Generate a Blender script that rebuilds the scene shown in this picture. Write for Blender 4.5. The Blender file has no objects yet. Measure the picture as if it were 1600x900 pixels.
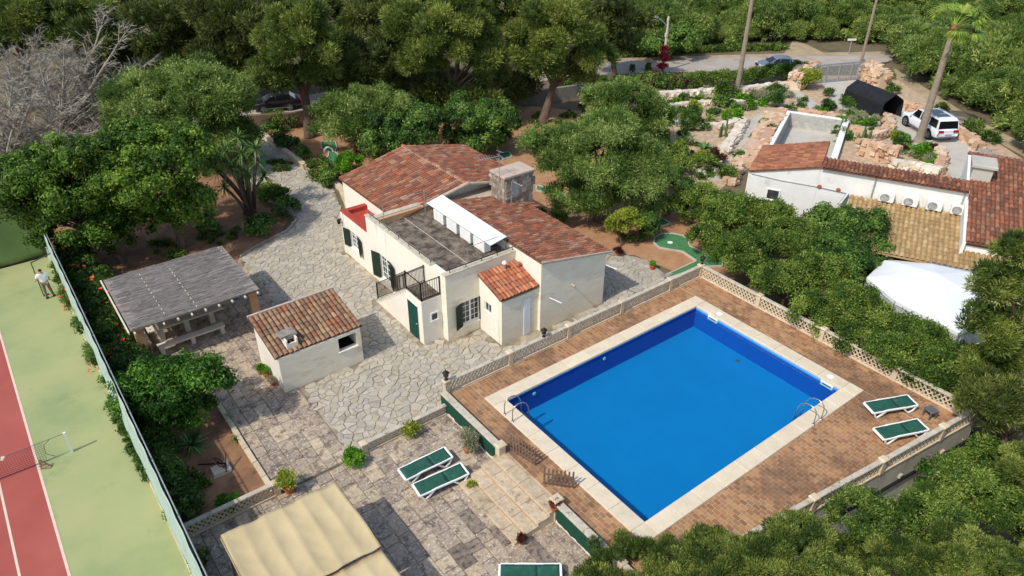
import bpy, math, random
import numpy as np
from mathutils import Vector, Matrix
random.seed(7); rng = np.random.default_rng(7)
S = bpy.context.scene
COL = S.collection
PI = math.pi

# ---------------------------------------------------------------- camera
CAMH = 21.2
CR = np.array([0.79837224, -0.60216099, 0.00197945])
CU = np.array([0.31901088, 0.42574249, 0.84674399])
CF = np.array([0.51071893, 0.67538543, -0.53199689])
FPX = 1155.0
cd = bpy.data.cameras.new("camera"); cam = bpy.data.objects.new("camera", cd); COL.objects.link(cam)
cd.sensor_width = 36.0; cd.lens = 36.0 * FPX / 1600.0; cd.clip_end = 3000.0; cd.clip_start = 0.1
cam.matrix_world = Matrix(((CR[0], CU[0], -CF[0], 0), (CR[1], CU[1], -CF[1], 0), (CR[2], CU[2], -CF[2], CAMH), (0, 0, 0, 1)))
S.camera = cam

# ---------------------------------------------------------------- sky, sun, exposure
SUN_EL, SUN_AZ = math.radians(49), math.radians(186.2)      # azimuth of the direction TOWARDS the sun, from +X
w = bpy.data.worlds.new("World"); S.world = w; w.use_nodes = True
nt = w.node_tree; bg = nt.nodes["Background"]; sk = nt.nodes.new("ShaderNodeTexSky")
sk.sky_type = 'NISHITA'; sk.sun_disc = False; sk.sun_elevation = SUN_EL
sk.sun_rotation = PI / 2 - SUN_AZ; sk.altitude = 30; sk.air_density = 1.0; sk.dust_density = 1.5
nt.links.new(sk.outputs[0], bg.inputs[0]); bg.inputs[1].default_value = 0.15
sd = bpy.data.lights.new("sun", 'SUN'); sd.energy = 2.75; sd.angle = math.radians(1.0); sd.color = (1.0, 0.955, 0.88)
sun = bpy.data.objects.new("sun", sd); COL.objects.link(sun)
sdir = Vector((math.cos(SUN_EL) * math.cos(SUN_AZ), math.cos(SUN_EL) * math.sin(SUN_AZ), math.sin(SUN_EL)))
sun.rotation_euler = (-sdir).to_track_quat('-Z', 'Y').to_euler(); sun.location = (0, 0, 60)
S.view_settings.view_transform = 'Standard'; S.view_settings.look = 'None'
S.view_settings.exposure = 0.26; S.view_settings.gamma = 1.0

def at(px, py, z=0.0):
    """point of the level plane z seen at photo pixel px,py"""
    d = CF + CR * (px - 800) / FPX - CU * (py - 450) / FPX
    t = (z - CAMH) / d[2]
    return (float(d[0] * t), float(d[1] * t), float(z))
def mpp(p):
    """metres per photo pixel at a point"""
    return float((np.array(p) - [0, 0, CAMH]) @ CF) / FPX
def inframe(p, m=60):
    v = np.array(p, float) - [0, 0, CAMH]; z = v @ CF
    if z < 1: return False
    x = 800 + FPX * (v @ CR) / z; y = 450 - FPX * (v @ CU) / z
    return -m < x < 1600 + m and -m < y < 900 + m
def cdist(p): return float(np.linalg.norm(np.array(p, float) - [0, 0, CAMH]))

# ---------------------------------------------------------------- mesh helpers
class MB:
    def __init__(s): s.v = []; s.f = []; s.m = []; s.cur = 0
    def add(s, vs, fs):
        o = len(s.v); s.v += [tuple(map(float, p)) for p in vs]
        for f in fs: s.f.append([i + o for i in f]); s.m.append(s.cur)
        return s
    def box(s, a, b, M=None):
        x0, y0, z0 = a; x1, y1, z1 = b
        vs = [(x0, y0, z0), (x1, y0, z0), (x1, y1, z0), (x0, y1, z0), (x0, y0, z1), (x1, y0, z1), (x1, y1, z1), (x0, y1, z1)]
        if M is not None: vs = [tuple(M @ Vector(p)) for p in vs]
        return s.add(vs, [(3, 2, 1, 0), (4, 5, 6, 7), (0, 1, 5, 4), (1, 2, 6, 5), (2, 3, 7, 6), (3, 0, 4, 7)])
    def cbox(s, a, b, c=0.01, M=None):
        """box with chamfered top edge"""
        x0, y0, z0 = a; x1, y1, z1 = b
        vs = [(x0, y0, z0), (x1, y0, z0), (x1, y1, z0), (x0, y1, z0), (x0, y0, z1 - c), (x1, y0, z1 - c), (x1, y1, z1 - c), (x0, y1, z1 - c),
              (x0 + c, y0 + c, z1), (x1 - c, y0 + c, z1), (x1 - c, y1 - c, z1), (x0 + c, y1 - c, z1)]
        if M is not None: vs = [tuple(M @ Vector(p)) for p in vs]
        return s.add(vs, [(3, 2, 1, 0), (8, 9, 10, 11), (0, 1, 5, 4), (1, 2, 6, 5), (2, 3, 7, 6), (3, 0, 4, 7), (4, 5, 9, 8), (5, 6, 10, 9), (6, 7, 11, 10), (7, 4, 8, 11)])
    def prism(s, poly, z0, z1, zf=None):
        n = len(poly)
        top = [(p[0], p[1], (zf(p[0], p[1]) if zf else z1)) for p in poly]
        vs = [(p[0], p[1], z0) for p in poly] + top
        area = sum(poly[i][0] * poly[(i + 1) % n][1] - poly[(i + 1) % n][0] * poly[i][1] for i in range(n))
        fs = [list(range(n, 2 * n)), list(range(n - 1, -1, -1))] + [(i, (i + 1) % n, n + (i + 1) % n, n + i) for i in range(n)]
        if area < 0: fs = [list(reversed(f)) for f in fs]
        return s.add(vs, fs)
    def beam(s, p, q, w, h=None):
        """square bar from p to q"""
        h = h or w; p = Vector(p); q = Vector(q); d = (q - p).normalized()
        up = Vector((0, 0, 1)) if abs(d.z) < 0.95 else Vector((1, 0, 0))
        a = d.cross(up).normalized() * w / 2; b = a.cross(d).normalized() * h / 2
        vs = [p - a - b, p + a - b, p + a + b, p - a + b, q - a - b, q + a - b, q + a + b, q - a + b]
        return s.add(vs, [(3, 2, 1, 0), (4, 5, 6, 7), (0, 1, 5, 4), (1, 2, 6, 5), (2, 3, 7, 6), (3, 0, 4, 7)])
    def tube(s, pts, rs, n=8, cap=True):
        pts = [Vector(p) for p in pts]
        if not hasattr(rs, '__len__'): rs = [rs] * len(pts)
        vs = []; ref = None
        for i, p in enumerate(pts):
            d = (pts[min(i + 1, len(pts) - 1)] - pts[max(i - 1, 0)]).normalized()
            if ref is None: ref = d.orthogonal().normalized()
            a = (ref - d * ref.dot(d)).normalized(); ref = a; b = d.cross(a)
            for k in range(n):
                t = 2 * PI * k / n; vs.append(p + (a * math.cos(t) + b * math.sin(t)) * rs[i])
        fs = [(i * n + k, i * n + (k + 1) % n, (i + 1) * n + (k + 1) % n, (i + 1) * n + k) for i in range(len(pts) - 1) for k in range(n)]
        if cap: fs += [list(range(n - 1, -1, -1)), [(len(pts) - 1) * n + k for k in range(n)]]
        return s.add(vs, fs)
    def lathe(s, prof, c=(0, 0, 0), n=16, M=None):
        vs = []
        for r, z in prof:
            for k in range(n):
                t = 2 * PI * k / n; p = (c[0] + r * math.cos(t), c[1] + r * math.sin(t), c[2] + z)
                vs.append(tuple(M @ Vector(p)) if M is not None else p)
        m = len(prof)
        fs = [(i * n + k, i * n + (k + 1) % n, (i + 1) * n + (k + 1) % n, (i + 1) * n + k) for i in range(m - 1) for k in range(n)]
        fs += [list(range(n - 1, -1, -1)), [(m - 1) * n + k for k in range(n)]]
        return s.add(vs, fs)
    def build(s, name, mat, parent=None, smooth=False, off=None):
        me = bpy.data.meshes.new(name)
        o0 = Vector(off) if off is not None else (wloc(parent) if parent else Vector((0, 0, 0)))
        v = np.array(s.v, dtype=float) - np.array(o0)
        me.from_pydata(v.tolist(), [], s.f)
        for m in (mat if isinstance(mat, (list, tuple)) else [mat]): me.materials.append(m)
        if any(s.m): me.polygons.foreach_set('material_index', s.m)
        if smooth: me.polygons.foreach_set('use_smooth', [True] * len(s.f))
        me.update()
        return link(name, me, parent)
def wloc(o):
    l = Vector((0, 0, 0))
    while o is not None: l += o.location; o = o.parent
    return l
def link(name, me, parent=None, loc=None):
    o = bpy.data.objects.new(name, me); COL.objects.link(o)
    if parent is not None: o.parent = parent
    if loc is not None: o.location = loc
    return o
def tag(o, label=None, cat=None, group=None, kind=None):
    if label: o['label'] = label
    if cat: o['category'] = cat
    if group: o['group'] = group
    if kind: o['kind'] = kind
    return o
def thing(name, label, cat, loc=(0, 0, 0), rz=0, group=None):
    o = bpy.data.objects.new(name, None); COL.objects.link(o); o.location = loc; o.rotation_euler = (0, 0, rz); o.empty_display_size = 0.3
    return tag(o, label, cat, group)
def copy_thing(root, loc, rz=0, label=None, group=None, scale=None):
    def cp(o, par):
        c = o.copy(); COL.objects.link(c); c.parent = par
        for ch in list(kids.get(o.name, [])): cp(ch, c)
        return c
    kids = {}
    for o in bpy.data.objects:
        if o.parent: kids.setdefault(o.parent.name, []).append(o)
    r = cp(root, None); r.location = loc; r.rotation_euler = (0, 0, rz)
    if label: r['label'] = label
    if group: r['group'] = group
    if scale: r.scale = scale
    return r
def fastmesh(name, V, F, mats, tint=None, smooth=False):
    """V (n,3) F (m,k) arrays"""
    me = bpy.data.meshes.new(name); n, (m, k) = len(V), F.shape
    me.vertices.add(n); me.vertices.foreach_set('co', np.ascontiguousarray(V, np.float32).ravel())
    me.loops.add(m * k); me.loops.foreach_set('vertex_index', np.ascontiguousarray(F, np.int32).ravel())
    me.polygons.add(m); me.polygons.foreach_set('loop_start', np.arange(0, m * k, k, dtype=np.int32))
    me.polygons.foreach_set('loop_total', np.full(m, k, np.int32))
    for x in (mats if isinstance(mats, (list, tuple)) else [mats]): me.materials.append(x)
    me.update(calc_edges=True)
    if tint is not None:
        a = me.attributes.new('tint', 'FLOAT', 'FACE'); a.data.foreach_set('value', np.ascontiguousarray(tint, np.float32))
    if smooth: me.polygons.foreach_set('use_smooth', np.ones(m, bool))
    return me
COUNT = {}
def pieces(parent, name, items, mat, limit=300, big=None):
    """items: list of (verts, faces) in world space; the largest in view are parts, the rest one stuff part"""
    used = COUNT.setdefault((parent.name, name), 0); room = max(0, limit - used)
    def key(it):
        c = np.mean(it[0], axis=0); return cdist(c) if inframe(c, 10) else 1e6 + cdist(c)
    it = sorted(items, key=key); o0 = wloc(parent)
    first = [i for i in it[:room] if key(i) < 1e6]; rest = it[len(first):]
    for vs, fs in first:
        c = Vector(np.mean(vs, axis=0)); me = bpy.data.meshes.new(name)
        me.from_pydata([tuple(Vector(p) - c) for p in vs], [], fs); me.materials.append(mat)
        link(name, me, parent, c - o0)
    COUNT[(parent.name, name)] = used + len(first)
    if rest:
        b = MB()
        for vs, fs in rest: b.add(vs, fs)
        o = b.build(name + '_rest' if False else name + 's', mat, parent); o['kind'] = 'stuff'
def inst_pieces(parent, name, tv, tf, mats4, mat, limit=300, pred=None):
    """shared template mesh (tv,tf) at matrices mats4 (world)"""
    used = COUNT.setdefault((parent.name, name), 0); room = max(0, limit - used)
    def key(M):
        c = M.translation; return cdist(c) if inframe(c, 10) else 1e6 + cdist(c)
    ms = sorted(mats4, key=key); o0 = wloc(parent)
    me = bpy.data.meshes.new(name); me.from_pydata(tv, [], tf); me.materials.append(mat); me.update()
    first = [M for M in ms[:room] if key(M) < 1e6]; rest = ms[len(first):]
    for M in first:
        o = link(name, me, parent); M2 = M.copy(); M2.translation = M.translation - o0; o.matrix_local = M2
    COUNT[(parent.name, name)] = used + len(first)
    if rest:
        T = np.array([tuple(p) + (1,) for p in tv]); A = np.array([[list(r) for r in M] for M in rest])
        V = np.einsum('nij,kj->nki', A, T)[:, :, :3].reshape(-1, 3) - np.array(o0)
        b = MB(); b.v = V.tolist(); nv = len(tv)
        b.f = [[i + k * nv for i in f] for k in range(len(rest)) for f in tf]; b.m = [0] * len(b.f)
        o = b.build(name + 's', mat, parent, off=(0, 0, 0)); o['kind'] = 'stuff'
def RZ(a): return Matrix.Rotation(a, 4, 'Z')
def TR(x, y, z): return Matrix.Translation((x, y, z))

# ---------------------------------------------------------------- materials
def srgb(r, g, b):
    f = lambda c: (c / 255 / 12.92) if c / 255 <= 0.04045 else ((c / 255 + 0.055) / 1.055) ** 2.4
    return (f(r), f(g), f(b), 1)
MATS = {}
def pm(name, cols, scale=3.0, detail=6, rough=0.8, bump=0.0, bscale=20, var=0.0, island=False, stain=None, metal=0.0, spec=0.3, contrast=1.0, stretch=None, pal=None, stain2=None):
    """procedural surface: noise through colours, optional per-piece variation and stains.
    pal: list of colours picked per piece; stain=(colour, scale, threshold, amount)"""
    if name in MATS: return MATS[name]
    m = bpy.data.materials.new(name); MATS[name] = m; m.use_nodes = True; n = m.node_tree.nodes; l = m.node_tree.links
    P = n["Principled BSDF"]; P.inputs['Roughness'].default_value = rough; P.inputs['Metallic'].default_value = metal
    P.inputs['Specular IOR Level'].default_value = spec
    g = n.new('ShaderNodeNewGeometry'); co = g.outputs['Position']
    if stretch:
        mp = n.new('ShaderNodeMapping'); mp.inputs['Scale'].default_value = stretch; l.new(co, mp.inputs[0]); co = mp.outputs[0]
    def noise(sc, dt=detail, r=0.6):
        t = n.new('ShaderNodeTexNoise'); t.inputs['Scale'].default_value = sc; t.inputs['Detail'].default_value = dt; t.inputs['Roughness'].default_value = r
        l.new(co, t.inputs['Vector']); return t.outputs[0]
    def ramp(src, cs, lo=0.3, hi=0.7):
        r = n.new('ShaderNodeValToRGB'); l.new(src, r.inputs[0]); e = r.color_ramp.elements
        lo = 0.5 - (0.5 - lo) / contrast; hi = 0.5 + (hi - 0.5) / contrast
        while len(e) < len(cs): e.new(0.5)
        for i, c in enumerate(cs):
            e[i].position = lo + (hi - lo) * i / max(1, len(cs) - 1); e[i].color = c if len(c) == 4 else (*c, 1)
        return r.outputs[0]
    c = ramp(noise(scale), cols) if len(cols) > 1 else None
    if c is None:
        rgb = n.new('ShaderNodeRGB'); rgb.outputs[0].default_value = cols[0] if len(cols[0]) == 4 else (*cols[0], 1); c = rgb.outputs[0]
    rnd = None
    if var or pal:
        oi = n.new('ShaderNodeObjectInfo'); a = n.new('ShaderNodeMath'); a.operation = 'MULTIPLY_ADD'
        l.new(g.outputs['Random Per Island'], a.inputs[0]); a.inputs[1].default_value = 7.31; l.new(oi.outputs['Random'], a.inputs[2])
        fr = n.new('ShaderNodeMath'); fr.operation = 'FRACT'; l.new(a.outputs[0], fr.inputs[0]); rnd = fr.outputs[0]
    if pal:
        r = n.new('ShaderNodeValToRGB'); r.color_ramp.interpolation = 'CONSTANT'; e = r.color_ramp.elements; l.new(rnd, r.inputs[0])
        while len(e) < len(pal): e.new(0.5)
        for i, q in enumerate(pal): e[i].position = i / len(pal); e[i].color = q if len(q) == 4 else (*q, 1)
        mx = n.new('ShaderNodeMix'); mx.data_type = 'RGBA'; mx.inputs[0].default_value = 0.6
        l.new(c, mx.inputs[6]); l.new(r.outputs[0], mx.inputs[7]); c = mx.outputs[2]
    if var:
        mu = n.new('ShaderNodeMath'); mu.operation = 'MULTIPLY'; l.new(rnd, mu.inputs[0]); mu.inputs[1].default_value = 13.7
        f2 = n.new('ShaderNodeMath'); f2.operation = 'FRACT'; l.new(mu.outputs[0], f2.inputs[0])
        mr = n.new('ShaderNodeMapRange'); l.new(f2.outputs[0], mr.inputs[0]); mr.inputs[3].default_value = 1 - var; mr.inputs[4].default_value = 1 + var
        hs = n.new('ShaderNodeHueSaturation'); l.new(c, hs.inputs['Color']); l.new(mr.outputs[0], hs.inputs['Value']); c = hs.outputs[0]
    for st in (stain, stain2):
        if not st: continue
        sc = st[0]; t = n.new('ShaderNodeTexNoise'); t.inputs['Scale'].default_value = st[1]; t.inputs['Detail'].default_value = 8; t.inputs['Roughness'].default_value = 0.7
        l.new(co, t.inputs['Vector'])
        r = n.new('ShaderNodeMapRange'); l.new(t.outputs[0], r.inputs[0]); r.inputs[1].default_value = st[2]; r.inputs[2].default_value = st[2] + 0.09; r.inputs[4].default_value = st[3]
        mx = n.new('ShaderNodeMix'); mx.data_type = 'RGBA'; l.new(r.outputs[0], mx.inputs[0]); l.new(c, mx.inputs[6]); mx.inputs[7].default_value = sc if len(sc) == 4 else (*sc, 1); c = mx.outputs[2]
    l.new(c, P.inputs['Base Color'])
    if bump:
        b = n.new('ShaderNodeBump'); b.inputs['Strength'].default_value = bump; b.inputs['Distance'].default_value = 0.03
        l.new(noise(bscale, 4), b.inputs['Height']); l.new(b.outputs[0], P.inputs['Normal'])
    return m
def leafmat(name, cols, trans=0.36, rough=0.5):
    cols = [tuple(min(1, v * 1.28) for v in c[:3]) for c in cols]
    if name in MATS: return MATS[name]
    m = bpy.data.materials.new(name); MATS[name] = m; m.use_nodes = True; n = m.node_tree.nodes; l = m.node_tree.links
    P = n["Principled BSDF"]; P.inputs['Roughness'].default_value = rough; P.inputs['Specular IOR Level'].default_value = 0.25
    a = n.new('ShaderNodeAttribute'); a.attribute_name = 'tint'
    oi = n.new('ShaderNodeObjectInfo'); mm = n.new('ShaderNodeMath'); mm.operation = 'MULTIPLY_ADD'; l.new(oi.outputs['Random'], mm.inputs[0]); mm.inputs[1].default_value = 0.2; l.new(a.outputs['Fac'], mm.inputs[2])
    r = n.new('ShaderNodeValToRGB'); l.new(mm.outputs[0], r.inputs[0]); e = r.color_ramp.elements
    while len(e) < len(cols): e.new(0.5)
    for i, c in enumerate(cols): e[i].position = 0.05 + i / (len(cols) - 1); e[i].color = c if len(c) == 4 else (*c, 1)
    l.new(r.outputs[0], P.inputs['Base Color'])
    t = n.new('ShaderNodeBsdfTranslucent'); l.new(r.outputs[0], t.inputs[0])
    mx = n.new('ShaderNodeMixShader'); mx.inputs[0].default_value = trans
    l.new(P.outputs[0], mx.inputs[1]); l.new(t.outputs[0], mx.inputs[2]); l.new(mx.outputs[0], n['Material Output'].inputs[0])
    return m

M_white = pm('white_render', [srgb(228, 220, 202), srgb(238, 231, 215)], 1.1, 6, 0.9, 0.3, 6, stain=(srgb(186, 172, 142), 1.1, 0.57, 0.4), stretch=(1, 1, .35))
M_white2 = pm('painted_brick_render', [srgb(228, 217, 192), srgb(240, 231, 208)], 1.2, 5, 0.9, 0.6, 5, stain=(srgb(190, 176, 146), 0.9, 0.57, 0.4), stretch=(1, 1, 2.4))
M_coping = pm('weathered_coping', [srgb(176, 165, 145), srgb(205, 196, 176)], 3, 6, 0.9, 0.4, 18, stain=(srgb(70, 64, 55), 5, 0.56, 0.6))
M_stonec = pm('cream_cast_stone', [srgb(196, 176, 146), srgb(216, 200, 172)], 3, 6, 0.9, 0.3, 20, var=0.07, stain=(srgb(104, 92, 76), 4, 0.6, 0.55))
M_poolcop = pm('pool_coping_stone', [srgb(208, 192, 164), srgb(222, 208, 182)], 2.5, 6, 0.8, 0.15, 30, var=0.04, stain=(srgb(180, 168, 146), 6, 0.58, 0.5))
M_tile = pm('terracotta_tile', [srgb(120, 74, 54), srgb(156, 98, 74)], 5, 5, 0.9, 0.3, 30, var=0.2, pal=[srgb(164, 104, 76), srgb(140, 90, 68), srgb(178, 120, 86), srgb(130, 94, 76), srgb(160, 116, 90), srgb(116, 84, 70), srgb(178, 146, 120), srgb(178, 100, 68)], stain=(srgb(168, 152, 130), 3.2, 0.58, 0.55), stain2=(srgb(66, 48, 40), 2.2, 0.6, 0.5))
M_tileold = pm('old_mixed_tile', [srgb(120, 86, 62), srgb(160, 126, 96)], 9, 6, 0.9, 0.4, 30, var=0.16, pal=[srgb(150, 118, 90), srgb(168, 136, 104), srgb(120, 94, 76), srgb(184, 154, 116), srgb(134, 104, 84), srgb(142, 112, 90), srgb(158, 94, 66), srgb(140, 120, 98), srgb(126, 102, 84), srgb(160, 132, 104)], stain=(srgb(78, 66, 56), 6, 0.55, 0.6), stain2=(srgb(186, 168, 136), 9, 0.62, 0.5))
M_tilebright = pm('bright_terracotta_tile', [srgb(170, 98, 66), srgb(190, 116, 80)], 8, 5, 0.9, 0.3, 30, var=0.18, pal=[srgb(178, 112, 78), srgb(158, 94, 66), srgb(190, 132, 98), srgb(134, 86, 66), srgb(170, 118, 94)], stain=(srgb(120, 82, 62), 7, 0.56, 0.5))
M_tilebed = pm('roof_bedding', [srgb(104, 66, 48), srgb(138, 92, 68)], 4, 6, 0.95, 0.3, 30, stain=(srgb(62, 46, 38), 5, 0.52, 0.6))
M_tiletan = pm('sand_tile', [srgb(172, 144, 100), srgb(190, 162, 116)], 6, 5, 0.85, 0.25, 30, var=0.14, pal=[srgb(182, 154, 108), srgb(168, 138, 94), srgb(194, 168, 124), srgb(156, 128, 88)], stain=(srgb(130, 98, 60), 5, 0.62, 0.45))
M_mortar = pm('roof_mortar', [srgb(172, 156, 136), srgb(196, 182, 160)], 5, 6, 0.95, 0.4, 25, stain=(srgb(90, 78, 66), 6, 0.56, 0.5))
M_rooffloor = pm('roof_terrace_floor', [srgb(88, 78, 68), srgb(114, 102, 90), srgb(138, 126, 108)], 2.6, 8, 0.95, 0.3, 30, stain=(srgb(58, 50, 44), 2.2, 0.5, 0.75), stain2=(srgb(160, 150, 132), 7, 0.62, 0.5), contrast=1.3)
M_redpaint = pm('red_waterproof_paint', [srgb(160, 62, 50), srgb(178, 74, 60)], 2, 4, 0.75, 0.1, 20)
M_green = pm('green_shutter_paint', [srgb(30, 46, 36), srgb(44, 62, 48)], 8, 4, 0.6, 0.1, 30)
M_teal = pm('teal_door_paint', [srgb(8, 62, 54), srgb(16, 72, 62)], 6, 4, 0.55)
M_iron = pm('dark_iron', [srgb(36, 30, 28), srgb(52, 42, 36)], 12, 4, 0.6, metal=0.3)
M_glass = pm('window_glass', [srgb(40, 44, 46), srgb(72, 76, 76)], 1.2, 2, 0.12, spec=0.6)
M_frame = pm('white_window_frame', [srgb(232, 232, 226)], rough=0.5)
M_metalw = pm('white_metal_sheet', [srgb(226, 230, 230), srgb(236, 240, 240)], 0.8, 3, 0.45)
M_grey = pm('grey_plastic', [srgb(88, 90, 92), srgb(104, 106, 108)], 6, 3, 0.6)
M_ac = pm('ac_casing', [srgb(220, 220, 212), srgb(232, 232, 226)], 3, 3, 0.5, stain=(srgb(180, 172, 156), 6, 0.6, 0.4))
M_joint = pm('paving_joint', [srgb(104, 92, 76), srgb(152, 138, 116), srgb(186, 172, 148)], 0.8, 8, 0.95, 0.5, 30, contrast=1.2)
M_crazy = pm('crazy_paving_stone', [srgb(152, 145, 130), srgb(182, 174, 157)], 2.6, 10, 0.88, 0.5, 14, var=0.06, contrast=1.2, pal=[srgb(186, 177, 158), srgb(174, 167, 152), srgb(194, 183, 162), srgb(180, 169, 146), srgb(168, 162, 150), srgb(192, 184, 168)], stain=(srgb(148, 134, 112), 2.2, 0.53, 0.55), stain2=(srgb(216, 206, 186), 3.6, 0.57, 0.5))
M_slab = pm('mares_stone_slab', [srgb(132, 112, 98), srgb(198, 180, 154)], 7, 12, 0.92, 0.8, 16, var=0.1, contrast=1.5, pal=[srgb(178, 162, 138), srgb(160, 146, 128), srgb(196, 178, 148), srgb(148, 134, 120), srgb(172, 152, 130)], stain=(srgb(92, 76, 68), 2.4, 0.51, 0.7), stain2=(srgb(222, 214, 198), 11, 0.55, 0.85))
M_slabdark = pm('lichened_stone_slab', [srgb(112, 100, 90), srgb(150, 136, 120)], 5, 10, 0.92, 0.6, 16, var=0.12, stain=(srgb(70, 60, 54), 6, 0.5, 0.8), stain2=(srgb(206, 198, 182), 12, 0.6, 0.8))
M_step = pm('step_stone', [srgb(178, 156, 128), srgb(206, 188, 158)], 6, 10, 0.92, 0.6, 16, var=0.1, contrast=1.3, stain=(srgb(112, 94, 80), 3, 0.54, 0.7), stain2=(srgb(222, 212, 190), 9, 0.6, 0.7))
M_brick = pm('terracotta_paver', [srgb(154, 114, 80), srgb(172, 132, 94)], 6, 6, 0.9, 0.3, 30, var=0.15, pal=[srgb(166, 124, 86), srgb(148, 104, 72), srgb(178, 138, 98), srgb(130, 94, 68), srgb(160, 124, 94)], stain=(srgb(96, 74, 60), 0.32, 0.5, 0.6), stain2=(srgb(110, 90, 76), 4.0, 0.56, 0.6))
M_bjoint = pm('paver_joint', [srgb(190, 164, 132), srgb(208, 182, 150)], 2, 6, 0.95, 0.3, 20, stain=(srgb(140, 110, 88), 0.32, 0.5, 0.6))
M_retain = pm('retaining_render', [srgb(176, 168, 150), srgb(204, 196, 176)], 1.2, 8, 0.95, 0.4, 12, stain=(srgb(100, 84, 70), 1.1, 0.55, 0.7), stretch=(1, 1, 0.35))
M_soil = pm('reddish_soil', [srgb(112, 84, 62), srgb(142, 106, 78), srgb(164, 126, 94)], 0.9, 10, 1.0, 0.7, 9, stain=(srgb(86, 64, 46), 2.4, 0.56, 0.6), stain2=(srgb(112, 104, 66), 1.4, 0.62, 0.45))
M_orange = pm('orange_earth', [srgb(160, 118, 84), srgb(182, 140, 104)], 1.5, 8, 1.0, 0.5, 14, stain=(srgb(134, 92, 62), 2.5, 0.58, 0.5))
M_ground = pm('dry_ground', [srgb(88, 78, 60), srgb(112, 100, 76), srgb(84, 88, 58)], 0.35, 10, 1.0, 0.5, 5)
M_gravel = pm('pale_garden_gravel', [srgb(164, 138, 112), srgb(204, 180, 152)], 2.5, 8, 1.0, 0.6, 18, stain=(srgb(150, 124, 98), 2, 0.56, 0.5))
M_asph = pm('road_asphalt', [srgb(160, 150, 138), srgb(178, 168, 156)], 0.6, 8, 0.95, 0.2, 30, stain=(srgb(122, 112, 102), 0.4, 0.56, 0.4))
M_conc = pm('pale_concrete', [srgb(176, 170, 158), srgb(196, 190, 178)], 0.8, 8, 0.92, 0.2, 20, stain=(srgb(146, 138, 126), 1.1, 0.6, 0.5))
M_verge = pm('dusty_verge', [srgb(182, 160, 132), srgb(150, 134, 104)], 0.8, 8, 1.0, 0.4, 10)
M_court = pm('green_court_surface', [srgb(138, 150, 104), srgb(156, 162, 112), srgb(166, 166, 118)], 0.28, 8, 0.85, 0.05, 20, stain=(srgb(122, 136, 92), 0.5, 0.58, 0.5), stain2=(srgb(188, 178, 140), 3.4, 0.66, 0.6))
M_courtred = pm('red_court_surface', [srgb(156, 76, 68), srgb(172, 92, 82)], 0.3, 8, 0.85, 0.05, 20, stain=(srgb(188, 104, 88), 1.1, 0.62, 0.4))
M_line = pm('court_line_paint', [srgb(226, 208, 190), srgb(214, 180, 160)], 4, 8, 0.8)
M_mesh = pm('pale_windbreak', [srgb(150, 172, 160), srgb(176, 192, 180)], 2.2, 6, 0.85, 0.2, 10, stain=(srgb(120, 138, 116), 2, 0.57, 0.6))
M_meshgreen = pm('olive_windbreak', [srgb(104, 128, 76), srgb(120, 142, 88)], 0.7, 6, 0.85, 0.1, 10)
M_screen = pm('dark_green_screen', [srgb(16, 62, 48), srgb(26, 76, 58)], 4, 6, 0.8, 0.5, 14, stretch=(1, 5, 0.4))
M_putt = pm('putting_felt', [srgb(64, 118, 74), srgb(80, 134, 86)], 3, 5, 0.95, 0.2, 60)
M_thatch = pm('weathered_cane', [srgb(98, 92, 86), srgb(130, 123, 116), srgb(156, 148, 138)], 14, 6, 0.95, 0.0, 20, stretch=(0.25, 3, 1), var=0.2)
M_wood = pm('weathered_wood', [srgb(118, 92, 70), srgb(146, 116, 90)], 5, 6, 0.9, 0.4, 20, stretch=(1, 1, 0.3))
M_woodgrey = pm('grey_picket_wood', [srgb(96, 74, 62), srgb(130, 104, 88)], 9, 6, 0.9, 0.3, 30)
M_pillar = pm('pillar_stone', [srgb(186, 142, 104), srgb(206, 166, 126)], 3, 6, 0.9, 0.5, 12, stain=(srgb(140, 104, 78), 3, 0.58, 0.5))
M_bench = pm('cast_bench_stone', [srgb(214, 202, 178), srgb(230, 220, 198)], 3, 6, 0.85, 0.2, 20, stain=(srgb(150, 138, 118), 5, 0.6, 0.5))
M_canvas = pm('tan_canvas', [srgb(186, 168, 128), srgb(200, 181, 140)], 0.9, 5, 0.9, 0.15, 9, stain=(srgb(196, 170, 122), 1.2, 0.62, 0.4))
M_lframe = pm('white_lounger_plastic', [srgb(238, 238, 232)], rough=0.4)
M_sling = pm('green_sling_fabric', [srgb(30, 76, 62), srgb(44, 92, 76)], 4, 5, 0.8, 0.1, 60, stain=(srgb(70, 120, 100), 4, 0.6, 0.4))
M_pot = pm('terracotta_pot', [srgb(160, 84, 56), srgb(180, 102, 70)], 8, 5, 0.85, 0.1, 20)
M_rockp = pm('peach_fieldstone', [srgb(184, 148, 118), srgb(212, 180, 148)], 5, 6, 0.95, 0.5, 14, var=0.16, pal=[srgb(200, 164, 134), srgb(220, 192, 160), srgb(184, 146, 116), srgb(214, 200, 178), srgb(192, 152, 120), srgb(206, 178, 148)])
M_rockw = pm('pale_fieldstone', [srgb(206, 192, 170), srgb(228, 218, 200)], 5, 6, 0.95, 0.5, 14, var=0.14, pal=[srgb(220, 208, 188), srgb(204, 188, 164), srgb(234, 226, 210), srgb(190, 176, 156)])
M_rockg = pm('grey_fieldstone', [srgb(130, 122, 112), srgb(168, 160, 148)], 5, 6, 0.95, 0.5, 14, var=0.18)
M_chimst = pm('chimney_fieldstone', [srgb(120, 108, 94), srgb(158, 146, 130)], 5, 6, 0.95, 0.5, 14, var=0.2, pal=[srgb(166, 158, 144), srgb(132, 122, 110), srgb(190, 182, 168), srgb(160, 142, 124)])
M_block = pm('grey_block', [srgb(168, 166, 158), srgb(190, 188, 180)], 3, 6, 0.95, 0.2, 20, var=0.1)
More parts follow.
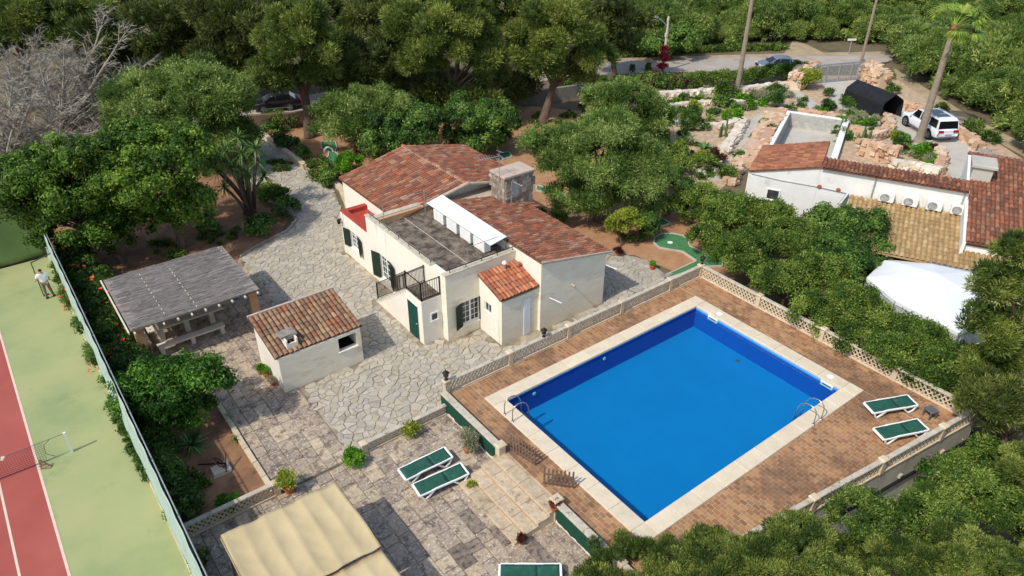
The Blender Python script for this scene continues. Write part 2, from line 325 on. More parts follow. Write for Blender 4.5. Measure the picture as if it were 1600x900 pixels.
M_rock_dark = pm('brown_soil_stone', [srgb(118, 96, 80), srgb(156, 132, 112)], 5, 6, 0.95, 0.4, 14, var=0.2)
M_bark = pm('bark', [srgb(84, 68, 56), srgb(124, 104, 88)], 6, 8, 0.95, 0.7, 14, stretch=(1, 1, 0.3))
M_palmbark = pm('palm_trunk', [srgb(132, 116, 100), srgb(164, 148, 130)], 3, 8, 0.95, 0.6, 14, stretch=(1, 1, 5))
M_dead = pm('dead_twigs', [srgb(136, 128, 116), srgb(172, 164, 150)], 5, 4, 0.95)
M_concpole = pm('concrete_pole', [srgb(196, 186, 168), srgb(214, 204, 186)], 3, 5, 0.9)
M_galv = pm('galvanised_metal', [srgb(150, 154, 156), srgb(176, 180, 182)], 5, 4, 0.5, metal=0.4)
M_black = pm('black_fabric', [srgb(24, 24, 28), srgb(38, 38, 42)], 3, 4, 0.7, 0.2, 12)
M_tentw = pm('white_pvc', [srgb(226, 230, 230), srgb(238, 240, 240)], 0.7, 4, 0.5, 0.1, 4)
M_skin = pm('skin', [srgb(196, 146, 118)], rough=0.6)
M_hair = pm('dark_hair', [srgb(30, 24, 22)], rough=0.8)
M_shirt = pm('white_cotton', [srgb(226, 228, 234), srgb(238, 240, 244)], 8, 4, 0.9, 0.2, 20)
M_trous = pm('grey_trousers', [srgb(112, 100, 88), srgb(134, 120, 104)], 8, 4, 0.9, 0.2, 20)
M_shoe = pm('dark_shoe', [srgb(30, 30, 34)], rough=0.6)
M_carw = pm('white_car_paint', [srgb(232, 234, 236)], rough=0.25, spec=0.6)
M_cars = pm('silver_car_paint', [srgb(134, 142, 152)], rough=0.3, spec=0.6, metal=0.4)
M_card = pm('dark_car_paint', [srgb(30, 16, 20)], rough=0.3, spec=0.6)
M_carglass = pm('car_glass', [srgb(20, 22, 26)], rough=0.08, spec=0.7)
M_tyre = pm('tyre_rubber', [srgb(26, 26, 28)], rough=0.8)
M_rim = pm('alloy_rim', [srgb(170, 174, 178)], rough=0.35, metal=0.7)
M_lampred = pm('red_lamp_lens', [srgb(160, 20, 26)], rough=0.2)
M_lampwhite = pm('clear_lamp_lens', [srgb(210, 214, 218)], rough=0.15)
M_chrome = pm('stainless_rail', [srgb(196, 198, 200)], rough=0.25, metal=0.9)
M_blue = pm('pool_floor_blue', [srgb(0, 132, 188), srgb(0, 138, 194)], 0.7, 6, 0.6)
M_bluew = pm('pool_wall_blue', [srgb(0, 92, 176), srgb(0, 96, 180)], 0.7, 4, 0.6)
M_blueb = pm('pool_waterline_blue', [srgb(96, 164, 226)], rough=0.5)
M_flower = pm('orange_red_flower', [srgb(216, 70, 40), srgb(232, 96, 56)], 3, 3, 0.7)
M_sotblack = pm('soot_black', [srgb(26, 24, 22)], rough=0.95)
M_post_green = pm('green_steel_post', [srgb(60, 84, 62)], rough=0.6)

def watermat():
    m = bpy.data.materials.new('pool_water'); m.use_nodes = True; n = m.node_tree.nodes; l = m.node_tree.links; n.clear()
    o = n.new('ShaderNodeOutputMaterial'); t = n.new('ShaderNodeBsdfTransparent'); t.inputs[0].default_value = (0.62, 0.90, 0.98, 1)
    g = n.new('ShaderNodeBsdfGlossy'); g.inputs['Roughness'].default_value = 0.03; f = n.new('ShaderNodeFresnel'); f.inputs[0].default_value = 1.33
    ge = n.new('ShaderNodeNewGeometry'); no = n.new('ShaderNodeTexNoise'); no.inputs['Scale'].default_value = 2.2; no.inputs['Detail'].default_value = 4
    l.new(ge.outputs['Position'], no.inputs['Vector']); b = n.new('ShaderNodeBump'); b.inputs['Strength'].default_value = 0.25; b.inputs['Distance'].default_value = 0.03
    l.new(no.outputs[0], b.inputs['Height']); l.new(b.outputs[0], g.inputs['Normal']); l.new(b.outputs[0], f.inputs['Normal'])
    mx = n.new('ShaderNodeMixShader'); l.new(f.outputs[0], mx.inputs[0]); l.new(t.outputs[0], mx.inputs[1]); l.new(g.outputs[0], mx.inputs[2]); l.new(mx.outputs[0], o.inputs[0])
    return m
M_water = watermat()
# ================================================================ SETTING
def struct(mb, name, mat, **k):
    o = mb.build(name, mat, **k); o['kind'] = 'structure'; return o
def sheet(name, poly, z, mat):
    b = MB(); b.add([(x, y, z) for x, y in poly], [list(range(len(poly)))])
    a = sum(poly[i][0] * poly[(i + 1) % len(poly)][1] - poly[(i + 1) % len(poly)][0] * poly[i][1] for i in range(len(poly)))
    if a < 0: b.f[0].reverse()
    return struct(b, name, mat)
def P2(*pts, z=0.0): return [at(*p, z)[:2] for p in pts]

def nbuv(x, y):
    dx, dy = x - 36.94, y - 24.86; return dx * .449319 - dy * .893371, dx * .893371 + dy * .449319
def gz(x, y):
    """ground height: drops behind the south and east walls of the pool platform, and under the two basins"""
    t = 0.0
    if 13.3 < x < 28 and y < 20.4 and y > 7.5: return -2.5
    u, v = nbuv(x, y)
    if -.6 < u < 4.5 and 10.5 < v < 21.7: return -1.6
    if x > 12.6:
        s = (9.6 - y) / 2.0; s = min(1, max(0, s)); t = -2.3 * s
        if x > 26.5 and y < 12: t = min(t, -1.6 * min(1, (12 - y) / 4))
    elif y < 6: t = -0.9 * min(1, (6 - y) / 3)
    return t - 0.03
xs = list(np.arange(-60, 10, 10)) + list(np.arange(10, 60, 0.7)) + list(np.arange(60, 120, 12)) + [150, 220, 400, 900, 1800]
ys = [-300, -120, -60, -30, -20] + list(np.arange(-14, 38, 0.7)) + list(np.arange(38, 120, 12)) + [150, 220, 400, 900, 1800]
xs = [-1800, -900, -400, -150] + xs
gv = [(x, y, gz(x, y)) for y in ys for x in xs]; nx = len(xs)
b = MB(); b.v = gv; b.f = [[j * nx + i, j * nx + i + 1, (j + 1) * nx + i + 1, (j + 1) * nx + i] for j in range(len(ys) - 1) for i in range(nx - 1)]; b.m = [0] * len(b.f)
struct(b, 'ground', M_ground)

sheet('garden_soil', [(1.6, 20.6), (4.5, 20.6), (4.5, 30), (1.6, 30)], 0.0, M_soil)
sheet('garden_soil', [(1.6, 36.8), (8.8, 36.8), (10.5, 39.3), (13.0, 40.6), (14.0, 42), (13.2, 47.8), (16.0, 53), (17, 60), (1.6, 60)], 0.0, M_soil)
sheet('orange_soil', [(18.7, 42.5), (18.7, 58), (26, 58), (40, 50), (46, 42), (41, 36), (36, 30), (34, 24), (33, 20), (28.6, 21.2), (28.6, 23), (28.2, 25.5), (26.5, 27), (24, 29), (24, 42.5)], 0.0, M_orange)
sheet('garden_soil', [(16.9, 39.0), (24, 39.0), (24, 42.4), (18.6, 43.4)], 0.0, M_soil)

# tennis court ------------------------------------------------------
sheet('tennis_court', [(-30, -10), (1.15, -10), (1.15, 45.7), (-30, 45.7)], 0.004, M_court)
sheet('court_playing_area', [(-16, 15.7), (-2.24, 15.7), (-2.24, 39.5), (-16, 39.5)], 0.008, M_courtred)
b = MB()
for x0, x1 in ((-2.29, -2.20), (-3.61, -3.53)): b.add([(x0, 12, .012), (x1, 12, .012), (x1, 39.55, .012), (x0, 39.55, .012)], [(0, 1, 2, 3)])
b.add([(-16, 39.55, .013), (-16, 39.45, .013), (-2.3, 39.45, .013), (-2.3, 39.55, .013)], [(0, 1, 2, 3)])
struct(b, 'court_lines', M_line)

# road ------------------------------------------------------------
roadA = P2((300, 178), (395, 160), (520, 143), (760, 120), (920, 97), (1100, 91), (1395, 86))
roadB = P2((1395, 96), (1250, 108), (1050, 113), (900, 118), (760, 142), (520, 166), (395, 190), (300, 205))
sheet('road', roadA + roadB, 0.006, M_asph)
vergeA = P2((900, 98), (920, 92), (1100, 87), (1240, 83), (1400, 80), (1400, 86), (1100, 92), (920, 99)); sheet('road_verge', vergeA, 0.002, M_verge)
sheet('road_verge', P2((1225, 84), (1290, 84), (1262, 70), (1240, 62)), 0.001, M_verge)

# paved areas -------------------------------------------------------
def cells(poly_test, x0, y0, x1, y1, s, holes=0.25):
    """voronoi cells of a jittered grid -> list of polygons"""
    pts = []
    ny = int((y1 - y0) / s) + 1; nxx = int((x1 - x0) / s) + 1
    for j in range(-1, ny + 1):
        for i in range(-1, nxx + 1):
            if random.random() < holes: continue
            x = x0 + (i + 0.5 * (j % 2) + random.uniform(-.42, .42)) * s; y = y0 + (j + random.uniform(-.42, .42)) * s
            pts.append((x, y))
    pts = np.array(pts); out = []
    keep = [k for k in range(len(pts)) if poly_test(pts[k][0], pts[k][1])]
    for k in keep:
        p = pts[k]; d2 = ((pts - p) ** 2).sum(1); nb = np.argsort(d2)[1:19]
        r = s * 1.6; poly = [(p[0] - r, p[1] - r), (p[0] + r, p[1] - r), (p[0] + r, p[1] + r), (p[0] - r, p[1] + r)]
        for q in nb:
            if d2[q] > (2.4 * r) ** 2: break
            mx, my = (p + pts[q]) / 2; nx_, ny_ = pts[q] - p; L = math.hypot(nx_, ny_); nx_ /= L; ny_ /= L
            gg = random.uniform(.006, .02); mx -= nx_ * gg; my -= ny_ * gg
            np_ = []; n = len(poly)
            ds = [(a[0] - mx) * nx_ + (a[1] - my) * ny_ for a in poly]
            for i in range(n):
                a, c, da, dc = poly[i], poly[(i + 1) % n], ds[i], ds[(i + 1) % n]
                if da <= 0: np_.append(a)
                if (da < 0 < dc) or (dc < 0 < da):
                    t = da / (da - dc); np_.append((a[0] + t * (c[0] - a[0]), a[1] + t * (c[1] - a[1])))
            poly = np_
            if len(poly) < 3: break
        if len(poly) >= 3: out.append(poly)
    return out
def inpoly(poly):
    def f(x, y):
        c = False; n = len(poly); j = n - 1
        for i in range(n):
            xi, yi = poly[i]; xj, yj = poly[j]
            if (yi > y) != (yj > y) and x < (xj - xi) * (y - yi) / (yj - yi) + xi: c = not c
            j = i
        return c
    return f
crazy_poly = [(18.0, 57.6), (16.6, 57.6), (14.6, 51.5), (13.9, 47.3), (14.1, 45.0), (14.45, 41.6), (13.3, 40.35), (11.2, 39.6), (9.7, 38.9), (9.6, 29.2), (7.8, 28.6),
              (7.75, 20.62), (12.2, 20.62), (12.3, 21.1), (28.35, 21.1), (28.3, 22.6), (27.6, 22.5), (28.1, 24.4), (27.7, 25.4), (26.9, 26.6), (25.2, 28.6), (23.2, 29.5), (16.5, 38.9), (18.0, 43.6)]
cz = sheet('crazy_paving', crazy_poly, 0.006, M_joint)
inc = inpoly(crazy_poly)
def free(x, y):
    if 14.8 < x < 23.4 and y > 24.7 and y < 36: return False
    if 16.7 < x < 23.4 and 22.75 < y < 29: return False
    if 13.7 < x < 15 and 25.2 < y < 30.2: return False
    if 16.3 < x and 35.5 < y < 39: return False
    if 7.05 < x < 11.05 and 25.8 < y < 29.0: return False
    return inc(x, y)
def shrink(poly, d):
    cx = sum(p[0] for p in poly) / len(poly); cy = sum(p[1] for p in poly) / len(poly)
    out = []
    for x, y in poly:
        L = math.hypot(x - cx, y - cy) + 1e-6; out.append((x + (cx - x) / L * d, y + (cy - y) / L * d))
    return out
def stone_item(poly, z0=0.004, h=0.03, c=0.015):
    h += random.uniform(-.008, .008); tx, ty = random.uniform(-.012, .012), random.uniform(-.012, .012)
    cx = sum(p[0] for p in poly) / len(poly); cy = sum(p[1] for p in poly) / len(poly); n = len(poly)
    zt = lambda x, y: h + z0 + tx * (x - cx) + ty * (y - cy)
    inn = shrink(poly, c)
    vs = [(x, y, z0 - .01) for x, y in poly] + [(x, y, zt(x, y) - .008) for x, y in poly] + [(x, y, zt(x, y)) for x, y in inn]
    fs = [(i, (i + 1) % n, n + (i + 1) % n, n + i) for i in range(n)] + [(n + i, n + (i + 1) % n, 2 * n + (i + 1) % n, 2 * n + i) for i in range(n)] + [list(range(2 * n, 3 * n))]
    return vs, fs
def roughen(poly):
    out = []; n = len(poly)
    for i in range(n):
        a, c = poly[i], poly[(i + 1) % n]; L = math.hypot(c[0] - a[0], c[1] - a[1]); out.append(a)
        if L > .14: t_ = random.uniform(.35, .65); d_ = random.uniform(-.09, .05) * L; out.append((a[0] + (c[0] - a[0]) * t_ - (c[1] - a[1]) / L * d_ * -1, a[1] + (c[1] - a[1]) * t_ + (c[0] - a[0]) / L * d_ * -1))
    return out
def dedupe(poly):
    out = []
    for p in poly:
        if not out or math.hypot(p[0] - out[-1][0], p[1] - out[-1][1]) > 0.02: out.append(p)
    while len(out) > 3 and math.hypot(out[0][0] - out[-1][0], out[0][1] - out[-1][1]) < 0.02: out.pop()
    return out
items = []
for poly in cells(free, 7.5, 20, 29, 58, 0.3, 0.24):
    poly = dedupe(roughen(dedupe(poly)))
    if len(poly) >= 3: items.append(stone_item(poly))
pieces(cz, 'paving_stone', items, M_crazy)

def slabs(test, x0, x1, y0, y1, wr=(0.42, 0.6), lr=(0.5, 1.05), z0=0.004, h=0.03, gap=0.012):
    """courses of slabs running along y"""
    out = []; x = x0
    while x < x1:
        wd = random.uniform(*wr); y = y0 - random.uniform(0, 0.6)
        while y < y1:
            L = random.uniform(*lr); a, c = x + gap, x + wd - gap; e, g_ = max(y, y0) + gap, min(y + L, y1) - gap
            if g_ - e > 0.12 and test((a + c) / 2, (e + g_) / 2):
                j = lambda: random.uniform(-.012, .012)
                out.append([(a + j(), e + j()), (c + j(), e + j()), (c + j(), g_ + j()), (a + j(), g_ + j())])
            y += L
        x += wd
    return out
slab_poly = [(1.6, 30.2), (4.62, 30.2), (4.62, 20.62), (7.74, 20.62), (7.78, 28.6), (9.58, 29.2), (9.68, 38.9), (8.8, 36.9), (1.6, 36.9)]
sb = sheet('slab_paving', slab_poly, 0.006, M_joint); ts = inpoly(slab_poly)
its = slabs(ts, 1.6, 9.7, 20.65, 37)
pieces(sb, 'slab', [stone_item(p) for p in its], M_slab)
te = sheet('lower_terrace', [(1.3, 4.5), (12.15, 4.5), (12.15, 20.58), (1.3, 20.58)], 0.005, M_joint)
dark = [(10.2, 14.1), (9.6, 15.0), (11.0, 12.9), (8.3, 13.0), (8.9, 14.2), (10.9, 11.9), (7.4, 10.6), (9.9, 11.2)]
its = slabs(lambda x, y: y < 20.5, 1.35, 12.1, 5.5, 20.5, (.34, .62), (.4, 1.2))
dk = [p for p in its if any(abs((p[0][0] + p[1][0]) / 2 - d[0]) < .3 and abs((p[0][1] + p[2][1]) / 2 - d[1]) < .42 for d in dark)]
pieces(te, 'slab', [stone_item(p) for p in its if p not in dk], M_slab, 290)
pieces(te, 'slab', [stone_item(p) for p in dk], M_slabdark, 300)

# kerbs ---------------------------------------------------------------
def kerb(name, pts, wd, h, mat, label=None, z0=-0.05):
    b = MB()
    for p, q in zip(pts[:-1], pts[1:]):
        d = math.hypot(q[0] - p[0], q[1] - p[1]); n = max(1, round(d / 0.9))
        for k in range(n):
            a = [p[0] + (q[0] - p[0]) * (k + .012) / n, p[1] + (q[1] - p[1]) * (k + .012) / n]; c = [p[0] + (q[0] - p[0]) * (k + .988) / n, p[1] + (q[1] - p[1]) * (k + .988) / n]
            ux, uy = (c[0] - a[0]), (c[1] - a[1]); L = math.hypot(ux, uy); ux /= L; uy /= L; jx = random.uniform(-.01, .01)
            M = Matrix(((ux, -uy, 0, a[0]), (uy, ux, 0, a[1]), (0, 0, 1, 0), (0, 0, 0, 1)))
            b.cbox((0, -wd / 2 + jx, z0), (L, wd / 2 + jx, h + random.uniform(-.006, .006)), 0.012, M)
    return struct(b, name, mat)
kerb('garden_kerb', [(4.55, 30.0), (4.55, 20.75)], 0.2, 0.14, M_stonec)
kerb('garden_kerb', [(18.12, 57.4), (18.2, 48.9), (18.75, 48.6)], 0.36, 0.36, M_stonec)
kerb('garden_kerb', [(18.8, 48.4), (18.6, 44.0), (17.05, 38.95)], 0.34, 0.28, M_stonec)
kerb('garden_kerb', [(13.9, 47.3), (14.1, 45.0), (14.45, 41.7)], 0.14, 0.16, M_rockg)
kerb('garden_kerb', [(14.4, 41.5), (13.3, 40.4), (11.2, 39.65), (9.8, 38.9)], 0.14, 0.13, M_rockg)
kerb('garden_kerb', [(28.35, 22.7), (27.75, 22.65), (28.2, 24.4), (27.8, 25.4), (27.0, 26.6), (25.3, 28.7)], 0.18, 0.1, M_rockg)

# pool platform ---------------------------------------------------------
DZ = 0.6
ox0, ox1, oy0, oy1 = 13.55, 26.85, 10.46, 19.84
ix0, ix1, iy0, iy1 = 14.2, 26.2, 11.1, 19.2
W0 = (12.32, 8.75); W1 = (12.32, 21.02); E1 = (28.72, 21.02); E0 = (28.72, 6.62)
deck = MB()
# platform body as ring of convex prisms around the basin
deck.prism([(12.32, 8.95), (13.9, 8.77), (13.9, 21.02), (12.32, 21.02)], -2.4, DZ - .012)
deck.prism([(13.9, 8.77), (26.5, 7.15), (26.5, 10.8), (13.9, 10.8)], -2.4, DZ - .012)
deck.prism([(26.5, 7.15), (28.72, 6.87), (28.72, 21.02), (26.5, 21.02)], -2.4, DZ - .012)
deck.prism([(13.9, 19.5), (26.5, 19.5), (26.5, 21.02), (13.9, 21.02)], -2.4, DZ - .012)
dk_o = struct(deck, 'pool_deck', M_bjoint)
def on_deck(x, y):
    if not (12.42 < x < 28.6 and y < 20.9): return False
    if y < 8.97 - (x - 12.32) * 0.128 + 0.18: return False
    return not (ox0 - .02 < x < ox1 + .02 and oy0 - .02 < y < oy1 + .02)
br = []; bl, bw = 0.29, 0.185; x = 12.45; row = 0
def brick(xa, ya, xb, yb):
    g_ = .011; xa += g_; ya += g_; xb -= g_; yb -= g_
    if xb - xa < .03 or yb - ya < .03: return
    h = DZ + random.uniform(-.004, .004); a = random.uniform(-.003, .003); c = .006
    br.append(([(xa, ya, DZ - .04), (xb, ya, DZ - .04), (xb, yb, DZ - .04), (xa, yb, DZ - .04), (xa, ya, h + a), (xb, ya, h), (xb, yb, h - a), (xa, yb, h)], [(4, 5, 6, 7), (0, 1, 5, 4), (1, 2, 6, 5), (2, 3, 7, 6), (3, 0, 4, 7)]))
while x < 28.6:
    xe = min(x + bw, 28.62); ys0 = 8.97 - (x + bw / 2 - 12.32) * 0.128 + .16; segs = [(x, xe, ys0, 20.93)]
    if xe > ox0 and x < ox1:
        xi0, xi1 = max(x, ox0), min(xe, ox1); segs = [(xi0, xi1, ys0, oy0), (xi0, xi1, oy1, 20.93)]
        if x < ox0: segs.append((x, ox0, ys0, 20.93))
        if xe > ox1: segs.append((ox1, xe, ys0, 20.93))
    for xa, xb, y0_, y1_ in segs:
        y = 6.6 + (bl / 2 if row % 2 else 0)
        while y < y1_: brick(xa, max(y, y0_), xb, min(y + bl, y1_)) if y + bl > y0_ else None; y += bl
    x += bw; row += 1
pieces(dk_o, 'brick', br, M_brick)
# coping slabs
cop = thing('swimming_pool', 'large rectangular swimming pool of vivid blue water in the terracotta deck', 'swimming pool', (20.2, 15.15, DZ))
ci = []
def copslab(x0, y0, x1, y1):
    b = MB(); b.cbox((x0 + .004, y0 + .004, DZ - .06), (x1 - .004, y1 - .004, DZ + .055 + random.uniform(-.003, .003)), .015); ci.append((b.v, b.f))
n = 10
for k in range(n):
    a = ox0 + .66 + (ox1 - ox0 - 1.32) * k / n; c = ox0 + .66 + (ox1 - ox0 - 1.32) * (k + 1) / n
    copslab(a, oy0, c, iy0 + .03); copslab(a, iy1 - .03, c, oy1)
n = 7
for k in range(n):
    a = oy0 + .66 + (oy1 - oy0 - 1.32) * k / n; c = oy0 + .66 + (oy1 - oy0 - 1.32) * (k + 1) / n
    copslab(ox0, a, ix0 + .03, c); copslab(ix1 - .03, a, ox1, c)
for x0, y0 in ((ox0, oy0), (ox1 - .66, oy0), (ox0, oy1 - .66), (ox1 - .66, oy1 - .66)): copslab(x0, y0, x0 + .66, y0 + .66)
pieces(cop, 'coping_slab', ci, M_poolcop)
bz = DZ - .06; fz = DZ - 1.25
b = MB()
for a, c in (((ix0 - .25, iy0 - .25), (ix0, iy1 + .25)), ((ix1, iy0 - .25), (ix1 + .25, iy1 + .25)), ((ix0, iy0 - .25), (ix1, iy0)), ((ix0, iy1), (ix1, iy1 + .25))):
    b.box((a[0], a[1], fz), (c[0], c[1], bz))
b.build('pool_wall', M_bluew, cop)
b = MB(); b.box((ix0 - .25, iy0 - .25, fz - .2), (ix1 + .25, iy1 + .25, fz)); b.build('pool_floor', M_blue, cop)
b = MB(); b.box((ix1 - .012, iy0, bz - .17), (ix1, iy1, bz - .002)); b.build('waterline_band', M_blueb, cop)
b = MB(); b.add([(ix0, iy0, DZ - .16), (ix1, iy0, DZ - .16), (ix1, iy1, DZ - .16), (ix0, iy1, DZ - .16)], [(0, 1, 2, 3)])
wt = b.build('water_surface', M_water, cop)
for y in (18.1, 11.75):
    b = MB(); b.box((ix1 - .05, y - .3, bz - .25), (ix1 - .014, y + .3, bz - .01)); sk_ = b.build('skimmer', M_frame, cop)
    b = MB(); b.box((ix1 - .056, y - .2, bz - .16), (ix1 - .051, y + .2, bz - .09)); b.build('skimmer_slot', M_grey, sk_)
    b = MB(); b.lathe([(.16, 0), (.16, .012)], (26.5, y - .1 if y > 15 else y + .1, DZ + .056), 20); b.build('skimmer_lid', M_frame, cop)
for x in (15.75, 19.9):
    b = MB(); b.lathe([(.09, 0), (.09, .03), (.05, .04)], (0, 0, 0), 14, TR(x, iy1 - .002, DZ - .42) @ Matrix.Rotation(PI / 2, 4, 'X')); b.build('return_inlet', M_frame, cop)
dq = at(1153, 564, fz); b = MB(); b.box((dq[0] - .1, dq[1] - .1, fz), (dq[0] + .1, dq[1] + .1, fz + .012)); b.build('floor_drain', M_grey, cop)
def ladder(x, y, dx, dy, label):
    """dx,dy unit towards the water"""
    t = thing('pool_ladder', label, 'pool ladder', (x, y, DZ + .055), 0, 'handrail ladders at the pool edge')
    for s in (-.27, .27):
        px, py = x - dy * s * 1.0, y + dx * s * 1.0; b = MB(); pts = []
        for u, z in ((0, 0), (0, .5), (.04, .66), (.14, .76), (.3, .8), (.5, .76), (.68, .62), (.8, .4), (.85, .1), (.86, -.7)):
            pts.append((px + dx * u, py + dy * u, DZ + .055 + z))
        b.tube(pts, .024, 8); b.lathe([(.055, 0), (.055, .02)], (px, py, DZ + .056), 12); b.build('handrail', M_chrome, t, smooth=True)
    for z in (-.25, -.5):
        b = MB(); b.box((x + dx * .86 - .27 * abs(dy) - .03, y + dy * .86 - .27 * abs(dx) - .03, DZ + z), (x + dx * .86 + .27 * abs(dy) + .03, y + dy * .86 + .27 * abs(dx) + .03, DZ + z + .03)); b.build('rung', M_chrome, t)
ladder(13.6, 18.2, 1, 0, 'curved steel ladder rails at the west corner of the pool, by the green screen wall')
ladder(23.5, 10.5, 0, 1, 'curved steel ladder rails on the pool side nearest the two deck sunbeds')

# retaining wall faces, drains -------------------------------------------
rw = thing('retaining_wall', 'stained pale retaining wall holding up the pool deck above the pines', 'retaining wall', (20, 7.9, -2.3))
b = MB(); b.prism([(12.34, 8.92), (28.74, 6.83), (28.74, 6.7), (12.34, 8.79)], -2.6, DZ + .02); b.prism([(28.73, 6.9), (28.86, 6.7), (28.86, 21.15), (28.73, 21.0)], -2.6, DZ + .02); b.build('wall_face', M_retain, rw)
b = MB(); b.beam((14, 8.52, -.62), (28.72, 6.64, -.45), .09, .09); b.build('drain_pipe', M_black, rw)
for x in (19.3, 21.9, 24.4, 27.0):
    y = 8.79 - (x - 12.34) * .1275; b = MB(); b.box((x - .1, y - .09, -.32), (x + .1, y + .01, -.17)); b.build('drain_spout', M_retain, rw)

# balustrades --------------------------------------------------------------
def lattice_template(wd, h, t=0.07):
    b = MB()
    def bar(x0, z0, x1, z1, w_, th):
        L = math.hypot(x1 - x0, z1 - z0); nx_, nz = -(z1 - z0) / L * w_ / 2, (x1 - x0) / L * w_ / 2
        pr = [(x0 + nx_, z0 + nz), (x0 - nx_, z0 - nz), (x1 - nx_, z1 - nz), (x1 + nx_, z1 + nz)]
        b.add([(x, -th / 2, z) for x, z in pr] + [(x, th / 2, z) for x, z in pr], [(0, 1, 2, 3), (7, 6, 5, 4), (0, 4, 5, 1), (1, 5, 6, 2), (2, 6, 7, 3), (3, 7, 4, 0)])
    n = 2; m = 2; cw, ch = wd / n, h / m
    for i in range(n):
        for j in range(m):
            bar(i * cw, j * ch, (i + 1) * cw, (j + 1) * ch, .042, t); bar(i * cw, (j + 1) * ch, (i + 1) * cw, j * ch, .042, t - .008)
    return b.v, b.f
def balustrade(label, p, q, z, H_, posts, capw=0.2, posth=None, blocks=True, group=None, mat=None):
    mat = mat or M_stonec
    t = thing('balustrade', label, 'balustrade', (p[0], p[1], z), 0, group)
    L = math.hypot(q[0] - p[0], q[1] - p[1]); a = math.atan2(q[1] - p[1], q[0] - p[0]); F = TR(p[0], p[1], z) @ RZ(a)
    b = MB(); b.cbox((0, -.09, 0), (L, .09, .07), .01, F); b.build('bottom_rail', mat, t)
    b = MB(); b.cbox((0, -capw / 2, H_ - .075), (L, capw / 2, H_), .015, F); b.build('top_rail', M_coping, t)
    for d in posts:
        b = MB(); hh = (posth or H_ + .07); b.box((d - .11, -.11, 0), (d + .11, .11, hh - .08), F); b.cbox((d - .15, -.15, hh - .08), (d + .15, .15, hh), .03, F); b.build('post', mat, t)
    ps = sorted(posts); mats = []
    hb = H_ - .145; wb = 0.4
    segs = [(x + .11, y - .11) for x, y in zip(ps[:-1], ps[1:])]
    if ps[0] > .3: segs.append((0, ps[0] - .11))
    if ps[-1] < L - .3: segs.append((ps[-1] + .11, L))
    tv, tf = lattice_template(wb, hb)
    for s0, s1 in segs:
        n = max(1, round((s1 - s0) / wb)); k = (s1 - s0) / n / wb
        for i in range(n): mats.append(F @ TR(s0 + i * wb * k, 0, .07) @ Matrix.Scale(k, 4, (1, 0, 0)))
    inst_pieces(t, 'breeze_block', tv, tf, mats, mat)
    return t
balustrade('long lattice balustrade between the pool deck and the house paving', (12.3, 21.05), (28.7, 21.05), DZ, .7, [.15, 3.5, 6.95, 10.4, 13.9, 16.25])
balustrade('lattice balustrade along the hedge side of the pool deck', (28.6, 21.0), (28.6, 6.8), DZ, .7, [3.7, 7.3, 10.9, 14.1])
balustrade('lattice balustrade on top of the retaining wall above the pines', (28.6, 6.78), (15.2, 8.47), DZ, .7, [2.1, 5.7, 9.4, 13.1])
balustrade('low lattice balustrade between crazy paving and lower terrace, left of the green screen', (8.15, 20.6), (12.1, 20.6), 0.02, .5, [.1], posth=.54)
balustrade('lattice balustrade in shade behind the tan canopy', (1.35, 20.6), (4.75, 20.6), 0.02, .62, [3.3], posth=.66)

# low screen walls of the deck -----------------------------------------------
def screenwall(label, y0, y1, ex):
    t = thing('screen_wall', label, 'wall', (12.3, y0, 0))
    b = MB(); b.box((12.1, y1, 0), (12.315, y0, DZ + .24)); b.build('wall', M_white, t)
    b = MB(); b.cbox((12.06, y1, DZ + .243), (12.36, y0, DZ + .32), .015); b.build('coping', M_coping, t)
    n = 26; b = MB(); vs = []
    for i in range(n + 1):
        y = y0 + (y1 - y0) * i / n; vs.append((12.075 + .012 * math.sin(i * 2.1), y, DZ + .235)); vs.append((12.08 + .018 * math.sin(i * 1.3 + 1), y, .12 + random.uniform(-.04, .05)))
    b.add(vs, [(2 * i, 2 * i + 1, 2 * i + 3, 2 * i + 2) for i in range(n)])
    m = b.build('privacy_screen', M_screen, t); s = m.modifiers.new('thickness', 'SOLIDIFY'); s.thickness = .012
    for y in ex:
        b = MB(); b.box((12.05, y - .13, 0), (12.35, y + .13, DZ + .42)); b.cbox((12.0, y - .18, DZ + .42), (12.4, y + .18, DZ + .5), .03); b.build('pillar', M_stonec, t)
screenwall('low white wall clad in dark green screen beside the two lower sunbeds', 20.95, 16.95, [16.85])
screenwall('low white wall clad in dark green screen beyond the steps', 13.45, 10.5, [13.5])
b_ = balustrade('short stone balustrade at the bottom corner of the pool deck', (12.3, 10.4), (12.3, 9.0), DZ, .28, [.1], posth=.34)

# steps -------------------------------------------------------------------------
st = thing('stone_steps', 'wide pale stone steps from the lower terrace up to the pool deck', 'steps', (11.2, 15.2, 0))
si = []; y0, y1 = 13.4, 16.9; n = 4; tr = 0.52
b = MB()
for k in range(n):
    x0 = 12.34 - (n - k) * tr; b.box((x0 + .03, y0 + .02, 0), (x0 + tr + (.03 if k < n - 1 else 0), y1, .148 * (k + 1) - .031))
b.build('riser', M_stonec, st)
for k in range(n):
    x0 = 12.34 - (n - k) * tr; y = y0
    while y < y1 - .05:
        L = min(random.uniform(.7, 1.1), y1 - y); 
        if y1 - y - L < .3: L = y1 - y
        b = MB(); b.cbox((x0, y + .006, .148 * (k + 1) - .03), (min(x0 + tr - .005, 12.34), y + L - .006, .148 * (k + 1) + .02 + random.uniform(-.004, .004)), .015); si.append((b.v, b.f)); y += L
pieces(st, 'tread_slab', si, M_step)

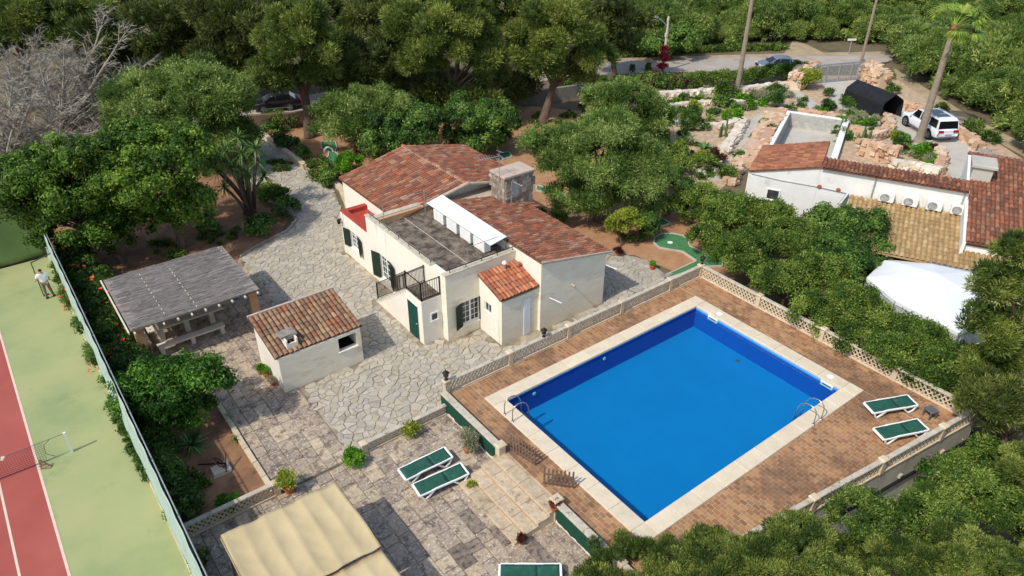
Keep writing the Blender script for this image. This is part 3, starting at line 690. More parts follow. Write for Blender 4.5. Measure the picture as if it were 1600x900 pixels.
# picket gates
def pickets(label, p, ang, n):
    t = thing('picket_gate', label, 'gate', (p[0], p[1], DZ), 0, 'picket gates at the top of the steps')
    c, s = math.cos(ang), math.sin(ang)
    for z in (.2, .62):
        b = MB(); b.beam((p[0], p[1], DZ + z), (p[0] + c * .15 * (n - 1), p[1] + s * .15 * (n - 1), DZ + z), .03, .06); b.build('rail', M_woodgrey, t)
    for i in range(n):
        x, y = p[0] + c * .15 * i - s * .035, p[1] + s * .15 * i + c * .035; h = .88 + random.uniform(-.04, .04); M = TR(x, y, DZ) @ RZ(ang)
        b = MB(); b.add([tuple(M @ Vector(v)) for v in [(-.035, -.012, .06), (.035, -.012, .06), (.035, .012, .06), (-.035, .012, .06), (-.035, -.012, h - .05), (.035, -.012, h - .05), (.035, .012, h - .05), (-.035, .012, h - .05), (0, -.012, h), (0, .012, h)]],
            [(3, 2, 1, 0), (0, 1, 5, 8, 4), (3, 7, 9, 6, 2), (1, 2, 6, 5), (0, 4, 7, 3), (4, 8, 9, 7), (5, 6, 9, 8)]); b.build('picket', M_woodgrey, t)
pickets('weathered picket gate leaf beside the first screen wall', (12.55, 16.7), math.radians(-78), 9)
pickets('weathered picket gate leaf beside the wall beyond the steps', (12.5, 14.55), math.radians(-48), 8)
# ================================================================ HOUSE
house = thing('house', 'white rendered villa with terracotta tiled roofs and a flat roof terrace', 'house', (17, 30, 0))
def rprism(name, poly, z0, z1, mat, par, zf=None):
    b = MB(); b.prism(poly, z0, z1, zf); return b.build(name, mat, par)
def rect(x0, y0, x1, y1): return [(x0, y0), (x1, y0), (x1, y1), (x0, y1)]
XL = 14.98; YF = 24.88
PZ = 3.70; FZ = 3.34
# main flat-roofed block: built as wall slabs so that windows are real openings
def wall_y(name, x0, x1, yf, th, z0, z1, holes, mat, par, zf=None):
    """wall in an x-z plane, outer face at y=yf, holes=(xa,xb,za,zb)"""
    b = MB(); xs_ = sorted({x0, x1} | {v for h in holes for v in h[:2]})
    for a, c in zip(xs_[:-1], xs_[1:]):
        hs = sorted([h for h in holes if h[0] <= a + 1e-6 and h[1] >= c - 1e-6], key=lambda h: h[2]); z = z0
        for h in hs: b.box((a, yf, z), (c, yf + th, h[2])); z = h[3]
        if zf: b.prism(rect(a, yf, c, yf + th), z, z1, zf)
        else: b.box((a, yf, z), (c, yf + th, z1))
    return b.build(name, mat, par)
def wall_x(name, y0, y1, xf, th, z0, z1, holes, mat, par):
    b = MB(); ys_ = sorted({y0, y1} | {v for h in holes for v in h[:2]})
    for a, c in zip(ys_[:-1], ys_[1:]):
        hs = sorted([h for h in holes if h[0] <= a + 1e-6 and h[1] >= c - 1e-6], key=lambda h: h[2]); z = z0
        for h in hs: b.box((xf, a, z), (xf + th, c, h[2])); z = h[3]
        b.box((xf, a, z), (xf + th, c, z1))
    return b.build(name, mat, par)
wall_x('wall', 32.72, 35.9, XL, .3, 0, 2.62, [(33.95, 34.95, .78, 1.84)], M_white, house)
wall_x('wall', YF + .3, 32.716, XL, .3, 0, PZ - .06, [(30.35, 31.45, .42, 1.9)], M_white, house)
wall_y('wall', XL, 19.02, YF, .3, 0, PZ - .06, [(15.82, 16.86, .58, 1.88)], M_white2, house)
rprism('wall', rect(15.3, 25.2, 19.0, 31.9), 0.5, FZ - .03, M_white, house)          # core
rprism('wall', rect(15.3, 32.72, 17.2, 35.6), 0.5, 2.3, M_white, house)
b = MB(); b.box((14.94, 35.6, 0), (17.2, 35.9, 2.62)); b.build('wall', M_white, house)
# red lower roof with parapet
b = MB(); b.box((15.29, 32.74, 2.3), (17.3, 35.6, 2.45)); b.cbox((14.96, 32.74, 2.625), (15.3, 35.92, 2.70), .01); b.cbox((15.304, 35.58, 2.625), (16.9, 35.92, 2.70), .01); b.box((15.285, 32.74, 2.452), (15.302, 35.6, 2.62)); b.box((15.303, 35.575, 2.453), (17.2, 35.595, 2.62))
b.build('red_roof_terrace', M_redpaint, house)
# terrace floor + parapets
b = MB(); b.box((15.28, 25.18, FZ - .1), (19.02, 32.0, FZ)); b.build('roof_terrace_floor', M_rooffloor, house)
b = MB(); b.box((16.75, 25.2, FZ + .001), (16.80, 31.8, FZ + .006)); b.build('floor_seam', M_mortar, house)
b = MB(); b.cbox((XL - .04, 26.15, PZ - .058), (XL + .3, 32.74, PZ), .015); b.cbox((XL - .04, YF - .04, PZ - .058), (19.02, YF + .3, PZ), .015); b.cbox((XL + .302, 32.0, PZ - .058), (19.0, 32.34, PZ), .015)
b.build('parapet_coping', M_coping, house)
b = MB(); b.box((15.3, 31.8, FZ), (19.0, 32.3, PZ - .06)); b.build('parapet', M_pillar, house)
# stair block (left of the wall) : landing z 2.55 at y 25.3..26.6, flight down to y 30.1
SX0, SX1 = 13.89, 14.97; LZ = 2.45
b = MB(); b.box((SX0, 25.32, 0), (SX1, 26.75, LZ)); b.build('stair_block', M_white, house)
n = 14; y0, y1 = 26.75, 30.15
stp = []; sw = MB()
for i in range(n):
    ya = y0 + (y1 - y0) * i / n; yb = y0 + (y1 - y0) * (i + 1) / n; z = LZ - (i + 1) * LZ / (n + 0)
    if z > 0.02: sw.box((SX0, ya, 0), (SX1, yb, z))
    s_ = MB(); s_.cbox((SX0 - .03, ya - .02, max(z, .0)), (SX1, yb, max(z, 0) + .035), .008); stp.append((s_.v, s_.f))
sw.build('stair_block', M_white, house)
flight = thing('stairs', None, None, (0, 0, 0)); flight.parent = house; flight.location = Vector((14.4, 28.4, 0)) - house.location
pieces(flight, 'stair_tread', stp, M_coping)
b = MB(); b.box((SX0 + .02, 25.34, LZ), (SX1, 26.74, LZ + .03)); b.build('landing', M_rooffloor, house)
b = MB(); b.box((SX0 - .01, 25.7, .02), (SX0 + .02, 26.66, 1.98)); d_ = b.build('door', M_teal, house)
b = MB(); b.box((SX0 - .018, 25.67, .02), (SX0 + .01, 25.70, 2.01)); b.box((SX0 - .018, 26.66, .02), (SX0 + .01, 26.69, 2.01)); b.box((SX0 - .018, 25.67, 1.98), (SX0 + .01, 26.69, 2.012)); b.build('door_frame', M_white, house)
b = MB(); b.lathe([(.02, 0), (.02, .05), (.035, .06), (.02, .09)], (0, 0, 0), 8, TR(SX0 - .01, 25.8, 1.0) @ Matrix.Rotation(-PI / 2, 4, 'Y')); b.build('handle', M_galv, d_)
def railing(pts, h, name='railing', sp=.12, posts=True, mat=None, r=.012):
    mat = mat or M_iron; rl = thing(name, None, None, pts[0]); rl.parent = house; rl.location = Vector(pts[0]) - house.location
    for p, q in zip(pts[:-1], pts[1:]):
        p = Vector(p); q = Vector(q); L = (q - p).length; n = max(1, int(L / sp)); b = MB()
        b.beam(p + Vector((0, 0, h)), q + Vector((0, 0, h)), .04, .03); b.beam(p + Vector((0, 0, .08)), q + Vector((0, 0, .08)), .03, .03); b.build('rail', mat, rl)
        b = MB()
        for i in range(1, n): c = p.lerp(q, i / n); b.beam(c + Vector((0, 0, .08)), c + Vector((0, 0, h)), .018)
        o = b.build('balusters', mat, rl); o['kind'] = 'stuff'
        for c in (p, q): b = MB(); b.beam(c, c + Vector((0, 0, h + .04)), .045); b.build('post', mat, rl)
railing([(SX0 + .04, 30.0, .2), (SX0 + .04, 26.75, LZ + .03), (SX0 + .04, 25.36, LZ + .03), (SX1 - .04, 25.36, LZ + .03)], .95)
railing([(SX1 - .05, 29.6, .5), (SX1 - .05, 26.75, LZ + .03)], .9, sp=.16)
# thin terrace rails
b = MB(); b.beam((XL + .1, 26.2, PZ + .16), (XL + .1, 32.5, PZ + .16), .03)
for y in np.arange(26.3, 32.5, 1.0): b.beam((XL + .1, y, PZ), (XL + .1, y, PZ + .16), .025)
b.beam((15.2, YF + .1, PZ + .16), (19.0, YF + .1, PZ + .16), .03)
for x in np.arange(15.3, 19, .9): b.beam((x, YF + .1, PZ), (x, YF + .1, PZ + .16), .025)
b.build('terrace_rail', M_iron, house)
def wire_frame(p, q, h):
    b = MB(); b.tube([p, (p[0], p[1], p[2] + h)], .02, 6); b.tube([q, (q[0], q[1], q[2] + h)], .02, 6); b.tube([(p[0], p[1], p[2] + h), (q[0], q[1], q[2] + h)], .012, 6); b.build('clothes_line_frame', M_galv, house)
wire_frame((15.5, 31.6, FZ), (18.0, 31.6, FZ), 1.25); wire_frame((16.7, 25.6, FZ), (18.95, 25.6, FZ), .95)
# right-hand block (mono-pitch roof falling to +x)
RX0, RX1, RY0, RY1 = 19.02, 23.2, 22.88, 31.0
zr = lambda x, y=0: 3.93 - (x - 19.0) * (3.93 - 3.03) / 4.55
wall_y('wall', RX0, RX1, RY0, .3, 0, 3.8, [], M_white2, house, lambda x, y: zr(x) - .055)
rprism('wall', rect(RX0, RY0 + .3, RX1, RY1), 0, 3, M_white, house, lambda x, y: zr(x) - .055)
# back gable block
GX0, GX1, GYF, GYB = 16.5, 25.1, 32.35, 38.65; RXm = 20.85; RZm = 4.17; EZ = 3.2
def zg(x, y=0): return RZm - (RXm - x) * (RZm - EZ) / (RXm - 16.3) if x < RXm else RZm - (x - RXm) * (RZm - EZ) / (25.4 - RXm)
rprism('wall', rect(GX0, GYF, RXm, GYB), 0, 3, M_white, house, lambda x, y: zg(x) - .03)
rprism('wall', rect(RXm, GYF, GX1, GYB), 0, 3, M_white, house, lambda x, y: zg(x) - .03)
rprism('wall', rect(19.02, 31.0, 23.6, 32.35), 0, 3.3, M_white, house)
b = MB(); b.prism(rect(18.9, 31.02, 24.0, 32.2), 3.302, 3.45); b.build('flat_link_roof', M_mortar, house)

# ---- roofs with real barrel tiles
def tile_template(L=.46, r0=.098, r1=.082, seg=5):
    vs, fs = [], []
    for j, (y, r, z) in enumerate(((0, r0, .0), (L, r1, .0))):
        for k in range(seg + 1):
            a = PI * k / seg; vs.append((r * math.cos(a), y, z + r * .85 * math.sin(a)))
        for k in range(seg + 1):
            a = PI * k / seg; rr = r - .016; vs.append((rr * math.cos(a), y, z + rr * .85 * math.sin(a)))
    n = seg + 1
    for k in range(seg): fs.append((k + 1, k, 2 * n + k, 2 * n + k + 1)); fs.append((n + k, n + k + 1, k + 1, k))
    return vs, fs
TV, TF = tile_template()
def tiled_roof(par, name, origin, u, down, ncol, nrow, mat, cp=.215, rp=.4, bed=None, lap=.46, limit=300, bedmat=None, skip=None, scale=1.0, parts=True):
    """origin: top corner (ridge end); u: unit vector along the ridge; down: unit vector down the slope"""
    o = Vector(origin); u = Vector(u).normalized(); d = Vector(down).normalized(); nrm = u.cross(d).normalized()
    if nrm.z < 0: nrm = -nrm
    W_ = ncol * cp; L_ = nrow * rp + .06
    c = [o, o + u * W_, o + u * W_ + d * L_, o + d * L_]
    b = MB(); th = .09
    b.add([p - nrm * th for p in c] + [p - nrm * .012 for p in c], [(3, 2, 1, 0), (4, 5, 6, 7), (0, 1, 5, 4), (1, 2, 6, 5), (2, 3, 7, 6), (3, 0, 4, 7)])
    f = b.f[1]; vv = [Vector(b.v[i]) for i in f]
    if (vv[1] - vv[0]).cross(vv[2] - vv[1]).dot(nrm) < 0: b.f = [list(reversed(q)) for q in b.f]
    roof = b.build(name, bedmat or M_tilebed, par)
    ms = []
    for i in range(ncol):
        for j in range(nrow):
            p = o + u * (i + .5) * cp + d * (j * rp + lap)
            if skip and skip(p): continue
            jx = random.uniform(-.01, .01); up = nrm + d * random.uniform(-.01, .01)
            # local: x=u, y=-d (towards the ridge), z=normal, tilted so lower end rides up
            Y = (-d - nrm * .05).normalized(); X = u if u.cross(Y).dot(nrm) > 0 else -u; X = (X + Y * random.uniform(-.05, .05)).normalized(); Zx = X.cross(Y).normalized()
            p = p + u * jx + nrm * (.012 + random.uniform(0, .008)) + d * random.uniform(-.015, .015)
            s = scale * random.uniform(.97, 1.03)
            ms.append(Matrix(((X.x * s, Y.x, Zx.x * s, p.x), (X.y * s, Y.y, Zx.y * s, p.y), (X.z * s, Y.z, Zx.z * s, p.z), (0, 0, 0, 1))))
    inst_pieces(roof, 'roof_tile', TV, TF, ms, mat, limit if parts else 0)
    return roof
def ridge_tiles(par, p, q, mat, r=1.15, name='ridge_tile', bedr=.1):
    p = Vector(p); q = Vector(q); L = (q - p).length; d = (q - p) / L; n = max(1, int(L / .38)); ms = []
    side = Vector((0, 0, 1)).cross(d).normalized(); nn = d.cross(side).normalized()
    if nn.z < 0: nn = -nn
    for i in range(n):
        c = p + d * (i * L / n); X = d.cross(nn).normalized(); 
        ms.append(Matrix(((X.x * r, d.x, nn.x * r, c.x), (X.y * r, d.y, nn.y * r, c.y), (X.z * r, d.z, nn.z * r, c.z), (0, 0, 0, 1))))
    inst_pieces(par, name, TV, TF, ms, mat)
    b = MB(); b.beam(p - Vector((0, 0, .02)), q - Vector((0, 0, .02)), bedr * 2.2, .08); b.build('ridge_mortar', M_mortar, par)
dz = (3.93 - 3.03) / 4.55; dn = (1, 0, -dz)
L1 = math.hypot(4.5, .9)
rf = tiled_roof(house, 'roof', (18.97, 22.78, 3.97), (0, 1, 0), dn, 39, 11, M_tile, cp=.2115, rp=.405)
rf_s = tiled_roof(house, 'roof', (23.2, 29.2, 3.1), (0, 1, 0), (1, 0, -.25), 10, 2, M_tile, cp=.2115, rp=.405)
dzg = (RZm - EZ) / (RXm - 16.3)
rg1 = tiled_roof(house, 'roof', (RXm, 31.75, RZm + .06), (0, 1, 0), (-1, 0, -dzg), 33, 11, M_tile, cp=.2145, rp=.412)
rg2 = tiled_roof(house, 'roof', (RXm, 31.75, RZm + .06), (0, 1, 0), (1, 0, -dzg), 33, 11, M_tile, cp=.2145, rp=.405)
ridge_tiles(rg1, (RXm, 31.75, RZm + .1), (RXm, 38.85, RZm + .1), M_tile, 1.2)
ridge_tiles(rg1, (16.3, 31.95, EZ - .02 + .05), (RXm, 31.72, RZm + .1), M_mortar, 1.1, 'verge_tile')
ridge_tiles(rg2, (25.3, 31.72, EZ + .08), (RXm, 31.7, RZm + .1), M_mortar, .9, 'verge_tile')
ridge_tiles(rf, (23.5, 22.8, 3.07), (18.98, 22.8, 3.98), M_mortar, .55, 'verge_tile', .06)
# white fascia under front verge of the right-hand roof
b = MB(); b.beam((19.0, 22.86, 3.845), (23.5, 22.86, 2.955), .05, .07); b.build('fascia', M_frame, house)
# annex with little mono-pitch roof falling towards the camera (-y)
AX0, AX1, AY0, AY1 = 16.84, 19.0, 23.06, 24.87
wall_x('wall', AY0 + .22, AY1, AX0, .2, 0, 2.6, [(23.9, 24.45, 1.35, 1.85)], M_white, house)
b = MB(); b.prism(rect(17.04, AY0 + .22, 19.0, AY1), 0, 2.6, lambda x, y: 2.44 + (y - AY0) * .3); b.build('wall', M_white, house)
b = MB(); b.box((AX0, AY0, 0), (18.1, AY0 + .2, 2.42)); b.box((18.55, AY0, 0), (19.02, AY0 + .2, 2.42)); b.box((18.1, AY0, 2.15), (18.55, AY0 + .2, 2.42)); b.build('wall', M_white2, house)
b = MB(); b.prism([(AX0, AY0 + .22), (17.04, AY0 + .22), (17.04, AY1), (AX0, AY1)], 2.61, 2.7, lambda x, y: 2.66 + (y - AY0) * .16); b.build('wall', M_white, house)
b = MB(); b.box((19.02, 22.9, 0), (19.04, 23.3, .02)); 
b = MB(); b.box((18.12, AY0 - .015, .02), (18.53, AY0 + .05, 2.13)); wd = b.build('white_door', M_metalw, house)
for k in range(5): b = MB(); b.box((18.14 + k * .078, AY0 - .03, .05), (18.2 + k * .078, AY0 - .016, 2.1)); b.build('door_slat', M_metalw, wd)
ra = tiled_roof(house, 'annex_roof', (AX0 - .08, 24.86, 3.16), (1, 0, 0), (0, -1, -.29), 11, 5, M_tilebright, cp=.206, rp=.375)
b = MB(); b.lathe([(.07, 0), (.07, .28)], (18.1, 24.55, 3.08), 12); b.build('flue_pipe', M_galv, house)
b = MB(); b.lathe([(.08, 0), (.12, .06), (.12, .12), (.06, .19)], (18.1, 24.55, 3.36), 12); b.build('flue_cap', M_metalw, house)
b = MB(); b.lathe([(.06, 0), (.06, .12), (.1, .15), (.07, .22)], (18.85, 24.35, 3.1), 12); b.build('flue_cap', M_pot, house)

# ---- windows and shutters
def win_front(x0, x1, z0, z1, y, shw=.42, sh=(True, True), nx=2, nz=3, tilt=(0.25, .25)):
    w_ = MB(); w_.box((x0, y + .14, z0), (x1, y + .17, z1)); g = w_.build('window', M_glass, house)
    f = MB(); t = .05
    f.box((x0, y + .1, z0), (x0 + t, y + .138, z1)); f.box((x1 - t, y + .1, z0), (x1, y + .138, z1)); f.box((x0 + t, y + .1, z1 - t), (x1 - t, y + .138, z1)); f.box((x0 + t, y + .1, z0), (x1 - t, y + .138, z0 + t))
    xm = (x0 + x1) / 2; f.box((xm - .045, y + .095, z0 + t), (xm + .045, y + .136, z1 - t)); f.build('window_frame', M_frame, g)
    for hx in ((x0 + t, xm - .045), (xm + .045, x1 - t)):
        f = MB()
        for k in range(1, nx): xx = hx[0] + (hx[1] - hx[0]) * k / nx; f.box((xx - .012, y + .11, z0 + t), (xx + .012, y + .137, z1 - t))
        for k in range(1, nz + 1): zz = z0 + (z1 - z0) * k / (nz + 1); f.box((hx[0], y + .113, zz - .012), (hx[1], y + .1365, zz + .012))
        f.build('glazing_bar', M_frame, g)
    f = MB(); f.cbox((x0 - .06, y - .06, z0 - .07), (x1 + .06, y + .14, z0 - .002), .01); f.build('window_sill', M_frame, g)
    for s, on in ((-1, sh[0]), (1, sh[1])):
        if not on: continue
        xe = x0 if s < 0 else x1; M = TR(xe, y - .01, 0) @ RZ(-s * tilt[0 if s < 0 else 1]); f = MB(); a, c = (-shw, 0) if s < 0 else (0, shw)
        f.box((a, -.035, z0 - .02), (c, 0, z1 + .02), M); so = f.build('shutter', M_green, g)
        f = MB(); n = int((z1 - z0) / .09)
        for k in range(n): zz = z0 + .06 + k * .09; f.add([tuple(M @ Vector(v)) for v in [(a + .05, -.037, zz), (c - .05, -.037, zz), (c - .05, -.05, zz + .06), (a + .05, -.05, zz + .06)]], [(0, 1, 2, 3)])
        f.build('shutter_slats', M_green, g)['kind'] = 'stuff'
win_front(15.82, 16.86, .58, 1.88, YF, .5, (True, False), tilt=(.35, .3))
b = MB(); M = TR(16.8, YF - .01, 0) @ RZ(-.55)
b.box((0, -.035, .56), (.5, 0, 1.9), M); b.build('shutter', M_green, house)
def win_left(y0, y1, z0, z1, x, shw=.5, near=(True, True), nx=2, nz=3, tilt=(.3, .3)):
    w_ = MB(); w_.box((x + .14, y0, z0), (x + .17, y1, z1)); g = w_.build('window', M_glass, house)
    f = MB(); t = .05
    f.box((x + .1, y0, z0), (x + .138, y0 + t, z1)); f.box((x + .1, y1 - t, z0), (x + .138, y1, z1)); f.box((x + .1, y0 + t, z1 - t), (x + .138, y1 - t, z1)); f.box((x + .1, y0 + t, z0), (x + .138, y1 - t, z0 + t))
    ym = (y0 + y1) / 2; f.box((x + .095, ym - .045, z0 + t), (x + .136, ym + .045, z1 - t)); f.build('window_frame', M_frame, g)
    for hy in ((y0 + t, ym - .045), (ym + .045, y1 - t)):
        f = MB()
        for k in range(1, nx): yy = hy[0] + (hy[1] - hy[0]) * k / nx; f.box((x + .11, yy - .012, z0 + t), (x + .137, yy + .012, z1 - t))
        for k in range(1, nz + 1): zz = z0 + (z1 - z0) * k / (nz + 1); f.box((x + .113, hy[0], zz - .012), (x + .1365, hy[1], zz + .012))
        f.build('glazing_bar', M_frame, g)
    f = MB(); f.cbox((x - .06, y0 - .05, z0 - .07), (x + .14, y1 + .05, z0 - .002), .01); f.build('window_sill', M_frame, g)
    for s, on in ((1, near[0]), (-1, near[1])):
        if not on: continue
        ye = y1 if s > 0 else y0; M = TR(x - .01, ye, 0) @ RZ(s * tilt[0 if s > 0 else 1]); f = MB(); a, c = (0, shw) if s > 0 else (-shw, 0)
        f.box((-.035, a, z0 - .02), (0, c, z1 + .02), M); f.build('shutter', M_green, g)
        f = MB(); n = int((z1 - z0) / .09)
        for k in range(n): zz = z0 + .06 + k * .09; f.add([tuple(M @ Vector(v)) for v in [(-.037, a + .05, zz), (-.037, c - .05, zz), (-.05, c - .05, zz + .06), (-.05, a + .05, zz + .06)]], [(3, 2, 1, 0)])
        f.build('shutter_slats', M_green, g)['kind'] = 'stuff'
win_left(33.95, 34.95, .78, 1.84, XL, .52)
win_left(30.35, 31.45, .42, 1.9, XL, .6)
# small windows
def small_win_y(x0, x1, z0, z1, y):
    b = MB(); b.box((x0, y - .012, z0), (x1, y + .02, z1)); g = b.build('window', M_glass, house)
    f = MB(); t = .07
    f.box((x0 - t, y - .03, z0), (x0, y + .01, z1)); f.box((x1, y - .03, z0), (x1 + t, y + .01, z1)); f.box((x0 - t, y - .03, z1), (x1 + t, y + .01, z1 + t)); f.box((x0 - t, y - .06, z0 - t), (x1 + t, y + .01, z0)); f.build('window_frame', M_frame, g)
small_win_y(14.38, 14.68, 1.25, 1.6, 25.30)
b = MB(); b.box((16.93, 23.9, 1.35), (16.95, 24.45, 1.85)); g = b.build('window', M_glass, house)
b = MB(); b.box((16.88, 23.9, 1.35), (16.92, 23.94, 1.85)); b.box((16.88, 24.41, 1.35), (16.92, 24.45, 1.85)); b.box((16.88, 23.94, 1.81), (16.92, 24.41, 1.85)); b.box((16.88, 24.15, 1.4), (16.92, 24.18, 1.81)); b.box((16.8, 23.87, 1.3), (16.92, 24.48, 1.348)); b.build('window_frame', M_frame, g)
# wall lamp, pipes
def carriage_lamp(par, p, name='wall_lamp'):
    b = MB(); x, y, z = p; b.lathe([(.07, 0), (.1, .04), (.11, .2), (.13, .22), (.03, .3), (.0, .34)], (x, y, z), 8); o = b.build(name, M_iron, par); return o
b = MB(); b.beam((XL, 35.75, 2.2), (XL - .22, 35.75, 2.25), .03); b.build('lamp_bracket', M_iron, house); carriage_lamp(house, (XL - .24, 35.75, 1.98))
for x, z in ((21.0, 2.0),): b = MB(); b.tube([(x, RY0, z), (x, RY0 - .22, z - .02)], .05, 10); b.build('wall_pipe', M_mortar, house)
for x, z, dx in ((19.6, 1.75, .35), (23.2, 2.35, .3)): b = MB(); b.beam((x, RY0, z), (x + dx * .3, RY0 - .75, z + .05), .035); b.build('wall_arm', M_metalw, house)
b = MB(); b.tube([(19.9, 22.14, 1.8), (21.0, 21.3, .65)], .006, 5)
# chimney: stone stack
ch = thing('chimney', None, None, (23.0, 30.4, 3)); ch.parent = house; ch.location = Vector((23.0, 30.4, 3)) - house.location
b = MB(); b.box((22.1, 29.85, 2.8), (23.95, 31.05, 4.86)); b.build('core', M_chimst, ch)
cs = []
def stone_block(c, s, seed=None):
    vs = []
    for dx in (-1, 1):
        for dy in (-1, 1):
            for dz_ in (-1, 1): vs.append((c[0] + dx * s[0] / 2 * random.uniform(.72, 1), c[1] + dy * s[1] / 2 * random.uniform(.72, 1), c[2] + dz_ * s[2] / 2 * random.uniform(.72, 1)))
    return vs, [(0, 1, 3, 2), (4, 6, 7, 5), (0, 4, 5, 1), (2, 3, 7, 6), (0, 2, 6, 4), (1, 5, 7, 3)]
z = 2.95
while z < 4.8:
    h = random.uniform(.14, .26); x = 22.1
    while x < 23.9: L = random.uniform(.18, .4); cs.append(stone_block((x + L / 2, 29.84, z + h / 2), (L * 1.05, .1, h * 1.05))); x += L
    y = 29.85
    while y < 31.0: L = random.uniform(.18, .4); cs.append(stone_block((22.09, y + L / 2, z + h / 2), (.1, L * 1.05, h * 1.05))); cs.append(stone_block((23.96, y + L / 2, z + h / 2), (.1, L * 1.05, h * 1.05))); y += L
    z += h
pieces(ch, 'stone', cs, M_chimst)
b = MB(); b.cbox((21.98, 29.75, 4.86), (24.08, 31.15, 4.98), .02); b.build('cap_slab', pm('chimney_cap_stone', [srgb(178, 158, 140), srgb(200, 182, 164)], 3, 6, .9, .4, 16, stain=(srgb(130, 112, 96), 3, .58, .5)), ch)
# roof furniture (things fixed to the house read as things of their own)
t = thing('satellite_dish', 'round grey satellite dish in front of the stone chimney', 'satellite dish', (22.2, 29.4, 3.3))
b = MB(); b.tube([(22.2, 29.5, 3.3), (22.2, 29.35, 4.25)], .03, 8); b.build('mast', M_galv, t)
Dm = TR(22.25, 29.3, 4.45) @ RZ(math.radians(-60)) @ Matrix.Rotation(math.radians(72), 4, 'Y')
b = MB(); b.lathe([(.02, 0), (.2, .015), (.36, .05), (.48, .1), (.475, .11), (.35, .062), (.2, .03), (.02, .015)], (0, 0, 0), 24, Dm); b.build('dish', pm('dish_paint', [srgb(170, 166, 156), srgb(186, 182, 172)], 5, 4, 0.6), t, smooth=True)
b = MB(); b.tube([Dm @ Vector((-.4, 0, .08)), Dm @ Vector((-.1, 0, .5))], .015, 6); b.lathe([(.04, 0), (.04, .1)], (0, 0, 0), 8, Dm @ TR(-.1, 0, .48)); b.build('feed_arm', M_galv, t)
t = thing('tv_antenna', 'television aerial on a thin mast beside the stone chimney', 'antenna', (22.0, 30.2, 3.6))
b = MB(); b.tube([(21.95, 30.2, 3.5), (21.95, 30.2, 6.3)], .018, 6); b.build('mast', M_galv, t)
b = MB(); b.beam((21.95, 30.2, 6.1), (20.9, 30.6, 6.0), .025)
for k in range(7): u_ = k / 6; x = 21.75 - .8 * u_; y = 30.28 + .3 * u_; b.beam((x - .12, y - .3, 6.05), (x + .12, y + .3, 6.05), .014)
for a in (-.28, 0, .28): b.beam((21.95 + .05, 30.2 - .3, 6.1 + a), (21.95 + .05, 30.2 + .3, 6.1 + a * .8), .02)
b.beam((21.95, 30.2, 6.3), (21.7, 30.0, 6.75), .015); b.build('yagi', M_galv, t)
b = MB(); b.tube([(22.9, 28.4, 3.2), (22.9, 28.4, 4.55)], .025, 6); tag(b.build('roof_pole', M_frame, off=(22.9, 28.4, 3.2)), 'short white pole standing on the tiled roof in front of the chimney', 'pole')
# sheet roof and four condensers on the terrace
t = thing('sheet_canopy', 'sloping white metal sheet sheltering the air conditioners on the roof terrace', 'canopy', (18.3, 28.2, FZ))
b = MB(); b.add([(17.78, 25.2, 4.2), (18.84, 25.35, 4.27), (18.87, 31.2, 4.3), (17.78, 30.97, 4.2), (17.78, 25.2, 4.23), (18.84, 25.35, 4.3), (18.87, 31.2, 4.33), (17.78, 30.97, 4.23)], [(3, 2, 1, 0), (4, 5, 6, 7), (0, 1, 5, 4), (1, 2, 6, 5), (2, 3, 7, 6), (3, 0, 4, 7)]); b.build('sheet', M_metalw, t)
for y in (25.6, 27.3, 29.1, 30.7):
    b = MB(); b.beam((18.75, y, FZ), (18.75, y, 4.26), .05); b.beam((17.85, y, 4.17), (18.75, y, 4.22), .04); b.build('bracket', M_galv, t)
def condenser(label, M, group, w_=.85, h=.62, d=.34):
    t = thing('air_conditioner', label, 'air conditioner', M.translation, 0, group); R_ = M
    b = MB(); b.cbox((-w_ / 2, 0, .06), (w_ / 2, d, h), .02, R_); b.build('casing', M_ac, t)
    b = MB(); b.lathe([(.235, 0), (.235, .012)], (0, 0, 0), 20, R_ @ TR(-w_ * .12, -.001, h * .54) @ Matrix.Rotation(PI / 2, 4, 'X')); g = b.build('fan_grille', M_grey, t)
    b = MB()
    for k in range(3): rr = .08 + .06 * k; b.lathe([(rr, .0), (rr, .01), (rr - .012, .01), (rr - .012, 0)], (0, 0, 0), 20, R_ @ TR(-w_ * .12, -.013, h * .54) @ Matrix.Rotation(PI / 2, 4, 'X'))
    b.build('grille_rings', M_ac, g)
    for s in (-1, 1): b = MB(); b.box((s * w_ * .35 - .03, -.02, 0), (s * w_ * .35 + .03, d + .02, .06), R_); b.build('foot', M_galv, t)
for i, (y, lb) in enumerate(((30.15, 'white condenser farthest back under the white metal sheet'), (28.9, 'second condenser from the back under the white metal sheet'), (27.65, 'third condenser from the back under the white metal sheet'), (26.45, 'white condenser nearest the roof edge under the metal sheet'))):
    condenser(lb, TR(18.32, y, FZ) @ RZ(PI / 2), 'air conditioners on the roof terrace', .95, .66, .38)
# ================================================================ BARBECUE HUT
hut = thing('barbecue_hut', 'small white outbuilding with old mottled tile roof and an open hatch', 'outbuilding', (9, 27.3, 0))
HX0, HX1, HY0, HY1 = 7.15, 11.0, 25.95, 28.75
zh = lambda x, y: 1.86 + (y - HY0) * .19
wall_y('wall', HX0, HX1, HY0, .2, 0, 1.9, [(9.9, 10.78, 1.02, 1.72)], M_white2, hut, zh)
b = MB(); b.prism(rect(HX0, HY0 + .2, HX0 + .2, HY1), 0, 2, zh); b.prism(rect(HX1 - .2, HY0 + .2, HX1, HY1), 0, 2, zh); b.prism(rect(HX0 + .2, HY1 - .2, HX1 - .2, HY1), 0, 2, zh); b.build('wall', M_white, hut)
b = MB(); b.box((HX0 + .2, HY0 + .2, .02), (HX1 - .2, HY1 - .2, .95)); b.build('hearth', M_sotblack, hut)
b = MB(); b.cbox((9.86, HY0 - .05, .97), (10.82, HY0 + .22, 1.018), .01); b.build('hatch_sill', M_frame, hut)
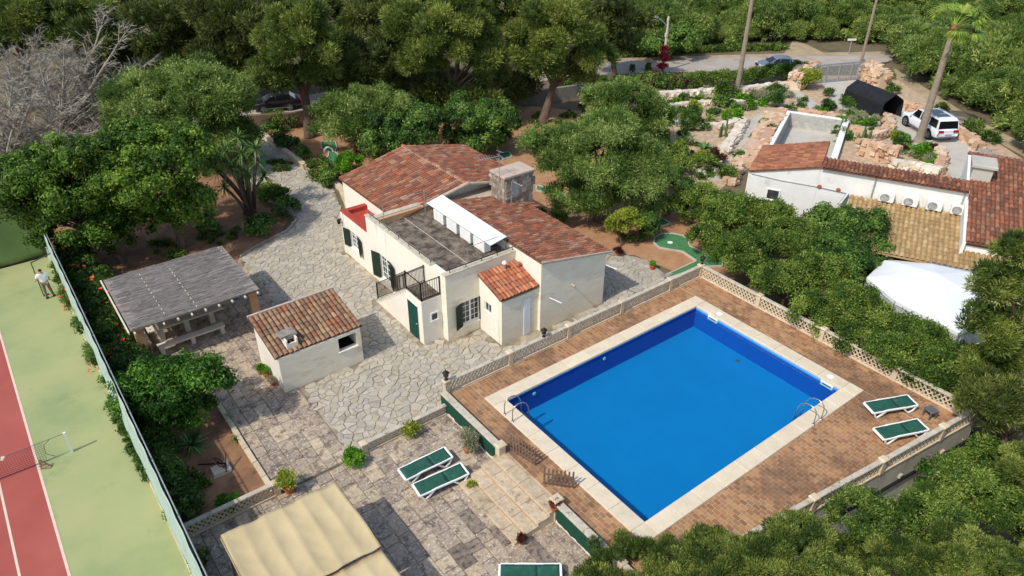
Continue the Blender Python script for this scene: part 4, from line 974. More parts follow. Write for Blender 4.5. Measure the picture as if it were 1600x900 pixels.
b = MB(); b.lathe([(.1, 0), (.13, .12), (.1, .25), (.06, .28)], (10.45, HY0 + .4, .96), 12); tag(b.build('jug', M_stonec, off=(10.45, HY0 + .4, .96)), 'pale stone jug standing inside the open hatch of the hut', 'jug')
b = MB()
for k in range(9): v_, f_ = stone_block((9.98 + k * .09, HY0 + .35 + random.uniform(-.05, .12), 1.0), (.12, .12, .1)); b.add(v_, f_)
tag(b.build('firewood_ash', M_rockg, off=(10.3, HY0 + .4, .95)), 'heap of grey ash and lumps inside the hut hatch', 'ash heap')
hr = tiled_roof(hut, 'roof', (HX0 - .12, HY1 + .1, 2.47), (1, 0, 0), (0, -1, -.19), 19, 8, M_tileold, cp=.2165, rp=.355)
b = MB(); b.beam((HX0 - .15, HY1 + .12, 2.5), (HX1 + .15, HY1 + .12, 2.5), .12, .1); b.build('ridge_board', M_mortar, hut)
cn = MB(); cx, cy = 7.95, 26.42
cn.box((cx - .26, cy - .22, 1.9), (cx - .2, cy + .3, 2.42)); cn.box((cx + .2, cy - .22, 1.9), (cx + .26, cy + .3, 2.42)); cn.box((cx - .2, cy - .22, 1.9), (cx + .2, cy - .16, 2.24)); cn.box((cx - .2, cy + .24, 1.9), (cx + .2, cy + .3, 2.42)); cn.build('chimney', M_white, hut)
cn = MB(); cn.box((cx - .2, cy - .16, 2.0), (cx + .2, cy + .24, 2.1)); cn.build('flue_mouth', M_sotblack, hut)
cn = MB(); cn.v, cn.f = stone_block((cx - .02, cy + .3, 2.46), (.85, .62, .1)); cn.m = [0] * len(cn.f); cn.build('chimney_cap', M_rockg, hut)
# ================================================================ PERGOLA
pg = thing('pergola', 'stone pillared pergola roofed with grey weathered canes over the picnic table', 'pergola', (5.5, 33.8, 0))
PX0, PX1, PY0, PY1, PZ2 = 2.6, 8.38, 31.1, 36.4, 2.32
pil = [(2.95, 31.9), (8.15, 31.75), (2.95, 36.1), (8.15, 36.0)]
for x, y in pil:
    b = MB(); b.cbox((x - .19, y - .19, 0), (x + .19, y + .19, 1.9), .02); b.cbox((x - .24, y - .24, 1.9), (x + .24, y + .24, 2.0), .02); b.build('pillar', M_pillar, pg)
for x0, y0, x1, y1 in ((PX0 - .15, 31.8, PX1 + .1, 31.65), (PX0 - .15, 36.1, PX1 + .1, 36.0)):
    b = MB(); b.beam((x0, y0, 2.09), (x1, y1, 2.09), .2, .18); b.build('beam', M_wood, pg)
for k in range(10):
    x = PX0 + .12 + k * (PX1 - PX0 - .24) / 9; b = MB(); b.beam((x, PY0 - .15, 2.22), (x, PY1 + .12, 2.26), .07, .08); b.build('rafter', M_bench, pg)
# cane roof: many thin cane sheaves (count beyond telling apart) laid along x
n = 1500; V = []; F = []
for i in range(n):
    L = random.uniform(.5, 1.5); x = random.uniform(PX0 - .02, PX1 - L + .04); y = PY0 + (PY1 - PY0) * random.random(); z = PZ2 + .045 + random.uniform(0, .03); a = random.uniform(-.07, .07); r = random.uniform(.009, .018); e = random.uniform(-.012, .012)
    o = len(V); V += [(x, y - r, z), (x + L, y - r + a * L, z + e), (x + L, y + r + a * L, z + e), (x, y + r, z), (x, y, z + r), (x + L, y + a * L, z + r + e)]; F += [(o, o + 1, o + 5, o + 4), (o + 3, o + 4, o + 5, o + 2)]
b = MB(); b.v = V; b.f = [list(f) for f in F]; b.m = [0] * len(F); b.box((PX0, PY0, PZ2 - .02), (PX1, PY1, PZ2 + .05)); o = b.build('cane_roof', M_thatch, pg); o['kind'] = 'stuff'
for x, yA, yB in ((4.15, PY0 + .4, PY1 - .3), (5.5, PY0 + .1, PY1 - .9), (8.15, PY1 - .7, PY1 - .1)):
    for y in np.arange(yA, yB, .42):
        b = MB(); b.box((x - .012, y, PZ2 + .085), (x + .012, y + .16, PZ2 + .1)); b.build('batten_clip', M_bench, pg)
b = MB(); b.beam((2.5, 31.0, 2.3), (2.5, 36.5, 2.3), .06, .1); b.build('edge_board', M_bench, pg)
# picnic table + benches
t = thing('picnic_table', 'long cream stone table under the cane pergola', 'table', (5.2, 33.45, 0))
b = MB(); b.cbox((3.45, 33.1, .68), (7.0, 33.75, .76), .01); b.build('table_top', M_bench, t)
for x in (4.0, 5.2, 6.4): b = MB(); b.box((x - .12, 33.2, 0), (x + .12, 33.65, .68)); b.build('leg', M_bench, t)
def bench(label, x0, x1, y0, y1, back=False):
    t = thing('stone_bench', label, 'bench', ((x0 + x1) / 2, (y0 + y1) / 2, 0), 0, 'benches under the pergola')
    b = MB(); b.cbox((x0, y0, .4), (x1, y1, .48), .01); b.build('seat', M_bench, t)
    for x in (x0 + .15, (x0 + x1) / 2, x1 - .15): b = MB(); b.box((x - .09, y0 + .03, 0), (x + .09, y1 - .03, .4)); b.build('leg', M_bench, t)
bench('long cream stone bench on the open side of the pergola table', 3.55, 6.65, 31.95, 32.35)
bench('stone bench behind the pergola table, deepest in shade', 3.6, 6.8, 34.3, 34.7)
bench('short stone bench at the left end of the pergola table', 3.0, 3.4, 32.6, 34.2)
# ================================================================ CANOPY over the lower terrace
cv = thing('shade_canopy', 'tan canvas shade canopy with sagging bays at the bottom edge of the terrace', 'canopy', (4, 15, 0))
def canvas(name, x0, x1, y0, y1, z, nb, drop=0.0, slant=0.0):
    V, F = [], []; nx_ = nb * 8; ny = 24
    for j in range(ny + 1):
        for i in range(nx_ + 1):
            u = i / nx_; v = j / ny; ph = (u * nb) % 1.0; k = int(u * nb - 1e-9)
            x = x0 + (x1 - x0) * u; y = y0 + (y1 - y0) * v
            zz = z - .05 * (1 - (2 * ph - 1) ** 2) * (0.6 + .5 * math.sin(PI * v)) + .012 * math.sin(9 * v + 3 * k) * math.sin(PI * ph) - drop * v + .006 * math.sin(23 * u + 11 * v) + .010 * math.sin(31 * v + 9 * math.sin(5 * u + k)) * math.sin(PI * ph) ** 2
            V.append((x + .02 * math.sin(7 * v + k), y + slant * u + .03 * math.sin(PI * u * nb), zz))
    for j in range(ny):
        for i in range(nx_): a = j * (nx_ + 1) + i; F.append([a, a + 1, a + nx_ + 2, a + nx_ + 1])
    b = MB(); b.v = V; b.f = F; b.m = [0] * len(F); o = b.build(name, M_canvas, cv, smooth=True); s = o.modifiers.new('thickness', 'SOLIDIFY'); s.thickness = .01; return o
canvas('canvas', 2.1, 5.98, 14.75, 18.05, 2.1, 6, slant=-.12)
canvas('canvas', 2.6, 5.95, 9.2, 14.9, 1.98, 5, slant=-.35)
# scalloped valance on the left
n = 30; vs = []
for i in range(n + 1): y = 18.05 - i * .2; vs += [(2.1, y, 2.1), (2.05, y, 1.93 - .03 * abs(math.sin(i * .9)))]
b = MB(); b.add(vs, [(2 * i, 2 * i + 1, 2 * i + 3, 2 * i + 2) for i in range(n)]); o = b.build('valance', M_canvas, cv); o.modifiers.new('thickness', 'SOLIDIFY').thickness = .008
for x, y in ((2.15, 17.95), (5.9, 17.8), (5.9, 14.7), (2.15, 14.7), (5.9, 10), (2.3, 10)): b = MB(); b.tube([(x, y, 0), (x, y, 2.0)], .03, 8); b.build('post', M_wood, cv)
for p, q in (((2.1, 17.98, 1.99), (5.95, 17.85, 1.99)), ((2.1, 14.72, 1.94), (5.95, 14.6, 1.94))): b = MB(); b.beam(p, q, .05); b.build('beam', M_wood, cv)
# ================================================================ SUN LOUNGERS
def make_lounger(label, x, y, rz, z, group):
    t = thing('sun_lounger', label, 'sun lounger', (x, y, z), rz, group); c, s = math.cos(0), 0
    L, W_ = 2.0, .66
    for sd_ in (-1, 1):
        yy = sd_ * W_ / 2
        b = MB(); pts = [(-1.0, yy, .30), (-.55, yy, .31), (-.35, yy, .34), (.5, yy, .34), (.9, yy, .36), (1.0, yy, .36)]
        for p, q in zip(pts[:-1], pts[1:]): b.beam(p, q, .055, .06)
        b.build('side_rail', M_lframe, t, off=(0, 0, 0))
        for (xa, xb) in ((-.62, -.86), (-.5, -.72)): pass
        for pl in ([(-.42, yy, .33), (-.62, yy, .14), (-.8, yy, 0.02)], [(-.98, yy, .3), (-.9, yy, .12), (-.8, yy, .02)], [(.35, yy, .33), (.52, yy, .15), (.66, yy, .02)], [(.95, yy, .34), (.86, yy, .14), (.66, yy, .02)]):
            b = MB(); 
            for p, q in zip(pl[:-1], pl[1:]): b.beam(p, q, .05, .06)
            b.build('leg', M_lframe, t, off=(0, 0, 0))
    for xx, zz in ((-1.02, .30), (1.0, .36)): b = MB(); b.cbox((xx - .04, -W_ / 2, zz - .04), (xx + .04, W_ / 2, zz + .035), .012); b.build('end_rail', M_lframe, t, off=(0, 0, 0))
    for nm, xa, xb, za, zb in (('seat_sling', -.97, .22, .315, .335), ('back_sling', .225, .96, .34, .37)):
        V, F = [], []; n, m = 8, 6
        for i in range(n + 1):
            for j in range(m + 1): u, v = i / n, j / m; V.append((xa + (xb - xa) * u, (-.5 + v) * (W_ - .04), za + (zb - za) * u + .022 - .02 * math.sin(PI * v)))
        for i in range(n):
            for j in range(m): a = i * (m + 1) + j; F.append([a, a + m + 1, a + m + 2, a + 1])
        b = MB(); b.v = V; b.f = F; b.m = [0] * len(F); o = b.build(nm, M_sling, t, smooth=True, off=(0, 0, 0)); o.modifiers.new('thickness', 'SOLIDIFY').thickness = .012
    return t
lg = 'green sling sun loungers'
make_lounger('green and white sun lounger on the lower terrace, the one nearer the house', 9.72, 18.32, math.radians(-3), .035, lg)
make_lounger('green and white sun lounger on the lower terrace, nearer the tan canopy', 9.75, 17.28, math.radians(-6), .035, lg)
make_lounger('green and white sun lounger on the pool deck, the one closer to the hedge side', 26.55, 9.15, math.radians(-25), DZ + .005, lg)
make_lounger('green and white sun lounger on the pool deck, next to the retaining wall balustrade', 25.45, 8.1, math.radians(-23), DZ + .005, lg)
make_lounger('green sun lounger cut off by the bottom edge, below the stone steps', 9.9, 12.05, math.radians(-38), .035, lg)
t = thing('side_table', 'small dark grey side table beside the two sunbeds on the pool deck', 'side table', (27.5, 7.95, DZ), math.radians(-20))
b = MB(); b.cbox((-.2, -.22, .36), (.2, .22, .41), .015); b.build('table_top', M_grey, t, off=(0, 0, 0))
for x in (-.16, .16):
    for y in (-.17, .17): b = MB(); b.beam((x, y, 0), (x, y, .36), .05); b.build('leg', M_grey, t, off=(0, 0, 0))
# stone block on the deck near the lower balustrade
b = MB(); b.cbox((19.0, 8.35, DZ), (19.75, 8.95, DZ + .05), .01); tag(b.build('cover_slab', M_rockg, off=(19.3, 8.6, DZ)), 'pale square cover slab lying on the pool deck by the lower balustrade', 'slab')
# garden lanterns on the balustrade pillars
def lantern(label, x, y, z, s=1.0):
    t = thing('garden_lantern', label, 'lantern', (x, y, z), 0, 'lanterns on the balustrade')
    b = MB(); b.lathe([(.09 * s, 0), (.09 * s, .02), (.03 * s, .05), (.025 * s, .14 * s)], (x, y, z), 10); b.build('base', M_iron, t)
    b = MB(); b.lathe([(.05 * s, .14 * s), (.11 * s, .18 * s), (.13 * s, .36 * s)], (x, y, z), 8); b.build('glass', M_carglass, t)
    b = MB(); b.lathe([(.16 * s, .36 * s), (.12 * s, .4 * s), (.03 * s, .48 * s), (.01 * s, .54 * s)], (x, y, z), 8); b.build('lid', M_iron, t)
lantern('black lantern on the corner pillar between terrace and pool deck', 12.45, 21.05, DZ + .77)
lantern('black lantern on the long balustrade in front of the white door', 17.75, 21.05, DZ + .7)
lantern('black lantern on the corner pillar beside the putting green', 28.6, 21.05, DZ + .77)
lantern('black lantern on the hedge side balustrade, right of the pool', 28.6, 11.9, DZ + .7)
# ================================================================ NEIGHBOUR'S HOUSE
M_tilemix = pm('weathered_red_tile', [srgb(112, 72, 54), srgb(150, 100, 76)], 6, 6, 0.9, 0.3, 30, var=0.22, pal=[srgb(168, 102, 72), srgb(128, 88, 70), srgb(180, 118, 84), srgb(110, 82, 68), srgb(156, 124, 98), srgb(140, 84, 62)], stain=(srgb(72, 58, 48), 5, 0.54, 0.6), stain2=(srgb(170, 150, 124), 7, 0.6, 0.5))
NA = math.radians(-63.3); NU = Vector((math.cos(NA), math.sin(NA), 0)); NV = Vector((-NU.y, NU.x, 0)); NO = Vector((36.94, 24.86, 0))
def nb(u, v, z=0.0): p = NO + NU * u + NV * v; return (p.x, p.y, z)
NF = Matrix(((NU.x, NV.x, 0, NO.x), (NU.y, NV.y, 0, NO.y), (0, 0, 1, 0), (0, 0, 0, 1)))
nh = thing('neighbour_house', 'white neighbouring house with red and sand tiled roofs beyond the hedge', 'house', nb(8, 2))
def nprism(name, uv, z0, z1, mat, zf=None, par=None):
    b = MB(); n = len(uv); vs = [nb(u, v, z0) for u, v in uv] + [nb(u, v, zf(u, v) if zf else z1) for u, v in uv]
    ar = sum(uv[i][0] * uv[(i + 1) % n][1] - uv[(i + 1) % n][0] * uv[i][1] for i in range(n))
    fs = [list(range(n, 2 * n)), list(range(n - 1, -1, -1))] + [(i, (i + 1) % n, n + (i + 1) % n, n + i) for i in range(n)]
    if ar < 0: fs = [list(reversed(f)) for f in fs]
    b.add(vs, fs); return b.build(name, mat, par or nh)
M_white3 = pm('old_whitewash', [srgb(222, 220, 212), srgb(236, 234, 228)], 1.0, 6, 0.9, 0.3, 8, stain=(srgb(190, 186, 176), 1.3, 0.57, 0.5))
nprism('wall', rect(0, 0, 4.0, 4.4), -.5, 3, M_white3, lambda u, v: 3.16 + u * .25)
nprism('wall', rect(4.0, .02, 11.7, .9), -.5, 4.2, M_white3)
nprism('wall', rect(11.7, -3.6, 18, 4.8), -.5, 2.75, M_white3)
tiled_roof(nh, 'roof', nb(4.0, -.1, 4.3), NV, NU * -1 + Vector((0, 0, -.25)), 21, 10, pm('red_flat_tile', [srgb(138, 88, 64), srgb(160, 106, 78)], 5, 6, 0.9, 0.3, 20, var=0.18, stain=(srgb(92, 66, 52), 2.5, 0.53, 0.65), pal=[srgb(162, 104, 76), srgb(144, 88, 64), srgb(174, 122, 90), srgb(128, 82, 62)]), cp=.215, rp=.405)
tiled_roof(nh, 'roof', nb(4.05, .9, 4.52), NU, NV * -1 + Vector((0, 0, -.2)), 35, 3, pm('dark_mottled_tile', [srgb(104, 66, 52), srgb(150, 98, 72)], 6, 6, 0.9, 0.3, 20, var=0.2, pal=[srgb(150, 92, 64), srgb(112, 76, 62), srgb(168, 120, 92), srgb(96, 66, 56)], stain=(srgb(60, 46, 40), 4, 0.52, 0.6), stain2=(srgb(180, 160, 136), 6, 0.62, 0.5)), cp=.217, rp=.36, parts=True)
tiled_roof(nh, 'sand_tile_roof', nb(5.9, -.06, 2.86), NU, NV * -1 + Vector((0, 0, -.135)), 38, 13, M_tiletan, cp=.25, rp=.4, scale=1.15, bedmat=M_tiletan)
tiled_roof(nh, 'roof', nb(11.75, 4.9, 4.62), NU, NV * -1 + Vector((0, 0, -.18)), 30, 21, M_tilemix, cp=.217, rp=.42)
tiled_roof(nh, 'roof', nb(11.75, 4.9, 4.62), NU, NV + Vector((0, 0, -.25)), 30, 4, M_tile, cp=.217, rp=.42, parts=False)
b = MB()
for k in range(1): b.box((11.66, -3.9, 2.9), (11.78, 0.0, 3.05), NF)
nprism('wall', [(11.62, -3.9), (11.78, -3.9), (11.78, 4.9), (11.62, 4.9)], 2.0, 3, M_white3, lambda u, v: 3.02 + (v + 3.9) * .182)
# small window
b = MB(); b.box((1.32, -.015, 1.72), (1.98, .02, 2.3), NF); g = b.build('window', M_glass, nh)
b = MB(); 
for a, c in (((1.24, -.05, 1.66), (1.32, .01, 2.36)), ((1.98, -.05, 1.66), (2.06, .01, 2.36)), ((1.32, -.05, 2.3), (1.98, .01, 2.36)), ((1.2, -.09, 1.6), (2.1, .01, 1.66))): b.box(a, c, NF)
b.build('window_frame', M_frame, g)
for u_, z_ in ((4.15, 3.05), (5.2, 3.05)): b = MB(); b.lathe([(.1, 0), (.13, .04), (.05, .06)], (0, 0, 0), 10, NF @ TR(u_, -.005, z_) @ Matrix.Rotation(PI / 2, 4, 'X')); b.build('clay_vent', M_pot, nh)
b = MB(); b.tube([nb(.2, -.03, 3.1), nb(2, -.03, 3.0), nb(4.2, -.03, 3.0), nb(5.8, -.03, 2.92)], .02, 5); b.build('cable', M_galv, nh)
for u_ in (7.0, 11.5): b = MB(); b.tube([nb(u_, -.05, 4.2), nb(u_, -.05, 2.9)], .04, 8); b.build('downpipe', M_galv, nh)
b = MB(); b.tube([nb(5.75, -.1, 2.95), nb(5.5, -.4, 2.4)], .09, 8); b.build('stove_pipe', M_galv, nh)
b = MB(); b.beam(nb(10.3, -5.25, 2.12), nb(15.5, -5.25, 2.12), .12, .1); b.build('gutter', M_galv, nh)
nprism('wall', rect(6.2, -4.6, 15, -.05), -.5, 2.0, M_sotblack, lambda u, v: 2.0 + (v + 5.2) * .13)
b = MB(); b.box((11.75, 2.1, 3.2), (12.75, 3.4, 4.95), NF); b.cbox((11.62, 1.95, 4.95), (12.9, 3.55, 5.12), .03, NF); b.build('chimney', M_conc, nh)
for i, lb in enumerate(('leftmost of four condensers on the neighbouring white wall', 'second condenser from the left on the neighbouring white wall', 'third condenser from the left on the neighbouring white wall', 'rightmost of four condensers on the neighbouring white wall')):
    condenser(lb, NF @ TR(7.78 + i * 1.22, -.42, 2.93), 'air conditioners on the neighbouring wall', .78, .55, .32)
# lean-to metal gate piece by chimney
b = MB(); b.box((10.3, 3.6, 0), (10.35, 6.4, 2.6), NF)
for k in range(8): b.box((10.28, 3.65 + k * .34, 0), (10.3, 3.8 + k * .34, 2.6), NF)
tag(b.build('metal_side_gate', M_galv, off=nb(10.3, 5)), 'pale corrugated metal side gate behind the neighbouring roof', 'gate')
# white party tent
tn = thing('party_tent', 'white hexagonal party tent between the hedge and the sand tiled roof', 'tent', nb(11, -8))
ring = [(8.3, -5.3), (10.4, -4.3), (13.0, -4.4), (13.4, -8.2), (11.7, -10.9), (9.0, -9.3), (7.6, -7.6)]
cpt = (10.6, -7.2); b = MB(); n = len(ring)
vs = [nb(cpt[0], cpt[1], 2.6)] + [nb(cpt[0] + (u - cpt[0]) * .62, cpt[1] + (v - cpt[1]) * .62, 2.16) for u, v in ring] + [nb(u, v, 1.8) for u, v in ring] + [nb(u, v, 1.62) for u, v in ring]
fs = [(0, 1 + i, 1 + (i + 1) % n) for i in range(n)] + [(1 + i, 1 + n + i, 1 + n + (i + 1) % n, 1 + (i + 1) % n) for i in range(n)] + [(1 + n + i, 1 + 2 * n + i, 1 + 2 * n + (i + 1) % n, 1 + n + (i + 1) % n) for i in range(n)]
b.add(vs, fs); o = b.build('tent_roof', M_tentw, tn); o.modifiers.new('thickness', 'SOLIDIFY').thickness = .02
M_tentside = pm('translucent_tent_side', [srgb(176, 180, 184), srgb(206, 210, 212)], 2, 4, 0.5, 0.3, 6)
for i in range(n):
    p, q = ring[i], ring[(i + 1) % n]; vs = []; m = 16
    for k in range(m + 1):
        t = k / m; off = .05 * math.sin(k * 2.4); u = p[0] + (q[0] - p[0]) * t; v = p[1] + (q[1] - p[1]) * t; du, dv = u - cpt[0], v - cpt[1]; L = math.hypot(du, dv)
        vs += [nb(u - du / L * .04, v - dv / L * .04, 1.75), nb(u + du / L * off, v + dv / L * off, 0)]
    b = MB(); b.add(vs, [(2 * k, 2 * k + 1, 2 * k + 3, 2 * k + 2) for k in range(m)]); o = b.build('tent_side', M_tentside, tn); o.modifiers.new('thickness', 'SOLIDIFY').thickness = .01
    b = MB(); b.tube([nb(*p, 0), nb(*p, 1.8)], .03, 6); b.build('tent_pole', M_galv, tn)

# neighbouring yard ---------------------------------------------------------
yard = P2((1075, 132), (1260, 118), (1400, 118), (1600, 250), (1600, 330), (1500, 300), (1290, 250), (1170, 262), (1120, 300), (1070, 290), (1040, 230), (985, 160))
hole = [nb(u, v)[:2] for u, v in ((-.15, 11.05), (4.0, 11.05), (4.0, 21.3), (-.15, 21.3))]
ya = sum(yard[i][0] * yard[(i + 1) % len(yard)][1] - yard[(i + 1) % len(yard)][0] * yard[i][1] for i in range(len(yard))); ha = sum(hole[i][0] * hole[(i + 1) % 4][1] - hole[(i + 1) % 4][0] * hole[i][1] for i in range(4))
if ya * ha > 0: hole = hole[::-1]
from mathutils.geometry import tessellate_polygon
tp = [[Vector((x, y, 0)) for x, y in yard], [Vector((x, y, 0)) for x, y in hole]]; b = MB(); allp = yard + hole
b.add([(x, y, 0.004) for x, y in allp], [t_ for t_ in tessellate_polygon(tp)])
b.f = [f if (allp[f[1]][0] - allp[f[0]][0]) * (allp[f[2]][1] - allp[f[0]][1]) - (allp[f[2]][0] - allp[f[0]][0]) * (allp[f[1]][1] - allp[f[0]][1]) > 0 else f[::-1] for f in b.f]
struct(b, 'rock_garden_gravel', M_gravel)
drive = P2((1283, 128), (1352, 124), (1392, 150), (1420, 178), (1500, 215), (1560, 262), (1600, 300), (1600, 340), (1500, 300), (1478, 262), (1440, 240), (1404, 225), (1330, 196), (1318, 175), (1292, 150))
sheet('driveway', drive, 0.012, M_conc)
path = P2((1103, 280), (1128, 262), (1150, 235), (1172, 190), (1182, 178), (1205, 178), (1190, 205), (1168, 235), (1140, 285))
sheet('garden_path', path, 0.012, M_conc)
sheet('garden_path', P2((1195, 178), (1250, 170), (1230, 140), (1238, 133), (1258, 150), (1290, 170), (1240, 182), (1200, 186)), 0.016, M_conc)
sheet('outer_strip', P2((1385, 112), (1440, 150), (1500, 190), (1600, 245), (1600, 225), (1510, 178), (1450, 140), (1400, 108)), 0.008, M_verge)
# unfinished block pool
bp = thing('unfinished_pool', 'empty grey block pool with pale rim behind the flat red roof', 'pool', nb(2, 17, .5))
bu0, bu1, bv0, bv1 = -.2, 4.05, 11.0, 21.2
bb = MB(); bb.box((bu0, bv0, -1.0), (bu1, bv1, -.8), NF); bb.build('pool_floor', M_conc, bp)
def blockwall(u0, v0, u1, v1, face):
    its = []; L = math.hypot(u1 - u0, v1 - v0); a = math.atan2(v1 - v0, u1 - u0); Mx = NF @ TR(u0, v0, 0) @ RZ(a)
    for r in range(6):
        x = -(.2 if r % 2 else 0)
        while x < L:
            x0 = max(x, 0); x1 = min(x + .4, L)
            if x1 - x0 > .05: c = MB(); c.box((x0 + .006, 0, -.8 + r * .2 + .006), (x1 - .006, .2, -.8 + r * .2 + .194), Mx); its.append((c.v, c.f))
            x += .4
    return its
its = blockwall(bu1, bv1, bu0, bv1, 0) + blockwall(bu0, bv0, bu0, bv1, 0) + blockwall(bu1, bv0, bu1, bv1, 0)
for u0, v0, u1, v1 in ((bu0, bv1 + .0, bu1, bv1 + .19), (bu0 - .19, bv0, bu0 - .01, bv1), (bu1 + .01, bv0, bu1 + .19, bv1)):
    b = MB(); b.box((u0, v0, -.8), (u1, v1, .4), NF); b.build('mortar_wall', M_conc, bp)
its = []
for (u0, v0, u1, v1, ax) in ((bu0, bv1 - .02, bu1, bv1 - .0, 0), (bu0, bv0, bu0 + .02, bv1, 1), (bu1 - .02, bv0, bu1, bv1, 1)):
    for r in range(6):
        s0, s1 = (u0, u1) if ax == 0 else (v0, v1); x = s0 - (.2 if r % 2 else 0)
        while x < s1:
            a, c = max(x, s0), min(x + .4, s1)
            if c - a > .06:
                q = MB(); 
                if ax == 0: q.box((a + .008, v0, -.8 + r * .2 + .008), (c - .008, v1, -.8 + r * .2 + .192), NF)
                else: q.box((u0, a + .008, -.8 + r * .2 + .008), (u1, c - .008, -.8 + r * .2 + .192), NF)
                its.append((q.v, q.f))
            x += .4
pieces(bp, 'block', its, M_block)
b = MB()
for u0, v0, u1, v1 in ((bu0 - .3, bv1, bu1 + .3, bv1 + .28), (bu0 - .3, bv0, bu0 + .02, bv1 - .004), (bu1 - .02, bv0 - .4, bu1 + .45, bv1 - .004)): b.cbox((u0, v0, .402), (u1, v1, .5), .02, NF)
b.build('rim', M_frame, bp)
b = MB(); b.box((4.7, 10.2, .0), (6.4, 13.8, .12), NF); tag(b.build('concrete_pad', M_conc, off=nb(5.5, 12)), 'low concrete pad between block pool and stone wall', 'concrete pad')
b = MB(); b.cbox((6.5, 9.6, 0), (6.75, 13.9, .6), .03, NF); tag(b.build('parapet_wall', M_frame, off=nb(6.6, 12)), 'short white parapet wall right of the block pool', 'wall')

# dry stone walls --------------------------------------------------------------
def fieldstones(name, label, path_, h, wd, mat, s=.28, cat='stone wall', density=1.0, par=None, z0=0.0, parts=True):
    """dry stone wall along a path of world points: every stone its own block"""
    its = []; t = thing(name, label, cat, (path_[0][0], path_[0][1], z0))
    for p, q in zip(path_[:-1], path_[1:]):
        L = math.hypot(q[0] - p[0], q[1] - p[1]); ux, uy = (q[0] - p[0]) / L, (q[1] - p[1]) / L; nn = int(L / s * (h / s) * max(1, wd / s) * 1.5 * density)
        hs = h if not isinstance(h, (tuple, list)) else h[0]
        for k in range(nn):
            u = random.uniform(0, L); v = random.uniform(-.5, .5) * wd; z = random.uniform(.1, 1) * hs
            edge = abs(v) > wd * .3 or z > hs * .7
            if not edge: continue
            sz = s * random.uniform(.7, 1.5); its.append(stone_block((p[0] + ux * u - uy * v, p[1] + uy * u + ux * v, z0 + z - sz * .25), (sz * 1.3, sz * 1.1, sz * .7)))
        b = MB(); F = Matrix(((ux, -uy, 0, p[0]), (uy, ux, 0, p[1]), (0, 0, 1, z0), (0, 0, 0, 1))); b.box((0, -wd * .45, 0), (L, wd * .45, hs * .92), F); b.build('wall_core', mat, t)
    pieces(t, 'stone', its, mat, 120 if parts else 0)
    return t
def W(*px, z=0.0): return [at(*p, z)[:2] for p in px]
fieldstones('stone_wall', 'long low pale stone wall below the flowering hedge, left of the gate', W((1030, 152), (1075, 150), (1130, 146), (1200, 140), (1262, 132)), .55, .7, M_rockw, .3)
fieldstones('stone_wall', 'upper pale stone terrace edge running towards the tall palm', W((1025, 172), (1080, 166), (1140, 162), (1180, 168)), .45, .6, M_rockw, .3)
fieldstones('stone_wall', 'pale stone edging on the left of the narrow garden path', W((1090, 200), (1130, 202), (1162, 190), (1150, 212), (1130, 240)), .5, .7, M_rockw, .28)
fieldstones('stone_wall', 'curved pale stone edging at the bottom of the garden path', W((1088, 275), (1110, 270), (1122, 258)), .45, .6, M_rockw, .28)
fieldstones('stone_wall', 'peach stone wall directly right of the narrow garden path', W((1140, 290), (1155, 255), (1180, 225), (1205, 182)), .5, .8, M_rockp, .3)
fieldstones('stone_wall', 'peach stone wall along the left side of the block pool', W((1165, 262), (1190, 228), (1222, 178)), .55, .9, M_rockp, .3)
fieldstones('stone_wall', 'heaped peach stone wing wall on the left of the metal gate', W((1240, 140), (1255, 128), (1267, 118)), 1.6, 1.3, M_rockp, .34)
fieldstones('stone_wall', 'heaped peach stone wing wall on the right of the metal gate', W((1352, 120), (1362, 130), (1380, 140)), 1.7, 1.3, M_rockp, .34)
fieldstones('stone_wall', 'low peach stone wall from the black tent down past the white car', W((1392, 158), (1420, 172), (1445, 178), (1500, 212), (1530, 235)), .6, .8, M_rockp, .3)
fieldstones('stone_wall', 'rounded peach stone bed wall in front of the black tent', W((1330, 210), (1358, 222), (1378, 216), (1390, 205), (1385, 190)), .8, .6, M_rockp, .3)
fieldstones('stone_wall', 'peach stone retaining wall right of the block pool rim', W((1340, 240), (1375, 250), (1400, 256)), 1.3, .7, M_rockp, .3)
fieldstones('stone_wall', 'pale stone bed wall under the leaning palm, parallel to the tiled ridge', W((1392, 262), (1430, 268), (1465, 276)), .7, .7, M_rockw, .3)
fieldstones('stone_wall', 'peach stone bed end wall right of the leaning palm', W((1465, 272), (1470, 255), (1468, 240)), .7, .5, M_rockp, .3)
fieldstones('stone_wall', 'peach stone edging behind the block pool', W((1245, 176), (1290, 182), (1330, 192)), .4, .8, M_rockp, .3)
fieldstones('stone_wall', 'stone edging along the outer track at the far right', W((1530, 238), (1570, 258), (1605, 280)), .4, .5, M_rockg, .3)
def rockfield(name, label, px_pts, n, s, mat, rad=1.6):
    V = []; its = MB()
    for k in range(n):
        p = random.choice(px_pts); x, y, _ = at(*p); a = random.uniform(0, 2 * PI); r = rad * math.sqrt(random.random()); sz = s * random.uniform(.4, 1.6)
        v_, f_ = stone_block((x + r * math.cos(a), y + r * math.sin(a), sz * .2), (sz * 1.3, sz, sz * .7)); its.add(v_, f_)
    o = its.build(name, mat, off=at(*px_pts[0])); tag(o, label, 'rocks', kind='stuff'); return o
rockfield('loose_rocks', 'loose peach stones scattered through the rock garden', [(1260, 150), (1275, 165), (1300, 178), (1330, 190), (1345, 205), (1360, 212), (1320, 205), (1300, 190), (1335, 225), (1350, 235), (1250, 165), (1100, 180), (1120, 190), (1110, 215), (1230, 160), (1210, 165), (1155, 175), (1400, 235), (1420, 255), (1345, 215), (1325, 230), (1170, 240), (1190, 205), (1290, 195), (1315, 180), (1365, 235), (1385, 245), (1235, 180)], 3400, .2, M_rockp)
